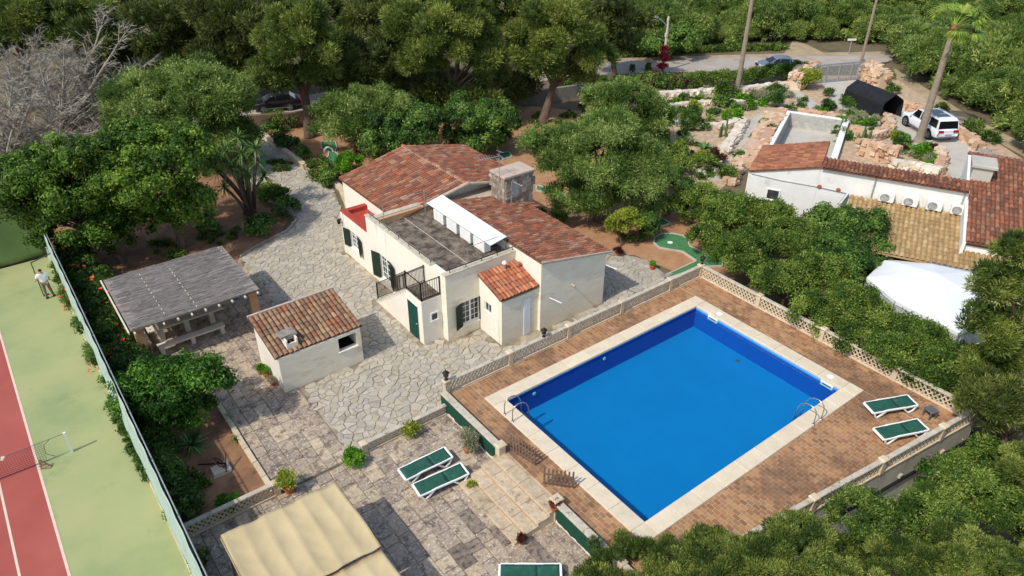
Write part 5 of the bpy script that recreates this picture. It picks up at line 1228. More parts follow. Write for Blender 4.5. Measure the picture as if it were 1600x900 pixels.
rockfield('loose_rocks', 'loose pale stones scattered along the upper rock garden beds', [(1040, 162), (1070, 158), (1100, 156), (1130, 154), (1190, 150), (1220, 148), (1060, 180), (1120, 175), (1150, 225), (1135, 245), (1095, 262), (1075, 240), (1060, 215), (1180, 160), (1200, 165), (1150, 190), (1110, 165), (1160, 215), (1090, 195)], 2400, .22, M_rockw)
rockfield('loose_rocks', 'grey stones edging the left garden bed under the trees', [(215, 400), (250, 400), (195, 415), (170, 425), (330, 362), (300, 385), (235, 388)], 170, .22, M_rockg, 1.0)
rockfield('loose_rocks', 'small stones on the soil behind the villa', [(835, 300), (860, 312), (880, 330), (850, 290), (980, 355), (1010, 372)], 120, .14, M_rockg, 1.4)
# sliding gate -----------------------------------------------------------------
gA, gB = at(1270, 131), at(1345, 124)
gt = thing('metal_gate', 'long grey barred metal gate between the two heaped stone walls', 'gate', gA)
gA, gB = Vector(gA), Vector(gB); Lg = (gB - gA).length; dg = (gB - gA) / Lg; Gh = 1.75
for z in (.12, Gh): b = MB(); b.beam(gA + Vector((0, 0, z)), gB + Vector((0, 0, z)), .07, .09); b.build('rail', M_galv, gt)
for k in range(5): c = gA + dg * (Lg * k / 4); b = MB(); b.beam(c, c + Vector((0, 0, Gh)), .12); b.build('post', M_galv, gt)
nbar = 44
for k in range(nbar):
    c = gA + dg * (Lg * (k + .5) / nbar); b = MB(); b.beam(c + Vector((0, 0, .12)), c + Vector((0, 0, Gh)), .035); b.build('bar', M_galv, gt)
gC = Vector(at(1350, 122)); gD = Vector(at(1362, 112))
b = MB(); b.beam(gC + Vector((0, 0, .1)), gD + Vector((0, 0, .1)), .06); b.beam(gC + Vector((0, 0, 1.7)), gD + Vector((0, 0, 1.7)), .06)
for k in range(9): c = gC.lerp(gD, k / 8); b.beam(c, c + Vector((0, 0, 1.7)), .035)
tag(b.build('pedestrian_gate', M_galv, off=gC), 'narrow barred side gate against the right hand stone heap', 'gate')
# black shelter -----------------------------------------------------------------
bt = thing('garage_tent', 'black fabric garage tent with its front open beside the driveway', 'tent', at(1355, 170))
A, Bq, Cq = Vector(at(1316, 162)), Vector(at(1374, 187)), Vector(at(1393, 178))
e = (Bq - A); Lb = e.length; e = e / Lb; sv = Vector((-e.y, e.x, 0)); sv = sv if sv.dot(Cq - Bq) > 0 else -sv; Wb = 2.1
def bpnt(u, v, z): p = A + e * u + sv * v; return (p.x, p.y, z)
prof = [(-.1, 0), (0.0, 1.25), (.12, 1.5), (Wb / 2, 2.05), (Wb - .12, 1.5), (Wb, 1.25), (Wb + .1, 0)]
b = MB(); m = 8; vs = []
for i in range(m + 1):
    u = Lb * i / m
    for v, z in prof: vs.append(bpnt(u, v, max(0, z - .03 * math.sin(i * PI)) + (.02 * math.sin(i * 1.7) if z > 1 else 0)))
k7 = len(prof)
b.add(vs, [(i * k7 + j, i * k7 + j + 1, (i + 1) * k7 + j + 1, (i + 1) * k7 + j) for i in range(m) for j in range(k7 - 1)])
b.add([bpnt(0, v, z) for v, z in prof], [list(range(k7))]); o = b.build('cover', M_black, bt); o.modifiers.new('thickness', 'SOLIDIFY').thickness = .03
b = MB()
for (v0, z0_), (v1, z1_) in zip(prof[:-1], prof[1:]): b.beam(bpnt(Lb + .03, v0, z0_), bpnt(Lb + .03, v1, z1_), .07)
b.build('front_frame', M_iron, bt)
b = MB(); b.box((0, 0, 0), (.02, 1.6, 1.4), Matrix(((e.x, sv.x, 0, bpnt(Lb - .9, .9, 0)[0]), (e.y, sv.y, 0, bpnt(Lb - .9, .9, 0)[1]), (0, 0, 1, 0), (0, 0, 0, 1))))
tag(b.build('storage_board', pm('ochre_board', [srgb(196, 150, 70), srgb(176, 132, 60)], 3, 4, 0.8), off=bpnt(Lb - .9, 1.5, 0)), 'ochre board standing inside the mouth of the black tent', 'board')
b = MB(); c = Vector(at(1384, 196)); b.box((c.x - .25, c.y - .25, 0), (c.x + .25, c.y + .25, .18)); b.lathe([(.18, .18), (.14, .4)], tuple(c), 10); tag(b.build('tent_weight', M_black, off=c), 'black ballast weight at the foot of the black tent', 'weight')
c = Vector(at(1442, 228)); b = MB(); b.lathe([(.38, 0), (.48, .62), (.5, .66), (.44, .66), (.36, .1)], tuple(c), 16); tag(b.build('builder_tub', M_grey, off=c), 'dark grey tub standing behind the white car', 'tub')

# ================================================================ CARS
def car(label, x, y, rz, paint, L=5.1, Wd=1.95, Hc=1.85, kind='suv', wb=3.07):
    t = thing('parked_car', label, 'car', (x, y, 0), rz)
    hw = Wd / 2; s = L / 5.1
    def sect(pts, name, mat, par=t, smooth=True):
        pass
    # body: stations along x (front = +x); each: (x, z_low, z_sill, z_belt, half width, z_deck)
    if kind == 'suv': st_ = [(-2.5, .45, .95, .88), (-2.42, .35, 1.12, .93), (-2.1, .3, 1.16, .965), (-1.2, .28, 1.16, .975), (0, .28, 1.14, .975), (.9, .28, 1.12, .975), (1.35, .28, 1.1, .965), (1.9, .3, 1.05, .95), (2.3, .33, .96, .9), (2.52, .42, .82, .78)]
    else: st_ = [(-2.45, .4, .8, .82), (-2.35, .3, .98, .9), (-1.9, .26, 1.0, .95), (-1.0, .24, .98, .97), (0, .24, .97, .97), (.8, .24, .95, .97), (1.3, .24, .93, .95), (1.9, .28, .86, .93), (2.3, .3, .76, .86), (2.5, .38, .66, .74)]
    vs = []; K = 10
    for (X, zl, zb, w_) in st_:
        w_ = w_ * hw / .975; X *= s
        ring = [(-w_ * .8, zl), (-w_ * .97, zl + .1), (-w_, (zl + zb) / 2), (-w_ * .97, zb - .1), (-w_ * .86, zb), (w_ * .86, zb), (w_ * .97, zb - .1), (w_, (zl + zb) / 2), (w_ * .97, zl + .1), (w_ * .8, zl)]
        vs += [(X, a, c) for a, c in ring]
    n = len(st_); b = MB(); b.add(vs, [(i * K + j, i * K + (j + 1) % K, (i + 1) * K + (j + 1) % K, (i + 1) * K + j) for i in range(n - 1) for j in range(K)] + [list(range(K)), list(range((n) * K - 1, (n - 1) * K - 1, -1))])
    b.f = [list(reversed(f)) for f in b.f]
    body = b.build('body', paint, t, smooth=True, off=(0, 0, 0)); m = body.modifiers.new('smoothing', 'SUBSURF'); m.levels = 2; m.render_levels = 2
    # cabin
    zt = Hc
    if kind == 'suv': cb = [(-2.38, 1.1, 1.1), (-2.22, zt - .16, .8), (-1.9, zt - .04, .8), (-.6, zt, .8), (.35, zt - .03, .79), (.62, zt - .12, .77), (1.42, 1.08, .84)]
    else: cb = [(-1.95, .95, .8), (-1.4, zt - .12, .66), (-.9, zt - .02, .66), (-.2, zt, .66), (.3, zt - .06, .65), (.5, zt - .14, .64), (1.3, .92, .8)]
    zb0 = 1.1 if kind == 'suv' else .93
    def cabpt(i, side, f=1.0):
        X, z, w_ = cb[i]; w_ = min(w_, .84) * hw / .975; return (X * s, side * (w_ if i not in (0, len(cb) - 1) else .88 * hw / .975), z)
    vs = []
    for side in (-1, 1):
        for i in range(len(cb)): vs.append(cabpt(i, side))
    for side in (-1, 1):
        for i in range(len(cb)): vs.append((cb[i][0] * s if i in (0, len(cb) - 1) else cb[i][0] * s, side * .93 * hw, zb0 - .03))
    m_ = len(cb); fs = [(i, i + 1, m_ + i + 1, m_ + i) for i in range(m_ - 1)]
    fs += [(i + 1, i, 2 * m_ + i, 2 * m_ + i + 1) for i in range(m_ - 1)] + [(m_ + i, m_ + i + 1, 3 * m_ + i + 1, 3 * m_ + i) for i in range(m_ - 1)]
    b = MB(); b.add(vs, fs); b.build('cabin', paint, t, off=(0, 0, 0))
    # glazing slightly proud
    def quad(name, p, q, r_, s_, mat=M_carglass, lift=.012, par=t, inset=.06):
        P_ = [Vector(v) for v in (p, q, r_, s_)]; c = sum(P_, Vector()) / 4; nn = (P_[1] - P_[0]).cross(P_[2] - P_[1]).normalized()
        out = c - Vector((0, 0, .9)); nn = nn if nn.dot(out) > 0 else -nn
        P_ = [v + (c - v).normalized() * inset + nn * lift for v in P_]; b = MB(); vs = P_ + [v - nn * .02 for v in P_]
        b.add(vs, [(0, 1, 2, 3), (7, 6, 5, 4), (0, 4, 5, 1), (1, 5, 6, 2), (2, 6, 7, 3), (3, 7, 4, 0)]); return b.build(name, mat, par, off=(0, 0, 0))
    ww = lambda i: cabpt(i, 1)[1]
    l_ = len(cb) - 1
    quad('windscreen', cabpt(l_, -1), cabpt(l_, 1), cabpt(l_ - 1, 1), cabpt(l_ - 1, -1))
    quad('rear_window', cabpt(0, -1), cabpt(0, 1), cabpt(1, 1), cabpt(1, -1))
    for side in (-1, 1):
        y0 = side * .93 * hw; yt = cabpt(3, side)[1]; zt2 = cabpt(3, side)[2] - .1; X0 = cb[1][0] * s; Xm1, Xm2, X1 = (-1.15 * s, .0, cb[-2][0] * s)
        zlow = zb0 + .02
        yl = lambda z: y0 + (yt - y0) * (z - zb0) / (cabpt(3, side)[2] - zb0)
        for a, c, a2, c2 in ((X0 - .02, Xm1 - .03, X0 + .1, Xm1 - .03), (Xm1 + .03, Xm2 - .03, Xm1 + .03, Xm2 - .03), (Xm2 + .03, X1 + .45 * s, Xm2 + .03, X1 - .02)):
            quad('side_window', (a, yl(zlow), zlow), (c, yl(zlow), zlow), (c2, yl(zt2), zt2), (a2, yl(zt2), zt2), inset=.03)
    if kind == 'suv':
        b = MB(); b.box((-.9, -.5, zt + .002), (.1, .5, zt + .014)); b.box((-1.6, -.5, zt - .02), (-1.0, .5, zt + .012)); b.build('sunroof', M_carglass, t, off=(0, 0, 0))
        for side in (-1, 1): b = MB(); b.beam((-1.9, side * .72, zt + .05), (.4, side * .7, zt + .05), .04); b.build('roof_rail', M_galv, t, off=(0, 0, 0))
    # wheels
    wr = .4 if kind == 'suv' else .33
    for fx in (wb / 2 + .03, -wb / 2 + .03):
        for side in (-1, 1):
            yy = side * (hw - .11); Mw = TR(fx * s, yy, wr) @ Matrix.Rotation(side * -PI / 2, 4, 'X')
            ar = MB(); ar.lathe([(wr + .07, -.13), (wr + .07, .105)], (0, 0, 0), 20, Mw); ar.build('wheel_arch', M_tyre, t, off=(0, 0, 0))
            b = MB(); b.lathe([(wr * .62, -.12), (wr * .95, -.12), (wr, -.07), (wr, .09), (wr * .95, .13), (wr * .66, .135)], (0, 0, 0), 24, Mw); wh = b.build('wheel', M_tyre, t, off=(0, 0, 0))
            b = MB(); b.lathe([(wr * .66, .12), (wr * .66, .14), (wr * .58, .142), (wr * .56, .11)], (0, 0, 0), 24, Mw)
            for k in range(5): a = 2 * PI * k / 5; p = Mw @ Vector((wr * .1 * math.cos(a), wr * .1 * math.sin(a), .14)); q = Mw @ Vector((wr * .6 * math.cos(a), wr * .6 * math.sin(a), .142)); b.beam(p, q, .07, .05)
            b.lathe([(.07, .13), (.06, .155)], (0, 0, 0), 12, Mw); b.build('rim', M_rim, wh, off=(0, 0, 0))
    # lamps, bumper, plate, mirrors
    for side in (-1, 1):
        b = MB(); b.cbox((-2.56 * s, side * .62 - .2, zb0 - .25), (-2.4 * s, side * .62 + .2, zb0 - .08), .02); b.build('tail_light', M_lampred, t, off=(0, 0, 0))
        b = MB(); b.cbox((2.25 * s, side * .62 - .17, zb0 - .32), (2.44 * s, side * .62 + .17, zb0 - .17), .02); b.build('headlight', M_lampwhite, t, off=(0, 0, 0))
        b = MB(); b.cbox((.95 * s, side * (hw + .03) - .1, zb0), (1.12 * s, side * (hw + .03) + .1, zb0 + .16), .03); b.build('mirror', paint, t, off=(0, 0, 0))
        b = MB(); b.box((-1.1 * s, side * (hw + .005) - .03, .3), (1.1 * s, side * (hw + .005) + .03, .38)); b.build('sill', M_grey, t, off=(0, 0, 0))
    b = MB(); b.cbox((-2.6 * s, -.75, .42), (-2.4 * s, .75, .54), .02); b.build('rear_bumper', M_grey, t, off=(0, 0, 0))
    b = MB(); b.box((-2.575 * s, -.26, .7), (-2.5 * s, .26, .82)); b.build('number_plate', M_lampwhite, t, off=(0, 0, 0))
    b = MB(); b.box((2.42 * s, -.45, .5), (2.5 * s, .45, .72)); b.build('grille', M_black, t, off=(0, 0, 0))
    return t
fw, rwl = Vector(at(1415, 197)), Vector(at(1448, 217)); d = (fw - rwl).normalized(); rz = math.atan2(d.y, d.x); side = Vector((-d.y, d.x, 0)); cc = (fw + rwl) / 2 - side * .87
M_ = at(1500, 216)
suv = car('white four wheel drive car with black windows parked on the curving driveway', cc.x, cc.y, rz, M_carw)
p0, p1 = Vector(at(1193, 111)), Vector(at(1233, 109)); rd = Vector(at(1300, 104)) - Vector(at(1100, 104)); 
car('silver car passing on the road behind the dark hedge', *((p0 + p1) / 2)[:2], math.atan2(-rd.y, -rd.x), M_cars, 4.3, 1.78, 1.42, 'car', 2.6)
p0, p1 = Vector(at(412, 172)), Vector(at(455, 168)); rd = p1 - p0
car('dark maroon car in shade on the road behind the leaning pine', *((p0 + p1) / 2)[:2], math.atan2(-rd.y, -rd.x), M_card, 4.3, 1.78, 1.42, 'car', 2.6)
# ================================================================ COURT FENCE, NET, PERSON
tf = thing('court_fence', 'tall court fence hung with pale faded windbreak along the flower hedge', 'fence', (1.15, 33, 0))
for k, y in enumerate(np.arange(15.7, 46.5, 3.0)):
    b = MB(); b.tube([(1.2, y, 0), (1.2, y, 3.05)], .04, 8); b.build('post', M_post_green, tf)
b = MB(); b.tube([(1.2, 12, 3.03), (1.2, 46, 3.03)], .022, 6); b.tube([(1.2, 12, 1.5), (1.2, 46, 1.5)], .012, 6); b.build('top_wire', M_galv, tf)
V, F = [], []; ny = 150; nz = 10
for j in range(ny + 1):
    for i in range(nz + 1):
        y = 12 + 33.5 * j / ny; z = .15 + 2.85 * i / nz; V.append((1.1 - .1 * (1 - i / nz) + .03 * math.sin(y * 1.1 + z) * math.sin(z * 1.1) + .012 * math.sin(y * 4.3 + 2 * z), y, z))
for j in range(ny):
    for i in range(nz): a = j * (nz + 1) + i; F.append([a, a + 1, a + nz + 2, a + nz + 1])
b = MB(); b.v = V; b.f = F; b.m = [0] * len(F); o = b.build('windbreak', M_mesh, tf, smooth=True); o.modifiers.new('thickness', 'SOLIDIFY').thickness = .008
b = MB(); b.cbox((.98, 10, 0), (1.12, 45.6, .14), .012); b.build('kerb', M_stonec, tf)
ef = thing('court_fence', 'end fence of the court with olive green windbreak, top left', 'fence', (-3, 45.9, 0))
V, F = [], []; nx_ = 60
for j in range(nx_ + 1):
    for i in range(9): x = -16 + 17 * j / nx_; z = .05 + 2.95 * i / 8; V.append((x, 45.8 + .06 * math.sin(x * 2.3 + z), z))
for j in range(nx_):
    for i in range(8): a = j * 9 + i; F.append([a, a + 1, a + 10, a + 9])
b = MB(); b.v = V; b.f = F; b.m = [0] * len(F); o = b.build('windbreak', M_meshgreen, ef, smooth=True); o.modifiers.new('thickness', 'SOLIDIFY').thickness = .008
for x in np.arange(-14.5, 1, 3): b = MB(); b.tube([(x, 45.95, 0), (x, 45.95, 3.05)], .04, 8); b.build('post', M_post_green, ef)
b = MB(); b.beam((-16, 45.72, .06), (1, 45.72, .06), .05, .08); b.build('bottom_rail', M_iron, ef)
gd = thing('court_gate', 'dark green open gate frame at the person', 'gate', (-.1, 41.2, 0))
g0, g1 = Vector(at(69, 463)), Vector((1.1, 41.6, 0)); b = MB(); b.beam(g0, g0 + Vector((0, 0, 2.05)), .05); b.build('gate_post', M_post_green, gd)
b = MB(); b.beam(g0 + Vector((0, 0, 2.05)), g1 + Vector((0, 0, 2.05)), .045); b.build('gate_top_rail', M_post_green, gd); b = MB(); b.beam(g0 + Vector((0, 0, .05)), g0 + Vector((.25, .05, .05)), .045); b.build('gate_foot', M_post_green, gd)
net = thing('tennis_net', 'sagging tennis net with torn pale tape on the red court', 'tennis net', (-1.03, 27.62, 0))
b = MB(); b.beam((-1.03, 27.62, 0), (-1.03, 27.62, 1.03), .09); b.build('net_post', M_frame, net)
def netz(x): return 1.0 - .02 * (-1.03 - x) / 3
b = MB(); pts = [(-1.03 - k * .5, 27.62, netz(-1.03 - k * .5) - .015 * (k % 2)) for k in range(0, 22)]; b.tube(pts, .012, 5); b.build('net_cord', M_grey, net)
b = MB(); vs = []
for k in range(0, 40):
    x = -3.05 - k * .12; z = 1.0; j_ = .04 * math.sin(k * 1.9); vs += [(x, 27.6 + j_, z + .01), (x, 27.58 - j_, z - .1 - .04 * math.sin(k * 2.7))]
b.add(vs, [(2 * k, 2 * k + 1, 2 * k + 3, 2 * k + 2) for k in range(39)]); o = b.build('net_tape', M_line, net); o.modifiers.new('thickness', 'SOLIDIFY').thickness = .02
b = MB(); x = -1.9
while x > -9:
    b.beam((x, 27.62, .06), (x, 27.62, .97), .006); x -= .085
z = .08
while z < .97: b.beam((-1.75 - (.97 - z) * .15, 27.62, z), (-9, 27.62, z), .006); z += .085
o = b.build('netting', M_iron, net); o['kind'] = 'stuff'
b = MB(); b.tube([(-1.55, 27.62, .98), (-1.8, 27.62, .8), (-1.85, 27.62, .4), (-1.6, 27.62, .1)], .01, 5); b.build('net_strap', M_iron, net)
t = thing('fallen_umpire_stool', 'small rusty folded frame lying at the foot of the net', 'metal frame', (-2.05, 27.35, 0))
b = MB()
for p, q in (((-2.15, 27.3, 0), (-2.1, 27.35, .42)), ((-1.8, 27.2, 0), (-2.1, 27.35, .42)), ((-2.15, 27.3, .02), (-1.85, 27.15, .02)), ((-2.12, 27.32, .2), (-1.97, 27.27, .2)), ((-2.25, 27.5, 0), (-1.95, 27.45, .02))): b.beam(p, q, .035)
b.build('frame', M_wood, t)
# person -------------------------------------------------------------------------
PX, PY = .31, 40.75
ps = thing('person', 'person in white t-shirt and grey trousers standing at the court fence, back turned', 'person', (PX, PY, 0), math.radians(0))
def skinned(name, verts, edges, radii, mat, par, root=0, lv=2):
    me = bpy.data.meshes.new(name); me.from_pydata(verts, edges, []); me.materials.append(mat); o = link(name, me, par)
    m = o.modifiers.new('skin', 'SKIN'); m.use_smooth_shade = True
    for i, r in enumerate(radii):
        sv_ = me.skin_vertices[0].data[i]; sv_.radius = r if isinstance(r, tuple) else (r, r); sv_.use_root = (i == root)
    s_ = o.modifiers.new('subd', 'SUBSURF'); s_.levels = lv; s_.render_levels = lv; return o
# facing +y (away from camera), x to the right
J = dict(pel=(0, 0, .95), wai=(0, .01, 1.12), che=(0, -.01, 1.35), nek=(0, 0, 1.5), hb=(0, .015, 1.58), ht=(0, .02, 1.70),
         shl=(-.19, 0, 1.43), ell=(-.30, .06, 1.17), wrl=(-.36, .24, 1.02), shr=(.19, 0, 1.43), elr=(.27, -.01, 1.14), wrr=(.25, .17, .95),
         hil=(-.1, 0, .9), knl=(-.12, .02, .48), anl=(-.14, -.02, .08), hir=(.1, 0, .9), knr=(.14, .05, .49), anr=(.19, .03, .08))
nm = list(J); E_ = [('pel', 'wai'), ('wai', 'che'), ('che', 'nek'), ('nek', 'hb'), ('hb', 'ht'), ('che', 'shl'), ('shl', 'ell'), ('ell', 'wrl'), ('che', 'shr'), ('shr', 'elr'), ('elr', 'wrr'), ('pel', 'hil'), ('hil', 'knl'), ('knl', 'anl'), ('pel', 'hir'), ('hir', 'knr'), ('knr', 'anr')]
Rd = dict(pel=(.15, .11), wai=(.13, .09), che=(.14, .095), nek=.052, hb=.085, ht=.075, shl=.06, ell=.042, wrl=.028, shr=.06, elr=.042, wrr=.028, hil=.085, knl=.055, anl=.04, hir=.085, knr=.055, anr=.04)
V_ = [J[k] for k in nm]; Ed = [(nm.index(a), nm.index(c)) for a, c in E_]; Rr = [Rd[k] for k in nm]
# fingers
for wkey, dirv in (('wrl', Vector((-.25, .8, -.5)).normalized()), ('wrr', Vector((0, .8, -.55)).normalized())):
    wv = Vector(J[wkey]); palm = wv + dirv * .07; pi_ = len(V_); V_.append(tuple(palm)); Rr.append((.04, .018)); Ed.append((nm.index(wkey), pi_))
    sidev = dirv.cross(Vector((0, 0, 1))).normalized()
    for k, L in enumerate((.065, .075, .07, .055)):
        a = palm + sidev * (k - 1.5) * .02 + dirv * .03; c = a + dirv * L * .6 + Vector((0, 0, -.01)); e_ = c + (dirv + Vector((0, 0, -.8))).normalized() * L * .5
        i0 = len(V_); V_ += [tuple(a), tuple(c), tuple(e_)]; Rr += [.011, .009, .008]; Ed += [(pi_, i0), (i0, i0 + 1), (i0 + 1, i0 + 2)]
    a = wv + dirv * .03 + sidev * .035; c = a + dirv * .04 + sidev * .02; i0 = len(V_); V_ += [tuple(a), tuple(c)]; Rr += [.012, .01]; Ed += [(nm.index(wkey), i0), (i0, i0 + 1)]
skinned('body', V_, Ed, Rr, M_skin, ps)
sh = ['wai0', 'wai', 'che', 'nek', 'shl', 'ell', 'shr', 'elr']
sv2 = [(0, 0, .93), J['wai'], J['che'], (0, 0, 1.49), J['shl'], tuple(Vector(J['shl']).lerp(Vector(J['ell']), .75)), J['shr'], tuple(Vector(J['shr']).lerp(Vector(J['elr']), .75))]
skinned('t_shirt', sv2, [(0, 1), (1, 2), (2, 3), (2, 4), (4, 5), (2, 6), (6, 7)], [(.175, .135), (.17, .125), (.185, .13), (.1, .085), .098, .08, .098, .08], M_shirt, ps)
skinned('trousers', [(0, 0, .96), J['hil'], J['knl'], (J['anl'][0], J['anl'][1], .1), J['hir'], J['knr'], (J['anr'][0], J['anr'][1], .1)], [(0, 1), (1, 2), (2, 3), (0, 4), (4, 5), (5, 6)], [(.155, .12), .1, .075, .062, .1, .075, .062], M_trous, ps)
skinned('hair', [(0, .0, 1.6), (0, .005, 1.68), (0, .02, 1.735)], [(0, 1), (1, 2)], [(.088, .085), (.092, .095), .06], M_hair, ps)
for k in ('anl', 'anr'): b = MB(); x, y, z = J[k]; b.cbox((x - .05, y - .07, 0), (x + .05, y + .2, .09), .03); b.build('shoe', M_shoe, ps, off=(0, 0, 0))
for s_ in (-1, 1): b = MB(); b.lathe([(.005, 0), (.022, .008), (.02, .018)], (s_ * .088, .015, 1.62), 8); b.build('ear', M_skin, ps, off=(0, 0, 0))
b = MB(); b.add([(-.012, .1, 1.6), (.012, .1, 1.6), (0, .125, 1.605), (0, .1, 1.64)], [(0, 1, 2), (0, 2, 3), (1, 3, 2)]); b.build('nose', M_skin, ps, off=(0, 0, 0))
for s_ in (-1, 1): b = MB(); b.lathe([(.003, 0), (.011, .004), (.003, .01)], (s_ * .032, .098, 1.635), 8); b.build('eye', M_frame, ps, off=(0, 0, 0))
b = MB(); b.box((-.025, .096, 1.562), (.025, .104, 1.572)); b.build('mouth', M_lampred, ps, off=(0, 0, 0))

# ================================================================ PUTTING GREENS
def putt(name, label, px, z=.05):
    pts = [at(*p)[:2] for p in px]; t = thing(name, label, 'minigolf green', (*pts[0], 0), 0, 'minigolf lanes'); b = MB(); b.prism(pts, -.02, z); b.build('felt', M_putt, t)
    big = []; n = len(pts); cx = sum(p[0] for p in pts) / n; cy = sum(p[1] for p in pts) / n
    b = MB()
    for i in range(n): p, q = pts[i], pts[(i + 1) % n]; b.beam((*p, z * .8), (*q, z * .8), .09, z * 2)
    b.build('edging', M_conc, t); return t
g1_ = putt('putting_green', 'curved green minigolf lane with a white cup beside the pool balustrade', [(1021, 380), (1023, 372), (1032, 367), (1050, 366), (1066, 369), (1074, 376), (1078, 386), (1097, 395), (1130, 405), (1128, 417), (1098, 418), (1044, 436), (1040, 431), (1088, 409), (1066, 394), (1046, 391), (1030, 388)])
b = MB(); c = at(1047, 379, .055); b.lathe([(.16, 0), (.16, .02), (.1, .022)], c, 16); b.build('cup', M_frame, g1_)
putt('putting_green', 'green minigolf lane with a white arch between driveway wall and pines', [(502, 222), (524, 222), (527, 232), (523, 238), (536, 250), (528, 258), (500, 257), (513, 245), (514, 238), (503, 233)])
t = thing('minigolf_arch', 'small white arch over the far minigolf lane', 'arch', at(514, 238)); c = at(514, 238); b = MB(); b.tube([(c[0] - .35 * math.cos(a) * .8, c[1] + .35 * math.cos(a) * .6, .42 * math.sin(a)) for a in np.linspace(0, PI, 9)], .07, 8); b.build('hoop', M_frame, t)
putt('putting_green', 'narrow green minigolf lane behind the stone chimney', [(838, 290), (870, 300), (885, 305), (880, 310), (860, 305), (838, 298)])
putt('putting_green', 'dark green minigolf lane in the shade of the large olive', [(1020, 345), (1034, 342), (1048, 350), (1030, 356)])
putt('putting_green', 'far left minigolf lane end under the pine shade', [(780, 240), (795, 238), (800, 246), (785, 250)])
# small masonry oven/bird table by the pine, low walls on the far road
c = at(452, 236); b = MB(); b.box((c[0] - .35, c[1] - .35, 0), (c[0] + .35, c[1] + .35, 1.0)); b.cbox((c[0] - .5, c[1] - .5, 1.0), (c[0] + .5, c[1] + .5, 1.12), .03); tag(b.build('garden_plinth', M_pillar, off=c), 'square stone plinth near the leaning pine trunk', 'plinth')
def plainwall(label, pts, h, wd, mat, name='boundary_wall'):
    t = thing(name, label, 'wall', (*pts[0], 0))
    for p, q in zip(pts[:-1], pts[1:]):
        b = MB(); L = math.hypot(q[0] - p[0], q[1] - p[1]); ux, uy = (q[0] - p[0]) / L, (q[1] - p[1]) / L; b.cbox((0, -wd / 2, -.1), (L, wd / 2, h), .02, Matrix(((ux, -uy, 0, p[0]), (uy, ux, 0, p[1]), (0, 0, 1, 0), (0, 0, 0, 1)))); b.build('wall_segment', mat, t)
    return t
plainwall('brown boundary wall in shade along the road behind the leaning pine', P2((380, 205), (455, 200), (500, 193), (560, 182)), 1.3, .3, pm('brown_wall', [srgb(96, 80, 66), srgb(124, 104, 84)], 2, 6, 0.95, 0.4, 10))
plainwall('shaded grey boundary wall below the big pine, left of the flowering hedge', P2((790, 165), (850, 160), (905, 152), (960, 148)), 1.2, .3, pm('grey_wall', [srgb(120, 112, 102), srgb(150, 140, 128)], 2, 6, 0.95, 0.4, 10))
plainwall('white building parapet peeking over the trees at the top right', P2((1205, 5), (1300, 12)), 2.2, .5, M_white, 'far_wall')
# street lamp
c = Vector(at(1035, 112)); t = thing('street_lamp', 'concrete street lamp with curved arm behind the pink flowering shrub', 'street lamp', c)
b = MB(); b.tube([c, c + Vector((.05, 0, 4.9))], [.17, .1], 8); b.build('pole', M_concpole, t)
lf = Vector((-.8, .6, 0)); b = MB(); b.tube([c + Vector((0, 0, 4.4)), c + Vector((0, 0, 4.9)) + lf * .5, c + lf * 1.1 + Vector((0, 0, 5.3))], .05, 8); b.build('arm', M_galv, t)
b = MB(); b.beam(c + lf * 1.0 + Vector((0, 0, 5.3)), c + lf * 1.7 + Vector((0, 0, 5.38)), .22, .12); b.build('lamp_head', M_frame, t)
b = MB(); b.tube([c + Vector((0, 0, 4.9)), c + Vector((.05, 0, 5.35))], .1, 8); b.box((c.x - .12, c.y - .12, 3.4), (c.x + .12, c.y + .12, 3.8)); b.build('fittings', M_concpole, t)
c = Vector(at(1326, 84)); t = thing('road_sign', 'small sign on a thin pole beyond the road above the gate', 'sign', c); b = MB(); b.beam(c, c + Vector((0, 0, 1.5)), .08); b.build('pole', M_galv, t); b = MB(); b.beam(c + Vector((-.4, .25, 1.5)), c + Vector((.4, -.25, 1.5)), .08, .2); b.build('sign_plate', M_frame, t)
c = Vector(at(1040, 245)); b = MB(); b.tube([c, c + Vector((0, 0, 1.3)), c + Vector((.05, 0, 3.1))], [.16, .13, .1], 8); b.box((c.x - .18, c.y - .1, 1.5), (c.x - .1, c.y + .1, 1.7)); tag(b.build('wooden_post', M_wood, off=c), 'weathered wooden post standing right of the big rounded olive', 'post')
# ================================================================ GARDEN PROPS in the left bed
def balpot(label, p, h, mat=M_stonec):
    b = MB(); b.lathe([(.14, 0), (.15, .06), (.09, .2 * h), (.13, .6 * h), (.1, .85 * h), (.15, .93 * h), (.15, h), (.1, h), (.09, h - .05)], p, 14); return tag(b.build('stone_urn', mat, off=p), label, 'urn')
balpot('pale stone urn near the kerb under the round shrub', at(352, 683), .5); balpot('pink stone urn by the kerb beside the tan canopy corner', at(392, 740), .45, M_pillar); balpot('knobbly stone stump urn standing alone on the bare soil', at(341, 768), .55, M_stonec)
t = thing('iron_ornament', 'rusty iron wheel and bars on a flat stone in the soil bed', 'ornament', at(346, 735)); c = Vector(at(346, 735))
b = MB(); b.v, b.f = stone_block((c.x, c.y - .05, .08), (.75, .6, .2)); b.m = [0] * len(b.f); b.build('base_stone', M_rockw, t)
b = MB(); Mw = TR(c.x, c.y, .42) @ Matrix.Rotation(.9, 4, 'Y') @ RZ(.3); 
b.tube([Mw @ Vector((.28 * math.cos(a), .28 * math.sin(a), 0)) for a in np.linspace(0, 2 * PI, 17)], .02, 6)
for k in range(3): a = PI * k / 3; b.beam(Mw @ Vector((.28 * math.cos(a), .28 * math.sin(a), 0)), Mw @ Vector((-.28 * math.cos(a), -.28 * math.sin(a), 0)), .025)
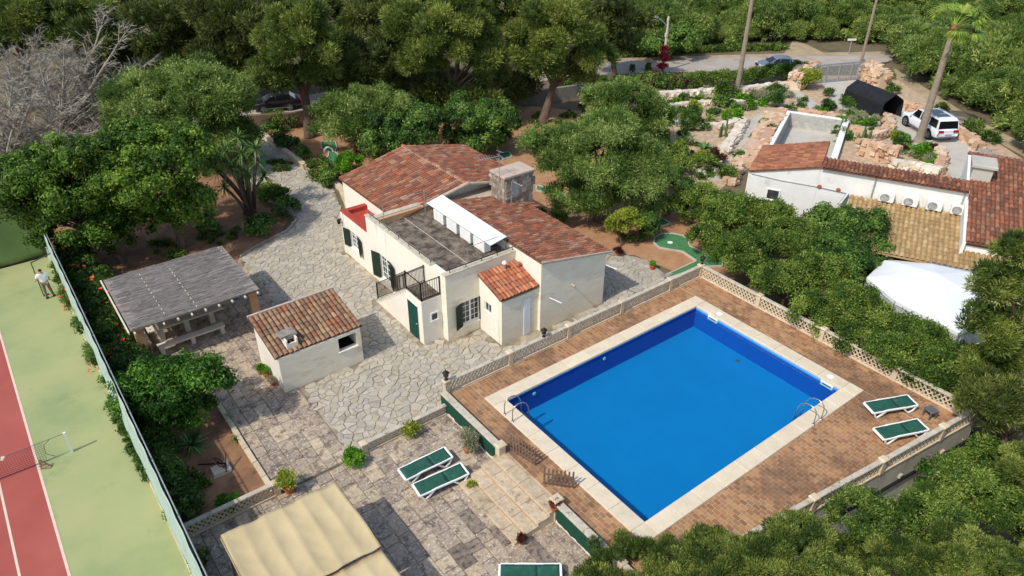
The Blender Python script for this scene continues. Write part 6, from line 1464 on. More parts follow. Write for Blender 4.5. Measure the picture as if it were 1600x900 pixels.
b.beam((c.x - .7, c.y + .3, .5), (c.x + .2, c.y - .1, .35), .05); b.beam((c.x + .1, c.y - .3, .1), (c.x + .35, c.y + .2, .6), .04); b.build('ironwork', M_iron, t)
b = MB(); p = at(382, 322); b.lathe([(.3, -.1), (.42, -.1), (.48, 0), (.42, .1), (.3, .1), (.24, 0)], (0, 0, 0), 20, TR(p[0], p[1], .5) @ Matrix.Rotation(PI / 2 - .2, 4, 'X') @ RZ(0)); tag(b.build('rubber_ring', M_tyre, off=p), 'old black tyre leaning against the spiky tree trunk', 'tyre')
# ================================================================ VEGETATION
def C(*l): return [srgb(*c) for c in l]
L_broad = leafmat('broad_leaf', C((40, 62, 20), (62, 90, 28), (90, 120, 38), (124, 148, 56)))
L_olive = leafmat('olive_leaf', C((60, 84, 34), (88, 112, 46), (120, 142, 68), (156, 168, 98)))
L_pine = leafmat('pine_needle', C((46, 62, 26), (74, 92, 36), (106, 120, 50), (144, 150, 74)), 0.2)
L_pined = leafmat('dark_pine_needle', C((42, 54, 24), (64, 76, 32), (88, 98, 44), (116, 120, 60)), 0.2)
L_junip = leafmat('juniper_needle', C((44, 62, 26), (76, 94, 38), (114, 128, 54), (158, 164, 86)), 0.3)
L_dark = leafmat('laurel_leaf', C((36, 60, 24), (58, 88, 34), (84, 116, 46), (120, 144, 66)))
L_hedge = leafmat('evergreen_hedge_leaf', C((42, 64, 24), (70, 96, 36), (104, 128, 50), (146, 158, 76)))
L_citrus = leafmat('citrus_leaf', C((30, 62, 16), (50, 88, 24), (76, 116, 34), (106, 146, 52)))
L_bright = leafmat('bright_leaf', C((56, 100, 18), (78, 128, 24), (102, 150, 34), (126, 168, 50)))
L_scrub = leafmat('scrub_leaf', C((62, 84, 38), (90, 112, 48), (122, 140, 64), (158, 166, 90)))
L_grey = leafmat('silver_leaf', C((110, 116, 84), (136, 138, 104), (160, 158, 126), (180, 176, 146)))
L_red = leafmat('burgundy_leaf', C((70, 26, 30), (98, 34, 40), (120, 48, 50), (84, 70, 40)))
L_crim = leafmat('crimson_blossom', C((130, 18, 40), (164, 26, 52), (186, 44, 66), (150, 30, 50)))
L_yel = leafmat('yellow_green_leaf', C((96, 112, 34), (126, 140, 44), (156, 166, 62), (140, 146, 56)))
L_bronze = leafmat('bronze_leaf', C((52, 28, 28), (74, 40, 34), (96, 56, 44), (70, 44, 36)))
L_agave = leafmat('agave_leaf', C((48, 84, 40), (70, 108, 52), (96, 132, 68), (150, 164, 110)), 0.15, 0.45)
L_yucca = leafmat('yucca_leaf', C((40, 70, 32), (60, 94, 42), (88, 120, 58), (126, 146, 84)), 0.2, 0.4)
L_blue = leafmat('blue_agave', C((96, 124, 112), (120, 146, 132), (144, 166, 150), (160, 178, 160)), 0.1)
L_palm = leafmat('palm_frond', C((78, 108, 36), (104, 134, 46), (132, 154, 62), (156, 162, 80)), 0.3)
STY = {  # material, leaf length, width, clump radius (m), radial?, coverage
 'broad': (L_broad, .17, .11, .45, 0, .95), 'olive': (L_olive, .19, .055, .46, 1, 1.15), 'pine': (L_pine, .22, .05, .55, 2, 1.1), 'dpine': (L_pined, .24, .055, .6, 2, 1.0),
 'dark': (L_dark, .17, .09, .42, 0, 1.0), 'hedge': (L_hedge, .13, .07, .33, 1, 1.0), 'citrus': (L_citrus, .19, .09, .36, 0, 1.0), 'bright': (L_bright, .10, .06, .22, 1, 1.1),
 'scrub': (L_scrub, .24, .09, .55, 1, 1.0), 'juniper': (L_junip, .15, .038, .28, 2, 1.1), 'grey': (L_grey, .12, .04, .2, 1, 1.0), 'red': (L_red, .14, .1, .3, 0, 1.0), 'crim': (L_crim, .13, .1, .22, 0, .9), 'yel': (L_yel, .13, .08, .28, 1, 1.0), 'bronze': (L_bronze, .16, .05, .25, 2, 1.0), 'small': (L_dark, .09, .05, .18, 1, 1.1), 'lime': (L_yel, .16, .07, .25, 1, 1.0)}
CSV = np.array([(x, y, z) for x in (-1, 1) for y in (-1, 1) for z in (-1, 1)], float) / 1.6; CSF = np.array([q for a, b_, c, d in ((0, 1, 3, 2), (4, 6, 7, 5), (0, 4, 5, 1), (2, 3, 7, 6), (0, 2, 6, 4), (1, 5, 7, 3)) for q in ((a, b_, c), (a, c, d))])
def foliage(lobes, style, k=1.0, cov=1.0, zmin=-.32, floor=None, seed=None):
    """lobes: list of (centre(3), radii(3)). returns V,F,tint: every leaf a small quad, grouped in clumps with gaps between"""
    mat, ll, lw, cr, rad, cv = STY[style]; ll *= .74; lw *= .84; r_ = np.random.default_rng(seed if seed is not None else random.randrange(1 << 30))
    ll, lw = ll * k, lw * k; cr = cr * (0.6 + .4 * k); Vs, Fs, Ts = [], [], []; off = 0
    for c, R in lobes:
        c = np.array(c, float); R = np.array(R, float); a = R.mean()
        area = 4 * PI * ((R[0] * R[1]) ** 1.6 / 3 + (R[0] * R[2]) ** 1.6 / 3 + (R[1] * R[2]) ** 1.6 / 3) ** (1 / 1.6)
        cr_ = min(cr, a * .45); n = max(7, int(area / (PI * cr_ ** 2) * .95))
        d = r_.normal(size=(n * 2, 3)); d /= np.linalg.norm(d, axis=1)[:, None]; d = d[d[:, 2] > zmin][:n]; n = len(d)
        rr = r_.uniform(.5, 1.0, n) ** .7; ph = r_.uniform(0, 6, 3); wob = np.sin(d[:, 0] * 3.1 + ph[0]) * np.sin(d[:, 1] * 3.7 + ph[1]) + np.sin(d[:, 2] * 4.3 + ph[2]) * .6
        rr = rr * (1 + .13 * wob) * np.where(r_.random(n) < .12, 1.14, 1); keep = (wob > -.75) | (r_.random(n) < .45); d, rr = d[keep], rr[keep]; n = len(d)
        cc = c + d * R * rr[:, None] * (1 - .5 * cr_ / a)
        crn = cr_ * r_.uniform(.55, 1.4, n)
        if floor is not None: cc[:, 2] = np.maximum(cc[:, 2], floor + .1)
        ct = r_.uniform(.02, .85, n)
        m = np.maximum(8, (2.2 * PI * crn ** 2 * cv * cov / (ll * lw * .62)).astype(int)); idx = np.repeat(np.arange(n), m); N = len(idx)
        e = r_.normal(size=(N, 3)); e /= np.linalg.norm(e, axis=1)[:, None]; dd = d[idx]
        flip = (e * (dd + [0, 0, .5])).sum(1) < -.35; e[flip] *= -1
        pos = cc[idx] + e * (crn[idx] * (r_.uniform(.55, 1.05, N) if rad == 2 else r_.uniform(.4, 1.12, N) + .12 * r_.standard_exponential(N)))[:, None] * np.array([1, 1, .85])
        t = r_.normal(size=(N, 3))
        if rad == 0: ax = np.cross(e, t); nn = e * 1.0 + t * .45 + [0, 0, .25]
        elif rad == 1: ax = e * .8 + t * .6 + [0, 0, .15]; nn = np.cross(ax, r_.normal(size=(N, 3)))
        else: ax = e * 1.1 + t * .35 + [0, 0, .35]; nn = np.cross(ax, r_.normal(size=(N, 3)))
        ax /= np.linalg.norm(ax, axis=1)[:, None]; sd_ = np.cross(nn, ax); sd_ /= np.linalg.norm(sd_, axis=1)[:, None] + 1e-9
        sc = r_.uniform(.65, 1.3, N)[:, None]; L = ax * ll * sc; Wd = sd_ * lw * .5 * sc
        V = np.stack([pos + Wd, pos + L, pos - Wd], 1).reshape(-1, 3)
        if floor is not None: V[:, 2] = np.maximum(V[:, 2], floor + .01)
        Vs.append(V); Fs.append(np.arange(N * 3).reshape(-1, 3) + off); Ts.append(np.clip(ct[idx] + r_.normal(0, .2, N), 0, 1)); off += N * 3
        # cores: small lumps of inner foliage
        cv_ = (cc[:, None, :] + CSV[None] * (crn * .62)[:, None, None] * r_.uniform(.8, 1.15, (n, len(CSV), 1)))
        if floor is not None: cv_[..., 2] = np.maximum(cv_[..., 2], floor + .01)
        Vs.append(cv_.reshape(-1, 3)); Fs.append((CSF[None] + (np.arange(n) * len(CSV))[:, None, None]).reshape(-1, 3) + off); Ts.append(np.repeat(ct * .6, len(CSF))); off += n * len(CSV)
    return np.concatenate(Vs), np.concatenate(Fs), np.concatenate(Ts)
TRIS = [0]
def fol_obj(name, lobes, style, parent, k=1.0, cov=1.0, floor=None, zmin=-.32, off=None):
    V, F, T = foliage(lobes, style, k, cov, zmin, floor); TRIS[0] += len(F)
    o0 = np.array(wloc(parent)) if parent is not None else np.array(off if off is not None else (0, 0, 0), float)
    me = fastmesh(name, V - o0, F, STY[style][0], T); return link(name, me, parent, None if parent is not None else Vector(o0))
HF = np.array([CF[0], CF[1]]) / np.hypot(CF[0], CF[1])
def lobe_at(base, px, py, hw, hh, depth=0.0):
    """ellipsoid seen at px,py standing over the ground point base"""
    d = CF + CR * (px - 800) / FPX - CU * (py - 450) / FPX; t = ((base[0] * HF[0] + base[1] * HF[1]) + depth) / (d[0] * HF[0] + d[1] * HF[1])
    c = d * t + [0, 0, CAMH]; m = mpp(c); e = math.atan2(CAMH - c[2], math.hypot(c[0], c[1])); r = hw * m; v = hh * m
    rz = math.sqrt(max((v * v - (r * math.sin(e)) ** 2), (.42 * v) ** 2)) / math.cos(e); return (tuple(c), (r, r, min(rz, r * 1.5)))
def limbs(name, base, lobes, r0, mat, par, lean=None, n=5):
    b = MB(); base = Vector(base); top = Vector(np.mean([l[0] for l in lobes], axis=0)); fork = base.lerp(top, .62 if n == 2 else .45) + Vector((random.uniform(-.15, .15), random.uniform(-.15, .15), 0))
    mid = base.lerp(fork, .5) + Vector((random.uniform(-.1, .1), random.uniform(-.1, .1), 0))
    b.tube([base - Vector((0, 0, .2)), base + Vector((0, 0, .15)), mid, fork], [r0 * 1.5, r0 * 1.05, r0 * .85, r0 * .7], 9)
    for l in lobes:
        for k in range(n):
            a = random.uniform(0, 2 * PI); R = l[1]; tip = Vector(l[0]) + Vector((math.cos(a) * R[0] * .6, math.sin(a) * R[1] * .6, R[2] * random.uniform(-.2, .5)))
            m1 = fork.lerp(tip, .5) + Vector((random.uniform(-.2, .2), random.uniform(-.2, .2), .15)); s0 = fork if n > 2 else mid.lerp(fork, random.uniform(.4, 1)); b.tube([s0 - Vector((0, 0, .1)), m1, tip], [r0 * .42, r0 * .24, r0 * .07], 6)
    return b.build(name, mat, par, smooth=True)
def tree(style, label, base_px, lobes_px, r0=.18, group=None, name='tree', cat='tree', k=1.0, cov=1.0, bark=None, z=0.0, trunk=True, floor=None):
    B = at(*base_px, z); k = k * max(1.0, min(2.4, cdist(B) / 40)); cov *= .98
    lobes = [lobe_at(B, *l) for l in lobes_px]; t = thing(name, label, cat, B, 0, group)
    if trunk: limbs('trunk', B, lobes, r0, bark or M_bark, t, n=2 if 'pine' in style else 4)
    fol_obj('crown' if cat == 'tree' else 'foliage', lobes, style, t, k, cov, floor=z + .0 if floor is None else floor); return t
def shrub(style, label, px, py, hw, hh, group=None, name='shrub', k=1.0, z=0.0, cov=1.0):
    """rounded plant whose middle shows at px,py"""
    B = at(px, py + hh * .75, z); return tree(style, label, (px, py + hh * .75), [(px, py, hw, hh)], .05, group, name, 'shrub', k, cov, z=z)
# --- left garden
tree('broad', 'large bright green broadleaf tree whose trunk stands in the left soil bed', (285, 388), [(240, 262, 105, 72), (300, 325, 48, 50), (190, 335, 60, 48), (280, 235, 60, 40), (250, 300, 60, 40), (210, 220, 50, 34), (262, 345, 36, 28)], .24)
tree('broad', 'wide bright green tree overhanging the far end of the court fence', (190, 410), [(90, 285, 92, 62), (130, 345, 78, 52), (40, 320, 48, 34), (40, 275, 60, 40), (150, 240, 50, 34), (100, 320, 50, 40), (175, 375, 34, 24)], .2)
tree('olive', 'large grey green olive tree behind the bright broadleaf tree', (300, 268), [(240, 165, 76, 52), (322, 160, 70, 54), (352, 215, 44, 44), (285, 140, 50, 34), (365, 170, 34, 40), (376, 222, 34, 42, 1.5), (372, 268, 30, 30, 2.5)], .22)
tree('citrus', 'glossy round citrus tree between flower hedge and paving kerb', (262, 672), [(265, 612, 70, 52), (318, 592, 42, 38), (222, 630, 38, 34), (290, 640, 44, 30), (245, 585, 40, 28), (210, 600, 28, 26)], .12)
# --- behind the villa
tree('olive', 'upright grey green olive beside the far minigolf lane', (555, 238), [(556, 185, 60, 52), (600, 170, 42, 30), (520, 190, 30, 40)], .16)
tree('dark', 'mid green rounded tree directly behind the gable roof', (640, 255), [(630, 208, 60, 42), (665, 190, 30, 26), (600, 228, 34, 28)], .14)
tree('dark', 'dark green tree behind the gable, right of the mid green one', (745, 240), [(725, 190, 42, 38), (778, 192, 40, 38), (750, 215, 50, 28)], .14)
tree('olive', 'huge rounded grey green wild olive right of the stone chimney', (935, 345), [(925, 255, 84, 66), (868, 235, 48, 40), (992, 262, 54, 60), (1005, 310, 36, 36), (895, 305, 48, 34), (950, 205, 44, 32), (945, 310, 40, 34)], .3, cov=.8)
tree('olive', 'wild olive just behind and above the huge rounded one', (990, 232), [(975, 165, 58, 42), (1005, 212, 48, 42), (935, 152, 26, 22), (1022, 182, 26, 28)], .2)
tree('yel', 'small yellow green lemon tree on the orange soil behind the right wing', (970, 384), [(973, 345, 24, 22), (985, 333, 12, 10), (958, 350, 12, 12)], .06)
shrub('bright', 'vivid green clipped round shrub against the back left roof corner', 545, 256, 23, 18)
shrub('dark', 'dark shrub in the shade right of the lemon tree', 1002, 350, 24, 26)
shrub('dark', 'low dark shrub under the left side of the huge olive', 850, 235, 20, 16)
# --- pines across the top
PG = None
tree('pine', 'leaning pine with bare thick trunk beside the stone plinth', (484, 214), [(475, 70, 62, 44), (430, 120, 38, 32), (440, 60, 40, 36), (500, 110, 36, 30), (470, 25, 46, 30)], .42, k=1.0)
tree('pine', 'broad light green pine above the gable roof', (706, 196), [(690, 60, 70, 52), (745, 85, 52, 42), (640, 40, 50, 40), (720, 25, 60, 36), (660, 100, 40, 30), (770, 120, 28, 22), (800, 95, 26, 24)], .4)
tree('pine', 'light green pine whose twin trunks stand left of the huge olive', (848, 192), [(890, 55, 55, 46), (850, 100, 42, 34), (925, 85, 34, 30), (870, 20, 50, 30), (835, 60, 38, 34), (910, 120, 24, 18)], .38)
tree('dpine', 'dark pine between the leaning pine and the broad light one', (585, 136), [(570, 45, 48, 44), (540, 80, 38, 30), (600, 15, 46, 30), (520, 30, 36, 34)], .34)
tree('dpine', 'dark green pine rising behind the olive on the left', (392, 165), [(385, 45, 62, 50), (340, 90, 44, 34), (400, 95, 36, 30), (350, 20, 56, 34)], .36)
tree('dpine', 'very dark pine behind the bare grey twigs', (250, 150), [(235, 50, 60, 46), (280, 85, 40, 32), (200, 90, 40, 26), (270, 25, 50, 30)], .34)
tree('pine', 'yellowish pine in the top left corner, the one touching the left edge', (40, 140), [(30, 40, 56, 34), (85, 55, 44, 28), (10, 75, 40, 22), (60, 20, 50, 24)], .34)
tree('pine', 'yellowish pine in the top left, second from the left edge', (150, 120), [(140, 25, 56, 26), (115, 55, 36, 20), (175, 45, 36, 22)], .3)
ORD = 'first second third fourth fifth sixth seventh eighth ninth tenth eleventh twelfth thirteenth fourteenth fifteenth sixteenth seventeenth last'.split()
TOPX = [30, 120, 210, 300, 390, 480, 560, 650, 740, 830, 915, 960, 790, 330, 160, 440, 640, 561]
for i, (x, y) in enumerate([(30, -12), (120, -18), (210, -6), (300, -16), (390, -24), (480, -18), (560, -30), (650, -24), (740, -26), (830, -16), (915, -8), (960, 30), (790, 10), (330, 40), (160, 60), (440, 10), (640, 60), (560, 100)]):
    d_ = 105 if y < 30 else 95
    tree('dpine' if i % 3 else 'pine', 'dark pine crown along the top edge, %s from the left' % ORD[sorted(range(18), key=lambda q: TOPX[q]).index(i)], (x, y + d_), [(x, y, 52, 38), (x + random.uniform(-25, 25), y + 32, 36, 26)], .3, group='pines along the top edge', k=1.25, cov=.85)
for i, (x, y, w_, h) in enumerate([(300, 120, 34, 18), (360, 135, 34, 16), (540, 128, 30, 14), (620, 130, 36, 18), (690, 148, 40, 20), (800, 150, 26, 18), (255, 128, 26, 16), (770, 130, 26, 16), (590, 150, 34, 14)]):
    shrub('dark', 'dark understorey shrub in shade beneath the pines, %s from the left' % ORD[sorted([300, 360, 540, 620, 690, 800, 255, 770, 590]).index(x)], x, y, w_, h, 'shrubs under the pines', k=1.1)
for i, (x, y, w_, h, lb) in enumerate([(255, 112, 44, 26, 'left of the olive top'), (320, 105, 40, 24, 'above the grey green olive'), (520, 118, 34, 22, 'right of the leaning pine'), (630, 118, 44, 26, 'below the broad light pine, left part'), (690, 135, 50, 26, 'directly behind the gable trees'), (800, 135, 34, 24, 'left of the twin trunks'), (745, 150, 40, 20, 'above the rightmost gable tree'), (180, 110, 40, 26, 'behind the grey dead branches')]):
    tree('dpine', 'low dark evergreen bough mass ' + lb, (x, y + 50), [(x, y, w_, h), (x + w_ * .5, y + 8, w_ * .5, h * .7)], .12, 'low evergreens behind the garden', k=1.1)
# --- hedge trees to the right of the pool
hd = [(1092, 318, 36, 34, 'hedge', 'leafy hedge tree right behind the shaded minigolf lane'), (1140, 335, 48, 40, 'hedge', 'hedge tree below the wooden post, left end of the tall hedge'), (1195, 345, 46, 38, 'hedge', 'hedge tree in front of the small neighbouring window'),
      (1105, 372, 30, 26, 'hedge', 'lower hedge bush overhanging the putting green'), (1165, 395, 52, 40, 'hedge', 'hedge tree above the first balustrade panel'), (1235, 375, 50, 42, 'hedge', 'hedge tree left of the dark rounded one'),
      (1290, 355, 54, 44, 'dark', 'dark rounded tree in the hedge touching the neighbouring wall'), (1343, 366, 46, 46, 'dark', 'dark rounded tree in the hedge against the sand tiles'), (1218, 440, 46, 38, 'hedge', 'hedge bush hanging over the balustrade left of the second pillar'),
      (1275, 430, 52, 42, 'hedge', 'hedge tree in the middle of the row, below the dark rounded one'), (1322, 418, 44, 38, 'dark', 'dark hedge tree just left of the white tent top'), (1275, 485, 40, 32, 'hedge', 'low hedge bush behind the middle balustrade pillar'),
      (1330, 480, 50, 38, 'hedge', 'hedge tree level with the left point of the white tent'), (1382, 506, 42, 32, 'hedge', 'hedge tree in front of the tent left panel'), (1340, 528, 40, 28, 'hedge', 'low hedge bush right of the hedge side lantern'),
      (1395, 550, 44, 32, 'hedge', 'hedge bush over the balustrade near the upper deck sunbed'), (1438, 530, 42, 34, 'hedge', 'hedge bush in front of the tent lowest point'), (1455, 588, 40, 26, 'hedge', 'low hedge bush above the balustrade end'), (1490, 575, 44, 40, 'hedge', 'last hedge bush before the overhanging pine')]
hd += [(1300, 400, 56, 38, 'dark', 'lower bough mass under the dark rounded hedge tree'), (1352, 402, 38, 32, 'dark', 'lower bough mass touching the left end of the sand tile eave'), (1250, 392, 40, 34, 'hedge', 'hedge tree filling in left below the dark rounded one')]
for x, y, w_, h, s_, lb in hd: tree(s_, lb, (x + 4, y + h * 1.15), [(x, y, w_, h)] if w_ < 45 else [(x, y, w_ * .85, h * .85), (x + w_ * .45, y - h * .35, w_ * .45, h * .45), (x - w_ * .5, y + h * .15, w_ * .5, h * .5), (x - w_ * .2, y - h * .5, w_ * .3, h * .35), (x + w_ * .6, y + h * .4, w_ * .35, h * .35)], .1, 'hedge trees along the pool', cov=.95)
shrub('hedge', 'small leafy bush filling the gap left of the putting green end', 1080, 330, 22, 26)
tree('pine', 'bright pine overhanging the party tent from the right edge', (1580, 690), [(1575, 455, 44, 40), (1590, 395, 30, 34), (1555, 520, 42, 40), (1590, 570, 42, 50), (1528, 490, 22, 24), (1540, 570, 34, 34), (1600, 500, 40, 50), (1560, 430, 26, 22)], .3, z=-1.8)
tree('dpine', 'darker pine overhanging the far corner of the pool deck', (1590, 745), [(1560, 620, 46, 36), (1595, 650, 40, 46), (1518, 632, 26, 20), (1545, 655, 30, 22)], .3, z=-2.0)
# --- foreground crowns below the retaining wall
fgp = [((1000, 985), [(985, 868, 66, 26), (1055, 858, 50, 26)], 'fine needled crown at the bottom corner of the pool deck'), ((1120, 1000), [(1120, 870, 72, 44), (1185, 858, 48, 36)], 'needled crown touching the bottom edge, left of the retaining wall end'),
       ((1260, 980), [(1250, 850, 74, 46), (1300, 875, 60, 40)], 'needled crown below the short end of the retaining wall'), ((1385, 930), [(1345, 800, 52, 34), (1400, 830, 70, 52), (1460, 800, 50, 42)], 'bright needled crown under the retaining wall drains'),
       ((1510, 880), [(1500, 745, 50, 34), (1545, 775, 62, 48), (1470, 770, 40, 28)], 'dense green crown at the end of the retaining wall'), ((1600, 860), [(1595, 720, 40, 34), (1605, 800, 60, 50)], 'dense crown cut by the right edge, below the deck corner'),
       ((1450, 1020), [(1430, 895, 80, 44), (1520, 870, 66, 50)], 'needled crown at the bottom edge, right of centre'), ((1610, 1020), [(1595, 890, 60, 50)], 'needled crown filling the bottom right corner'), ((1180, 1060), [(1170, 925, 100, 36), (1320, 925, 90, 34)], 'wide crown cut off by the bottom edge'),
       ((950, 1010), [(930, 897, 50, 16)], 'small crown tip peeking in over the lower terrace')]
fgp = [(a, [(x, y + (20 if x < 1210 else 6), w_, h) for x, y, w_, h in l], c) for a, l, c in fgp]
for i, (bp_, lb_, lab) in enumerate(fgp): tree('juniper' if i not in (3, 4) else 'hedge', lab, bp_, lb_, .16, z=-2.3, floor=-2.2, k=.85, cov=1.0)
tree('citrus', 'single leafy sapling growing against the retaining wall', (1448, 800), [(1443, 735, 12, 16), (1446, 760, 14, 14)], .05, z=-2.2)
tree('hedge', 'dense shrub crown filling the gap under the far deck corner', (1545, 800), [(1540, 712, 34, 26), (1570, 735, 40, 30), (1500, 720, 24, 18)], .08, z=-2.3, floor=-2.2)
shrub('dpine', 'low dark undergrowth at the foot of the retaining wall, right end', 1520, 705, 40, 26, z=-2.0)
# --- scrub wood beyond the road: one object per tree, sharing a few crown meshes
tmpl = []
for i in range(6):
    R = 3.0; lob = [((0, 0, 1.6), (R * .8, R * .8, 1.9))] + [((random.uniform(-1.6, 1.6), random.uniform(-1.6, 1.6), random.uniform(1.4, 2.8)), (1.4, 1.4, 1.1)) for _ in range(4)]
    st_ = ['scrub', 'scrub', 'olive', 'scrub', 'hedge', 'olive'][i]; V, F, T = foliage(lob, st_, 1.5, .85, -.2, floor=0, seed=50 + i); TRIS[0] += len(F); tmpl.append(fastmesh('wild_olive', V, F, STY[st_][0], T)); tmpl[-1]['style'] = st_
roadmask = inpoly([(p[0], p[1]) for p in roadA + roadB])
def scatter(regions, dmin, nmax, smin, smax, seed, avoid=None):
    rr = random.Random(seed); pts = []
    for _ in range(60000):
        if len(pts) >= nmax: break
        x0, y0, x1, y1, px_poly = rr.choice(regions); px, py = rr.uniform(x0, x1), rr.uniform(y0, y1)
        if px_poly and not px_poly(px, py): continue
        p = at(px, py); s = rr.uniform(smin, smax)
        if any((p[0] - q[0]) ** 2 + (p[1] - q[1]) ** 2 < (dmin * (s + q[2]) / 2) ** 2 for q in pts): continue
        pts.append((p[0], p[1], s))
    return pts
regA = inpoly([(955, 84), (1060, 79), (1225, 72), (1245, 58), (1285, 66), (1400, 72), (1400, 86), (1440, 118), (1500, 160), (1560, 195), (1620, 240), (1660, 260), (1660, -45), (900, -45), (900, 60)])
pts = scatter([(900, -45, 1660, 90, regA), (900, 10, 1660, 90, regA), (1395, 70, 1660, 260, regA)], 3.3, 260, .55, 1.25, 3)
pts += [(x, y, s * 1.1) for x, y, s in scatter([(1640, -30, 2100, 620, inpoly([(1660, 230), (1640, 60), (2100, -30), (2100, 620), (1700, 620), (1760, 420)]))], 5.0, 38, .8, 1.3, 21)]
for x, y, s in pts:
    me = random.choice(tmpl); o = link('wild_olive', me, None, (x, y, -.1)); o.rotation_euler = (0, 0, random.uniform(0, 6.28)); o.scale = (s * random.uniform(.85, 1.15), s * random.uniform(.85, 1.15), s * random.uniform(.8, 1.3))
    near = (x - 60) ** 2 + (y - 45) ** 2 < 900
    kd = {'olive': 'grey green', 'scrub': 'light green', 'hedge': 'deep green'}[me['style']]; wh = 'right of the driveway' if x > 64 and y < 34 else 'beyond the road'
    tag(o, '%s wild olive bush in the dense scrub wood %s' % (kd, wh), 'tree', 'wild olives %s' % wh)
print('scrub', len(pts))
# undergrowth beneath
Vs, Fs, Ts, off = [], [], [], 0
ug = scatter([(900, -45, 1660, 90, regA), (1395, 70, 1660, 260, regA)], 1.1, 330, .6, 1.2, 5)
V, F, T = foliage([((x, y, .3), (1.2 * s, 1.2 * s, .8 * s)) for x, y, s in ug], 'scrub', 2.4, .4, 0.1, floor=0, seed=9); TRIS[0] += len(F)
o = link('undergrowth', fastmesh('undergrowth', V, F, STY['scrub'][0], T)); tag(o, 'low green undergrowth between the wild olives', 'undergrowth', kind='stuff')
# verge plants along far side of the road
tree('dark', 'fresh green creeper clump behind the street lamp', (1050, 92), [(1060, 62, 30, 22), (1030, 72, 26, 14)], .1, k=1.3)
# --- hedges
def hedge(label, pts, h, wd, style, name='hedge', k=1.0, cov=1.0, mix=None, z=0.0, step=None):
    t = thing(name, label, 'hedge', (*pts[0], z)); lob = []; st2 = step or wd * .55
    for p, q in zip(pts[:-1], pts[1:]):
        L = math.hypot(q[0] - p[0], q[1] - p[1]); n = max(1, int(L / st2))
        for i in range(n): u = (i + .5) / n; lob.append(((p[0] + (q[0] - p[0]) * u + random.uniform(-.12, .12), p[1] + (q[1] - p[1]) * u + random.uniform(-.12, .12), z + h * .5), (wd * .55 * random.uniform(.85, 1.15), wd * .55 * random.uniform(.85, 1.15), h * .52 * random.uniform(.85, 1.1))))
    fol_obj('foliage', lob, style, t, k, cov, floor=z)
    if mix:
        st3, frac = mix; sub = [(c, tuple(r * 1.04 for r in R)) for c, R in lob if random.random() < frac]
        if sub: fol_obj('blossom' if st3 == 'crim' else 'red_foliage', sub, st3, t, k, .35, floor=z)
    return t
hedge('road hedge with burgundy patches left of the tall palm', P2((880, 142), (960, 140), (1040, 136), (1080, 135)), 1.25, 1.5, 'dark', k=1.5, mix=('red', .55))
hedge('green road hedge between the tall palm and the silver car', P2((1082, 135), (1150, 132), (1200, 128)), 1.3, 1.5, 'hedge', k=1.5, mix=('red', .1))
hedge('dark clipped hedge ending at the left stone heap of the gate', P2((1196, 128), (1252, 122)), 1.65, 1.6, 'small', k=2.2)
hedge('low green verge creeper along the far side of the road', P2((930, 90), (1000, 86), (1100, 80), (1225, 76)), .4, 1.4, 'hedge', k=1.8)
# flowering hedge by the court
fh = hedge('dark green trumpet flower hedge with orange blooms along the court fence', [(2.2, 45.0), (2.15, 36), (2.05, 30)], 1.7, 1.5, 'dark', cov=.65)
hedge('narrow lower end of the dark hedge along the court fence by the bare soil bed', [(1.9, 30), (1.75, 24), (1.7, 21.0)], 1.2, .95, 'dark', cov=.7)
def flowers(parent, pts_, n, s):
    me = None; vs = []; fs = []
    for k in range(5):
        a = 2 * PI * k / 5; o = len(vs); ca, sa = math.cos(a), math.sin(a); vs += [(0, 0, 0), (ca * s * .5 - sa * s * .4, sa * s * .5 + ca * s * .4, s * .25), (ca * s, sa * s, s * .2), (ca * s * .5 + sa * s * .4, sa * s * .5 - ca * s * .4, s * .25)]; fs.append((o, o + 3, o + 2, o + 1))
    ms = []
    for _ in range(n):
        p, q = random.choice(pts_); u = random.random(); c = [p[i] + (q[i] - p[i]) * u + random.uniform(-.25, .25) for i in range(3)]
        sc_ = random.uniform(.7, 1.3); M = TR(*c) @ Matrix.Rotation(random.uniform(-.9, .5), 4, 'X') @ RZ(random.uniform(0, 6)) @ Matrix.Scale(sc_, 4); ms.append(M)
    inst_pieces(parent, 'flower', vs, fs, ms, M_flower)
flowers(fh, [((1.9, 43, 1.6), (2.2, 36, 1.75)), ((2.5, 38, 1.6), (2.4, 31, 1.6)), ((1.6, 36, 1.5), (1.6, 31, 1.4)), ((1.8, 42, 1.75), (2.0, 31, 1.8))], 34, .1)
vine = thing('flowering_vine', 'orange flowering vine climbing the court side of the fence near the person', 'vine', (1.0, 37, 0))
fol_obj('foliage', [((1.0, y, .6 + .4 * math.sin(y * 2)), (.13 + .08 * math.sin(y * 1.3) ** 2, .5, .5 + .2 * math.sin(y))) for y in np.arange(31, 43, 1.0)], 'small', vine, 1.2, .3, floor=0); flowers(vine, [((.85, 39.4, .5), (.85, 37.6, .8)), ((.9, 40, 1.2), (.9, 36, .9)), ((.8, 34, .4), (.8, 31, .6))], 55, .07)
vine2 = hedge('thin weeds and ivy at the court fence kerb, lower part', [(.95, 30), (.98, 24)], .35, .35, 'small', 'vine', cov=.35)
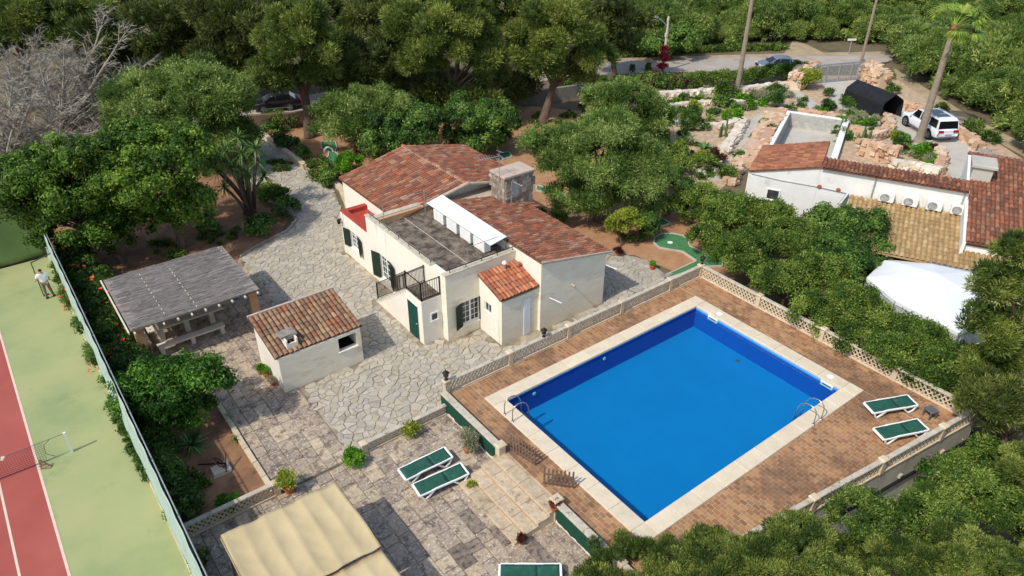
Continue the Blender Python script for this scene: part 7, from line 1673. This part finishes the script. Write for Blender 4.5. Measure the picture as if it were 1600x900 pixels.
# --- shrubs in beds
for a in [('hedge', 'clipped dark shrub row along the driveway bed, upper part', 425, 305, 26, 14), ('dark', 'rounded shrub at the corner of the driveway bed', 447, 322, 22, 16), ('yel', 'yellowish shrub in the driveway bed near the yuccas', 418, 296, 14, 10), ('dark', 'dark shrub beside the long white kerb, middle', 450, 222, 20, 14), ('dark', 'dark shrub along the long white kerb, nearest the plinth', 474, 238, 12, 12),
          ('dark', 'dark shrub by the long white kerb, far end', 424, 204, 16, 12), ('hedge', 'green shrub bed near the far kerb end', 438, 190, 22, 12), ('hedge', 'grey green shrub between kerb and minigolf lane', 498, 268, 16, 16), ('dark', 'dark shrub in the planter strip behind the villa corner', 515, 278, 16, 14), ('hedge', 'small shrub against the back wall corner', 505, 256, 12, 10),
          ('dark', 'dark spreading shrub at the left of the soil bed', 405, 352, 26, 18), ('dark', 'low dark shrub next to the bed edge stones', 325, 358, 18, 8), ('dark', 'small dark shrub in the shade by the flower hedge, upper', 250, 728, 15, 16), ('dark', 'dark shrub by the flower hedge above the shaded balustrade', 285, 800, 26, 20),
          ('bright', 'fresh green low shrub at the shaded balustrade', 357, 783, 23, 13), ('hedge', 'olive green bush in the lower left corner beside the canopy', 318, 872, 20, 16), ('bright', 'bright green ball shrub at the end of the low terrace balustrade', 551, 716, 17, 14), ('yel', 'olive yellow ball shrub in front of the low terrace balustrade', 643, 671, 15, 13),
          ('dark', 'dark shrub under the citrus tree', 230, 668, 22, 18), ('hedge', 'weedy shrub behind the chimney on the bare soil', 870, 345, 14, 9)]:
    shrub(a[0], a[1], *a[2:])
# ground plants among the stones (too many and small to count)
gp = [(1045, 165), (1075, 158), (1100, 150), (1120, 158), (1050, 190), (1065, 205), (1090, 205), (1120, 175), (1150, 165), (1180, 160), (1205, 150), (1230, 150), (1240, 170), (1262, 165), (1285, 175), (1310, 185), (1335, 185), (1350, 200), (1360, 190), (1200, 200), (1185, 220), (1165, 250), (1150, 262), (1075, 225), (1085, 248), (1100, 275), (1125, 268), (1420, 240), (1405, 222), (1450, 250), (1330, 215), (1315, 210), (1165, 150), (1040, 180), (1060, 245)]
for nm_, stl, n_, sd_, lb_ in (('rock_plants', 'small', 90, 11, 'small dark green plants between the garden stones'), ('rock_plants', 'bright', 60, 12, 'small fresh green plants between the garden stones'), ('rock_plants', 'grey', 45, 13, 'small silvery plants between the garden stones')):
    rr = random.Random(sd_); lob = []
    for _ in range(n_):
        q = rr.choice(gp); x, y, _z = at(q[0] + rr.uniform(-14, 14), q[1] + rr.uniform(-8, 8)); r = rr.uniform(.15, .5); lob.append(((x, y, r * .5), (r, r, r * .7)))
    V, F, T = foliage(lob, stl, 2.1, .6, -.1, floor=0, seed=sd_); TRIS[0] += len(F); o = link(nm_, fastmesh(nm_, V, F, STY[stl][0], T)); tag(o, lb_, 'plants', kind='stuff')
# weeds in the garden beds
rr = random.Random(4); lob = []
for q, n_, sp in (((260, 395), 12, 30), ((340, 370), 10, 30), ((440, 260), 10, 16), ((300, 760), 8, 22), ((250, 700), 12, 14), ((860, 330), 8, 20), ((990, 370), 6, 20), ((480, 190), 12, 18), ((420, 180), 12, 20), ((900, 180), 16, 30), ((820, 190), 10, 24)):
    for _ in range(n_): x, y, _z = at(q[0] + rr.uniform(-sp, sp), q[1] + rr.uniform(-sp, sp) * .5); r = rr.uniform(.12, .4); lob.append(((x, y, r * .4), (r, r, r * .6)))
V, F, T = foliage(lob, 'small', 2.0, .5, -.1, floor=0, seed=44); TRIS[0] += len(F); o = link('garden_weeds', fastmesh('garden_weeds', V, F, STY['hedge'][0], T)); tag(o, 'small weeds and seedlings on the bare garden soil', 'weeds', kind='stuff')
# rock garden planting
for a in [('small', 'large dark round shrub on the left of the rock garden', 1080, 186, 17, 19), ('small', 'clipped dark green ball near the block pool', 1213, 157, 13, 13), ('hedge', 'green shrub under the tall palm, left', 1133, 140, 16, 14), ('dark', 'shrub below the tall palm', 1128, 160, 14, 10), ('bright', 'bright green low bush mid rock garden', 1144, 180, 16, 10),
          ('bright', 'small bright green bush above the garden path', 1172, 164, 9, 8), ('yel', 'yellow green shrub on the left gate stone heap', 1260, 126, 17, 17), ('small', 'dark green bush behind the block pool rim', 1293, 166, 10, 10), ('small', 'dark low juniper patch before the black tent', 1330, 158, 20, 9), ('small', 'small dark bush between gate and block pool', 1295, 146, 7, 7),
          ('bright', 'lush green bush at the foot of the leaning palm', 1440, 235, 12, 14), ('bronze', 'small purple round bush right of the palm foot', 1457, 231, 6, 7), ('bronze', 'small dark round bush left of the palm foot', 1411, 233, 7, 6), ('hedge', 'grassy green shrub at the block pool left wall', 1140, 272, 15, 11), ('hedge', 'green shrub low in the rock garden', 1105, 258, 20, 16), ('hedge', 'green shrub nearest the big olive', 1065, 262, 22, 16),
          ('dark', 'dark shrub beneath the rock garden', 1075, 292, 22, 14), ('bronze', 'dark bronze spiky clump by the garden path', 1118, 246, 13, 12), ('lime', 'lime green plant left of the bronze clump', 1096, 246, 11, 11), ('lime', 'lime low plant near the upper stone edge', 1085, 165, 10, 6), ('small', 'green low mat on the upper right of the rock garden', 1215, 140, 14, 6), ('grey', 'silvery shrub near the tall palm', 1186, 148, 13, 8),
          ('hedge', 'green shrub beside the outer track', 1545, 215, 14, 9), ('hedge', 'small green shrub by the car', 1470, 170, 10, 8), ('crim', 'red flowering bush right of the car roof', 1473, 175, 5, 5), ('scrub', 'pale scrub plant on the outer track', 1520, 200, 14, 10), ('hedge', 'bush in the shade of the post', 1060, 235, 16, 16), ('dark', 'dark bush beside the wooden post', 1050, 275, 18, 18),
          ('hedge', 'leafy bush left of the shaded minigolf lane', 1035, 320, 18, 14), ('yel', 'golden bush near the driveway bend', 1400, 213, 8, 8), ('hedge', 'bush at the right of the gate stones', 1385, 118, 12, 6), ('hedge', 'small cluster behind the black tent', 1395, 140, 10, 8), ('small', 'dark ground cover plant in the upper bed', 1060, 172, 12, 5)]:
    shrub(a[0], a[1], *a[2:], k=1.1)
for i, (x, y, h) in enumerate([(1049, 148, 26), (1079, 146, 34), (1013, 112, 14), (988, 113, 12)]):
    lb = ['slim cypress left in front of the hedge', 'tallest slim cypress in front of the hedge', 'small slim cypress close to the street lamp', 'small slim cypress farthest left behind the hedge'][i]
    tree('small', lb, (x, y), [(x, y - h * .3, 4.2, h * .32), (x, y - h * .7, 3, h * .35)], .05, 'slim cypresses', name='cypress', k=1.2)
tree('crim', 'crimson flowering bougainvillea climbing at the street lamp', (1036, 113), [(1038, 92, 8, 10), (1038, 78, 5, 8), (1035, 104, 7, 6)], .05, name='bougainvillea', cat='shrub', k=1.1)
# --- spiky plants
def blades(b, c, n, L, wd, el0, el1, droop=.35, tints=None, seg=3, up=Vector((0, 0, 1))):
    c = Vector(c)
    for i in range(n):
        a = random.uniform(0, 2 * PI); el = random.uniform(el0, el1); l = L * random.uniform(.75, 1.1); d = Vector((math.cos(a) * math.cos(el), math.sin(a) * math.cos(el), math.sin(el))); s = Vector((-math.sin(a), math.cos(a), 0)) * wd / 2
        o = len(b.v); vs = []
        for k in range(seg + 1):
            u = k / seg; p = c + d * l * u - Vector((0, 0, droop * l * u * u)); w_ = (1 - u) ** .7 * (1 if u else .7) + .02; vs += [p - s * w_, p + s * w_]
        b.add(vs, [(2 * k, 2 * k + 1, 2 * k + 3, 2 * k + 2) for k in range(seg)])
        if tints is not None: tints += [random.random()] * seg
def blade_obj(name, specs, mat, par):
    b = MB(); tn = []
    for s in specs: blades(b, *s, tints=tn)
    V = np.array(b.v, float) - np.array(wloc(par)); me = fastmesh(name, V, np.array(b.f), mat, np.array(tn)); TRIS[0] += len(b.f) * 2; return link(name, me, par)
def rosette(label, px, n, L, wd, mat, el=(.1, 1.4), droop=.3, name='agave', cat='plant', z=0.0):
    c = at(*px, z); t = thing(name, label, cat, c); blade_obj('leaves', [((c[0], c[1], c[2] + .08), n, L, wd, el[0], el[1], droop)], mat, t); return t
rosette('large spiky agave in the shaded bed under the citrus tree', (300, 698), 70, 1.0, .1, L_agave, (.05, 1.3), .25)
rosette('small spiky clump beside the stone urn', (358, 655), 20, .4, .05, L_agave)
rosette('spiky succulent at the kerb of the shaded bed', (368, 690), 24, .35, .05, L_yucca)
rosette('big yellow green cycad in the middle of the rock garden', (1108, 190), 46, 1.2, .14, L_palm, (.2, 1.3), .35, 'cycad')
rosette('yucca clump on the upper terrace edge', (1110, 148), 26, .9, .08, L_yucca)
rosette('grey blue agave left in the rock garden', (1057, 196), 26, .7, .12, L_blue)
rosette('yucca with dead skirt on the stone bed before the black tent', (1372, 180), 60, .95, .08, L_yucca, (-.2, 1.4), .3, 'yucca')
rosette('banana like plant with broad leaves low in the rock garden', (1072, 222), 20, 1.3, .34, L_yucca, (.4, 1.3), .5, 'banana_plant')
rosette('broad leaved green plant beside the banana like one', (1100, 235), 20, 1.2, .3, L_yucca, (.4, 1.2), .5, 'banana_plant')
rosette('pale striped grass clump near the gate heap', (1247, 160), 40, .8, .05, L_palm, (.5, 1.4), .3)
rosette('dark bronze spiky plant beside the striped grass', (1238, 166), 24, .6, .06, L_bronze)
rosette('dark bromeliad on the rounded bed wall', (1377, 197), 22, .5, .08, L_bronze); rosette('small dark red rosette inside the stone bed', (1382, 206), 22, .35, .06, L_bronze)
rosette('yucca by the far kerb near the leaning pine', (445, 205), 36, 1.0, .09, L_yucca, (.2, 1.4), .35, 'yucca')
rosette('spiky plant between bed stones below the broadleaf tree', (330, 362), 26, .6, .06, L_agave)
rosette('low spiky plant on the outer track', (1560, 222), 24, .7, .07, L_agave); rosette('upright dark spiky plant by the outer track', (1533, 214), 18, .8, .06, L_agave, (.7, 1.4), .1)
# cactus group
t = thing('cactus', 'upright green column cacti on the stone slope right of the block pool', 'cactus', at(1345, 228))
for dx, dy, h in ((0, 0, 1.6), (.4, .1, 1.2), (-.3, .2, 1.0), (.1, -.3, .9), (.6, -.2, 1.3), (-.5, -.1, .7)):
    c = at(1345, 228); b = MB(); b.tube([(c[0] + dx, c[1] + dy, 0), (c[0] + dx, c[1] + dy, h * .6), (c[0] + dx * 1.1, c[1] + dy * 1.1, h)], [.11, .12, .05], 7); b.build('column', pm('cactus_green', [srgb(72, 96, 56), srgb(96, 118, 70)], 8, 4, .8, .3, 20), t)
t = thing('cactus', 'second small cactus group at the rim of the block pool', 'cactus', at(1318, 200))
for dx, dy, h in ((0, 0, 1.2), (.3, .1, .8), (-.25, .1, .9)):
    c = at(1318, 200); b = MB(); b.tube([(c[0] + dx, c[1] + dy, 0), (c[0] + dx, c[1] + dy, h)], [.1, .06], 7); b.build('column', MATS['cactus_green'], t)
t = thing('cactus', 'green column cacti on the pale terrace beside the garden path', 'cactus', at(1130, 215))
for dx, dy, h in ((0, 0, 1.9), (-.4, .1, 1.1), (-.7, 0, .9), (-.2, -.2, 1.0)):
    c = at(1133, 212); b = MB(); b.tube([(c[0] + dx, c[1] + dy, 0), (c[0] + dx, c[1] + dy, h)], [.09, .06], 7); b.build('column', MATS['cactus_green'], t)
# multi-headed yuccas left of the driveway
t = thing('yucca_tree', 'tall many headed yucca beside the shaded driveway', 'tree', at(392, 332)); B0 = at(392, 332); specs = []; b = MB()
for (px_, py_) in ((352, 235), (378, 240), (400, 252), (340, 268), (388, 272), (412, 275), (362, 262), (328, 250), (350, 292), (400, 232), (372, 215)):
    c, _ = lobe_at(B0, px_, py_, 5, 5, random.uniform(-.6, .8)); base = Vector(B0) + Vector((random.uniform(-.6, .3), random.uniform(-.4, .4), 0)); b.tube([base, base.lerp(Vector(c), .5) + Vector((0, 0, .2)), Vector(c)], [.13, .1, .08], 7); specs.append((c, 70, .95, .075, -.7, 1.4, .3))
b.build('trunk', M_bark, t, smooth=True); blade_obj('leaf_heads', specs, L_yucca, t)
# tall palms
def palm(label, px, h, r0, r1, crown=True, lean=(0, 0)):
    c = Vector(at(*px)); t = thing('palm_tree', label, 'palm tree', c); top = c + Vector((lean[0], lean[1], h)); n = 22; pts = [c + (top - c) * (i / n) for i in range(n + 1)]
    b = MB(); b.tube(pts, [r0 * (1.5 if i == 0 else 1) + (r1 - r0) * i / n + (.012 if i % 2 else 0) for i in range(n + 1)], 12); b.build('trunk', M_palmbark, t, smooth=False)
    if crown:
        b = MB(); b.tube([top - Vector((0, 0, .9)), top - Vector((0, 0, .3)), top + Vector((0, 0, .2))], [r1 * 1.15, r1 * 1.3, r1 * .8], 10); b.build('frond_bases', pm('frond_bases', [srgb(150, 92, 56), srgb(170, 120, 76)], 9, 5, .9, .5, 14), t)
        for i in range(40):
            a = random.uniform(0, 2 * PI); el = random.uniform(-.3, 1.4); L = random.uniform(1.9, 2.5); d = Vector((math.cos(a) * math.cos(el), math.sin(a) * math.cos(el), math.sin(el))); d = (d + Vector((.5, -.45, 0))).normalized(); stem = [top + d * L * .6 * u - Vector((0, 0, .15 * u * u)) for u in (0, .5, 1)]
            b = MB(); hub = stem[-1]; tn = []; s = d.cross(Vector((0, 0, 1))).normalized(); nn = s.cross(d)
            for k in range(26):
                g = (k / 25 - .5) * 2.6; dd = (d * math.cos(g) + s * math.sin(g)).normalized(); l = 1.25 * random.uniform(.8, 1.1) * (1 - .15 * abs(g)); p1 = hub + dd * l * .55; p2 = hub + dd * l - Vector((0, 0, .38 * l)); w_ = nn.cross(dd).normalized() * .045
                b.add([hub, p1 - w_, p2, p1 + w_], [(0, 1, 2, 3)]); tn.append(random.random())
            b.add([stem[0] - s * .03, stem[0] + s * .03, hub + s * .015, hub - s * .015], [(0, 1, 2, 3)]); tn.append(.6)
            V = np.array(b.v, float) - np.array(wloc(t)); link('frond', fastmesh('frond', V, np.array(b.f), L_palm, np.array(tn)), t)
    return t
palm('tall bare palm trunk rising from the stone bed past the white car', (1435, 222), 8.75, .3, .17)
palm('tall slender palm trunk rising out of the frame beyond the road hedge', (1151, 146), 9.5, .24, .15)
c = Vector(at(1340, 118)); t = thing('utility_pole', 'tall weathered pole standing just inside the metal gate', 'pole', c); b = MB(); b.tube([c, c + Vector((.2, .1, 9.5))], [.16, .1], 8); b.build('pole_shaft', M_palmbark, t); b = MB(); b.box((c.x - .18, c.y - .28, 1.0), (c.x + .18, c.y - .1, 1.6)); b.build('meter_box', M_grey, t)
# small trunks near the hedge
for lb, px in (('thin bare trunk left of the pair in the shaded bed', (897, 160)), ('thin bare trunk right of the pair in the shaded bed', (907, 159))):
    c = Vector(at(*px)); b = MB(); b.tube([c, c + Vector((.05, 0, 1.8))], [.11, .08], 7); tag(b.build('bare_trunk', M_bark, off=c), lb, 'trunk')
# --- dead pines, top left
def deadtree(label, base_px, tips, r0=.16, seed=1):
    rr = random.Random(seed); B = Vector(at(*base_px)); t = thing('dead_tree', label, 'dead tree', B); tr = MB(); tw = MB()
    for (px_, py_) in tips:
        tip = Vector(lobe_at(B, px_, py_, 5, 5, rr.uniform(-2, 2.5))[0]); mid = B.lerp(tip, .5) + Vector((rr.uniform(-.4, .4), rr.uniform(-.4, .4), rr.uniform(.2, .8))); pts = []
        for i in range(9): u = i / 8; pts.append(B * (1 - u) ** 2 + mid * 2 * u * (1 - u) + tip * u * u)
        tr.tube(pts, [r0 * (1 - .85 * i / 8) for i in range(9)], 6)
        Ld = (tip - B); ax = Ld.normalized()
        for i in range(46):
            u = rr.uniform(.08, 1); k = min(7, int(u * 8)); p = pts[k].lerp(pts[k + 1], u * 8 - k); q = Vector((rr.gauss(0, 1), rr.gauss(0, 1), rr.gauss(0, .45))).normalized(); d = (q + ax * .9).normalized(); l = (2.3 - 1.4 * u) * rr.uniform(.5, 1.2)
            e_ = p + d * l + Vector((0, 0, .12 * l)); tw.beam(p, e_, .05 * (1.1 - u * .5))
            for j in range(9):
                v = rr.uniform(.2, 1); s = p.lerp(e_, v); q2 = (d + Vector((rr.gauss(0, .8), rr.gauss(0, .8), rr.gauss(0, .6)))).normalized(); w2 = q2.orthogonal().normalized() * .02; tw.add([s - w2, s + w2, s + q2 * rr.uniform(.3, .9)], [(0, 1, 2)])
    tr.build('trunk', M_dead, t); o = tw.build('twigs', M_dead, t); o['kind'] = 'stuff'; TRIS[0] += len(tw.f)
deadtree('bare grey dead pine at the left edge above the bright green tree', (10, 265), [(60, 130), (120, 160), (20, 120), (150, 205), (0, 180), (80, 190), (95, 225), (40, 160), (140, 235), (20, 230)], .17, 1)
deadtree('grey fallen pine with long bare branches reaching up to the right', (95, 215), [(165, 18), (200, 45), (140, 85), (100, 75), (235, 95), (180, 120), (215, 140), (60, 90), (150, 150), (60, 130), (170, 175), (120, 110)], .17, 2)
deadtree('grey twiggy dead pine at the left edge, highest of the bare trees', (25, 170), [(60, 60), (100, 70), (10, 80), (130, 100), (30, 100), (85, 120)], .14, 3)
# --- pots
def potted(label, px, pr, ph, style, fr, fh, z=.03, k=.8):
    c = at(*px, z); t = thing('potted_plant', label, 'potted plant', c, 0)
    b = MB(); b.lathe([(pr * .62, 0), (pr * .85, ph * .8), (pr, ph * .82), (pr, ph), (pr * .85, ph), (pr * .8, ph * .86)], c, 16); b.build('pot', M_pot, t, smooth=False)
    fol_obj('foliage', [((c[0], c[1], c[2] + ph + fh * .55), (fr, fr, fh * .6))], style, t, k, 1.0, floor=z + ph * .6); return t
potted('terracotta pot with yellow green shrub beside the tan canopy corner', (453, 768), .25, .36, 'yel', .42, .5); potted('small red pot of silvery sprigs against the green screen', (730, 706), .17, .22, 'grey', .42, .62)
potted('small pot with bronze plant at the end pillar of the green screen', (787, 725), .16, .2, 'bronze', .2, .22); potted('small pot with red plant beside the second picket gate', (866, 797), .16, .2, 'red', .2, .25, DZ)
potted('tiny pot with brown plant at the front corner of the steps', (814, 848), .13, .16, 'bronze', .17, .16, .15); potted('small potted succulent lying by the first step', (737, 763), .1, .12, 'lime', .17, .14)
potted('red pot with sprawling plant on the paving behind the right wing', (966, 399), .2, .24, 'bronze', .3, .16); potted('terracotta pot with small green plant near the putting green', (1019, 420), .2, .28, 'bright', .18, .2)
potted('pot with leafy plant by the left wall of the hut, rear one', (408, 584), .13, .2, 'bright', .2, .28); potted('pot with leafy plant by the left wall of the hut, middle one', (417, 590), .13, .2, 'bright', .18, .3); potted('pot with pale flowers by the left wall of the hut, front one', (427, 602), .14, .2, 'grey', .17, .2)
print('veg tris', TRIS[0])
print('objects', len(bpy.data.objects), 'tris', sum(len(p.vertices) - 2 for m in bpy.data.meshes for p in m.polygons) if len(bpy.data.meshes) < 3 else '')
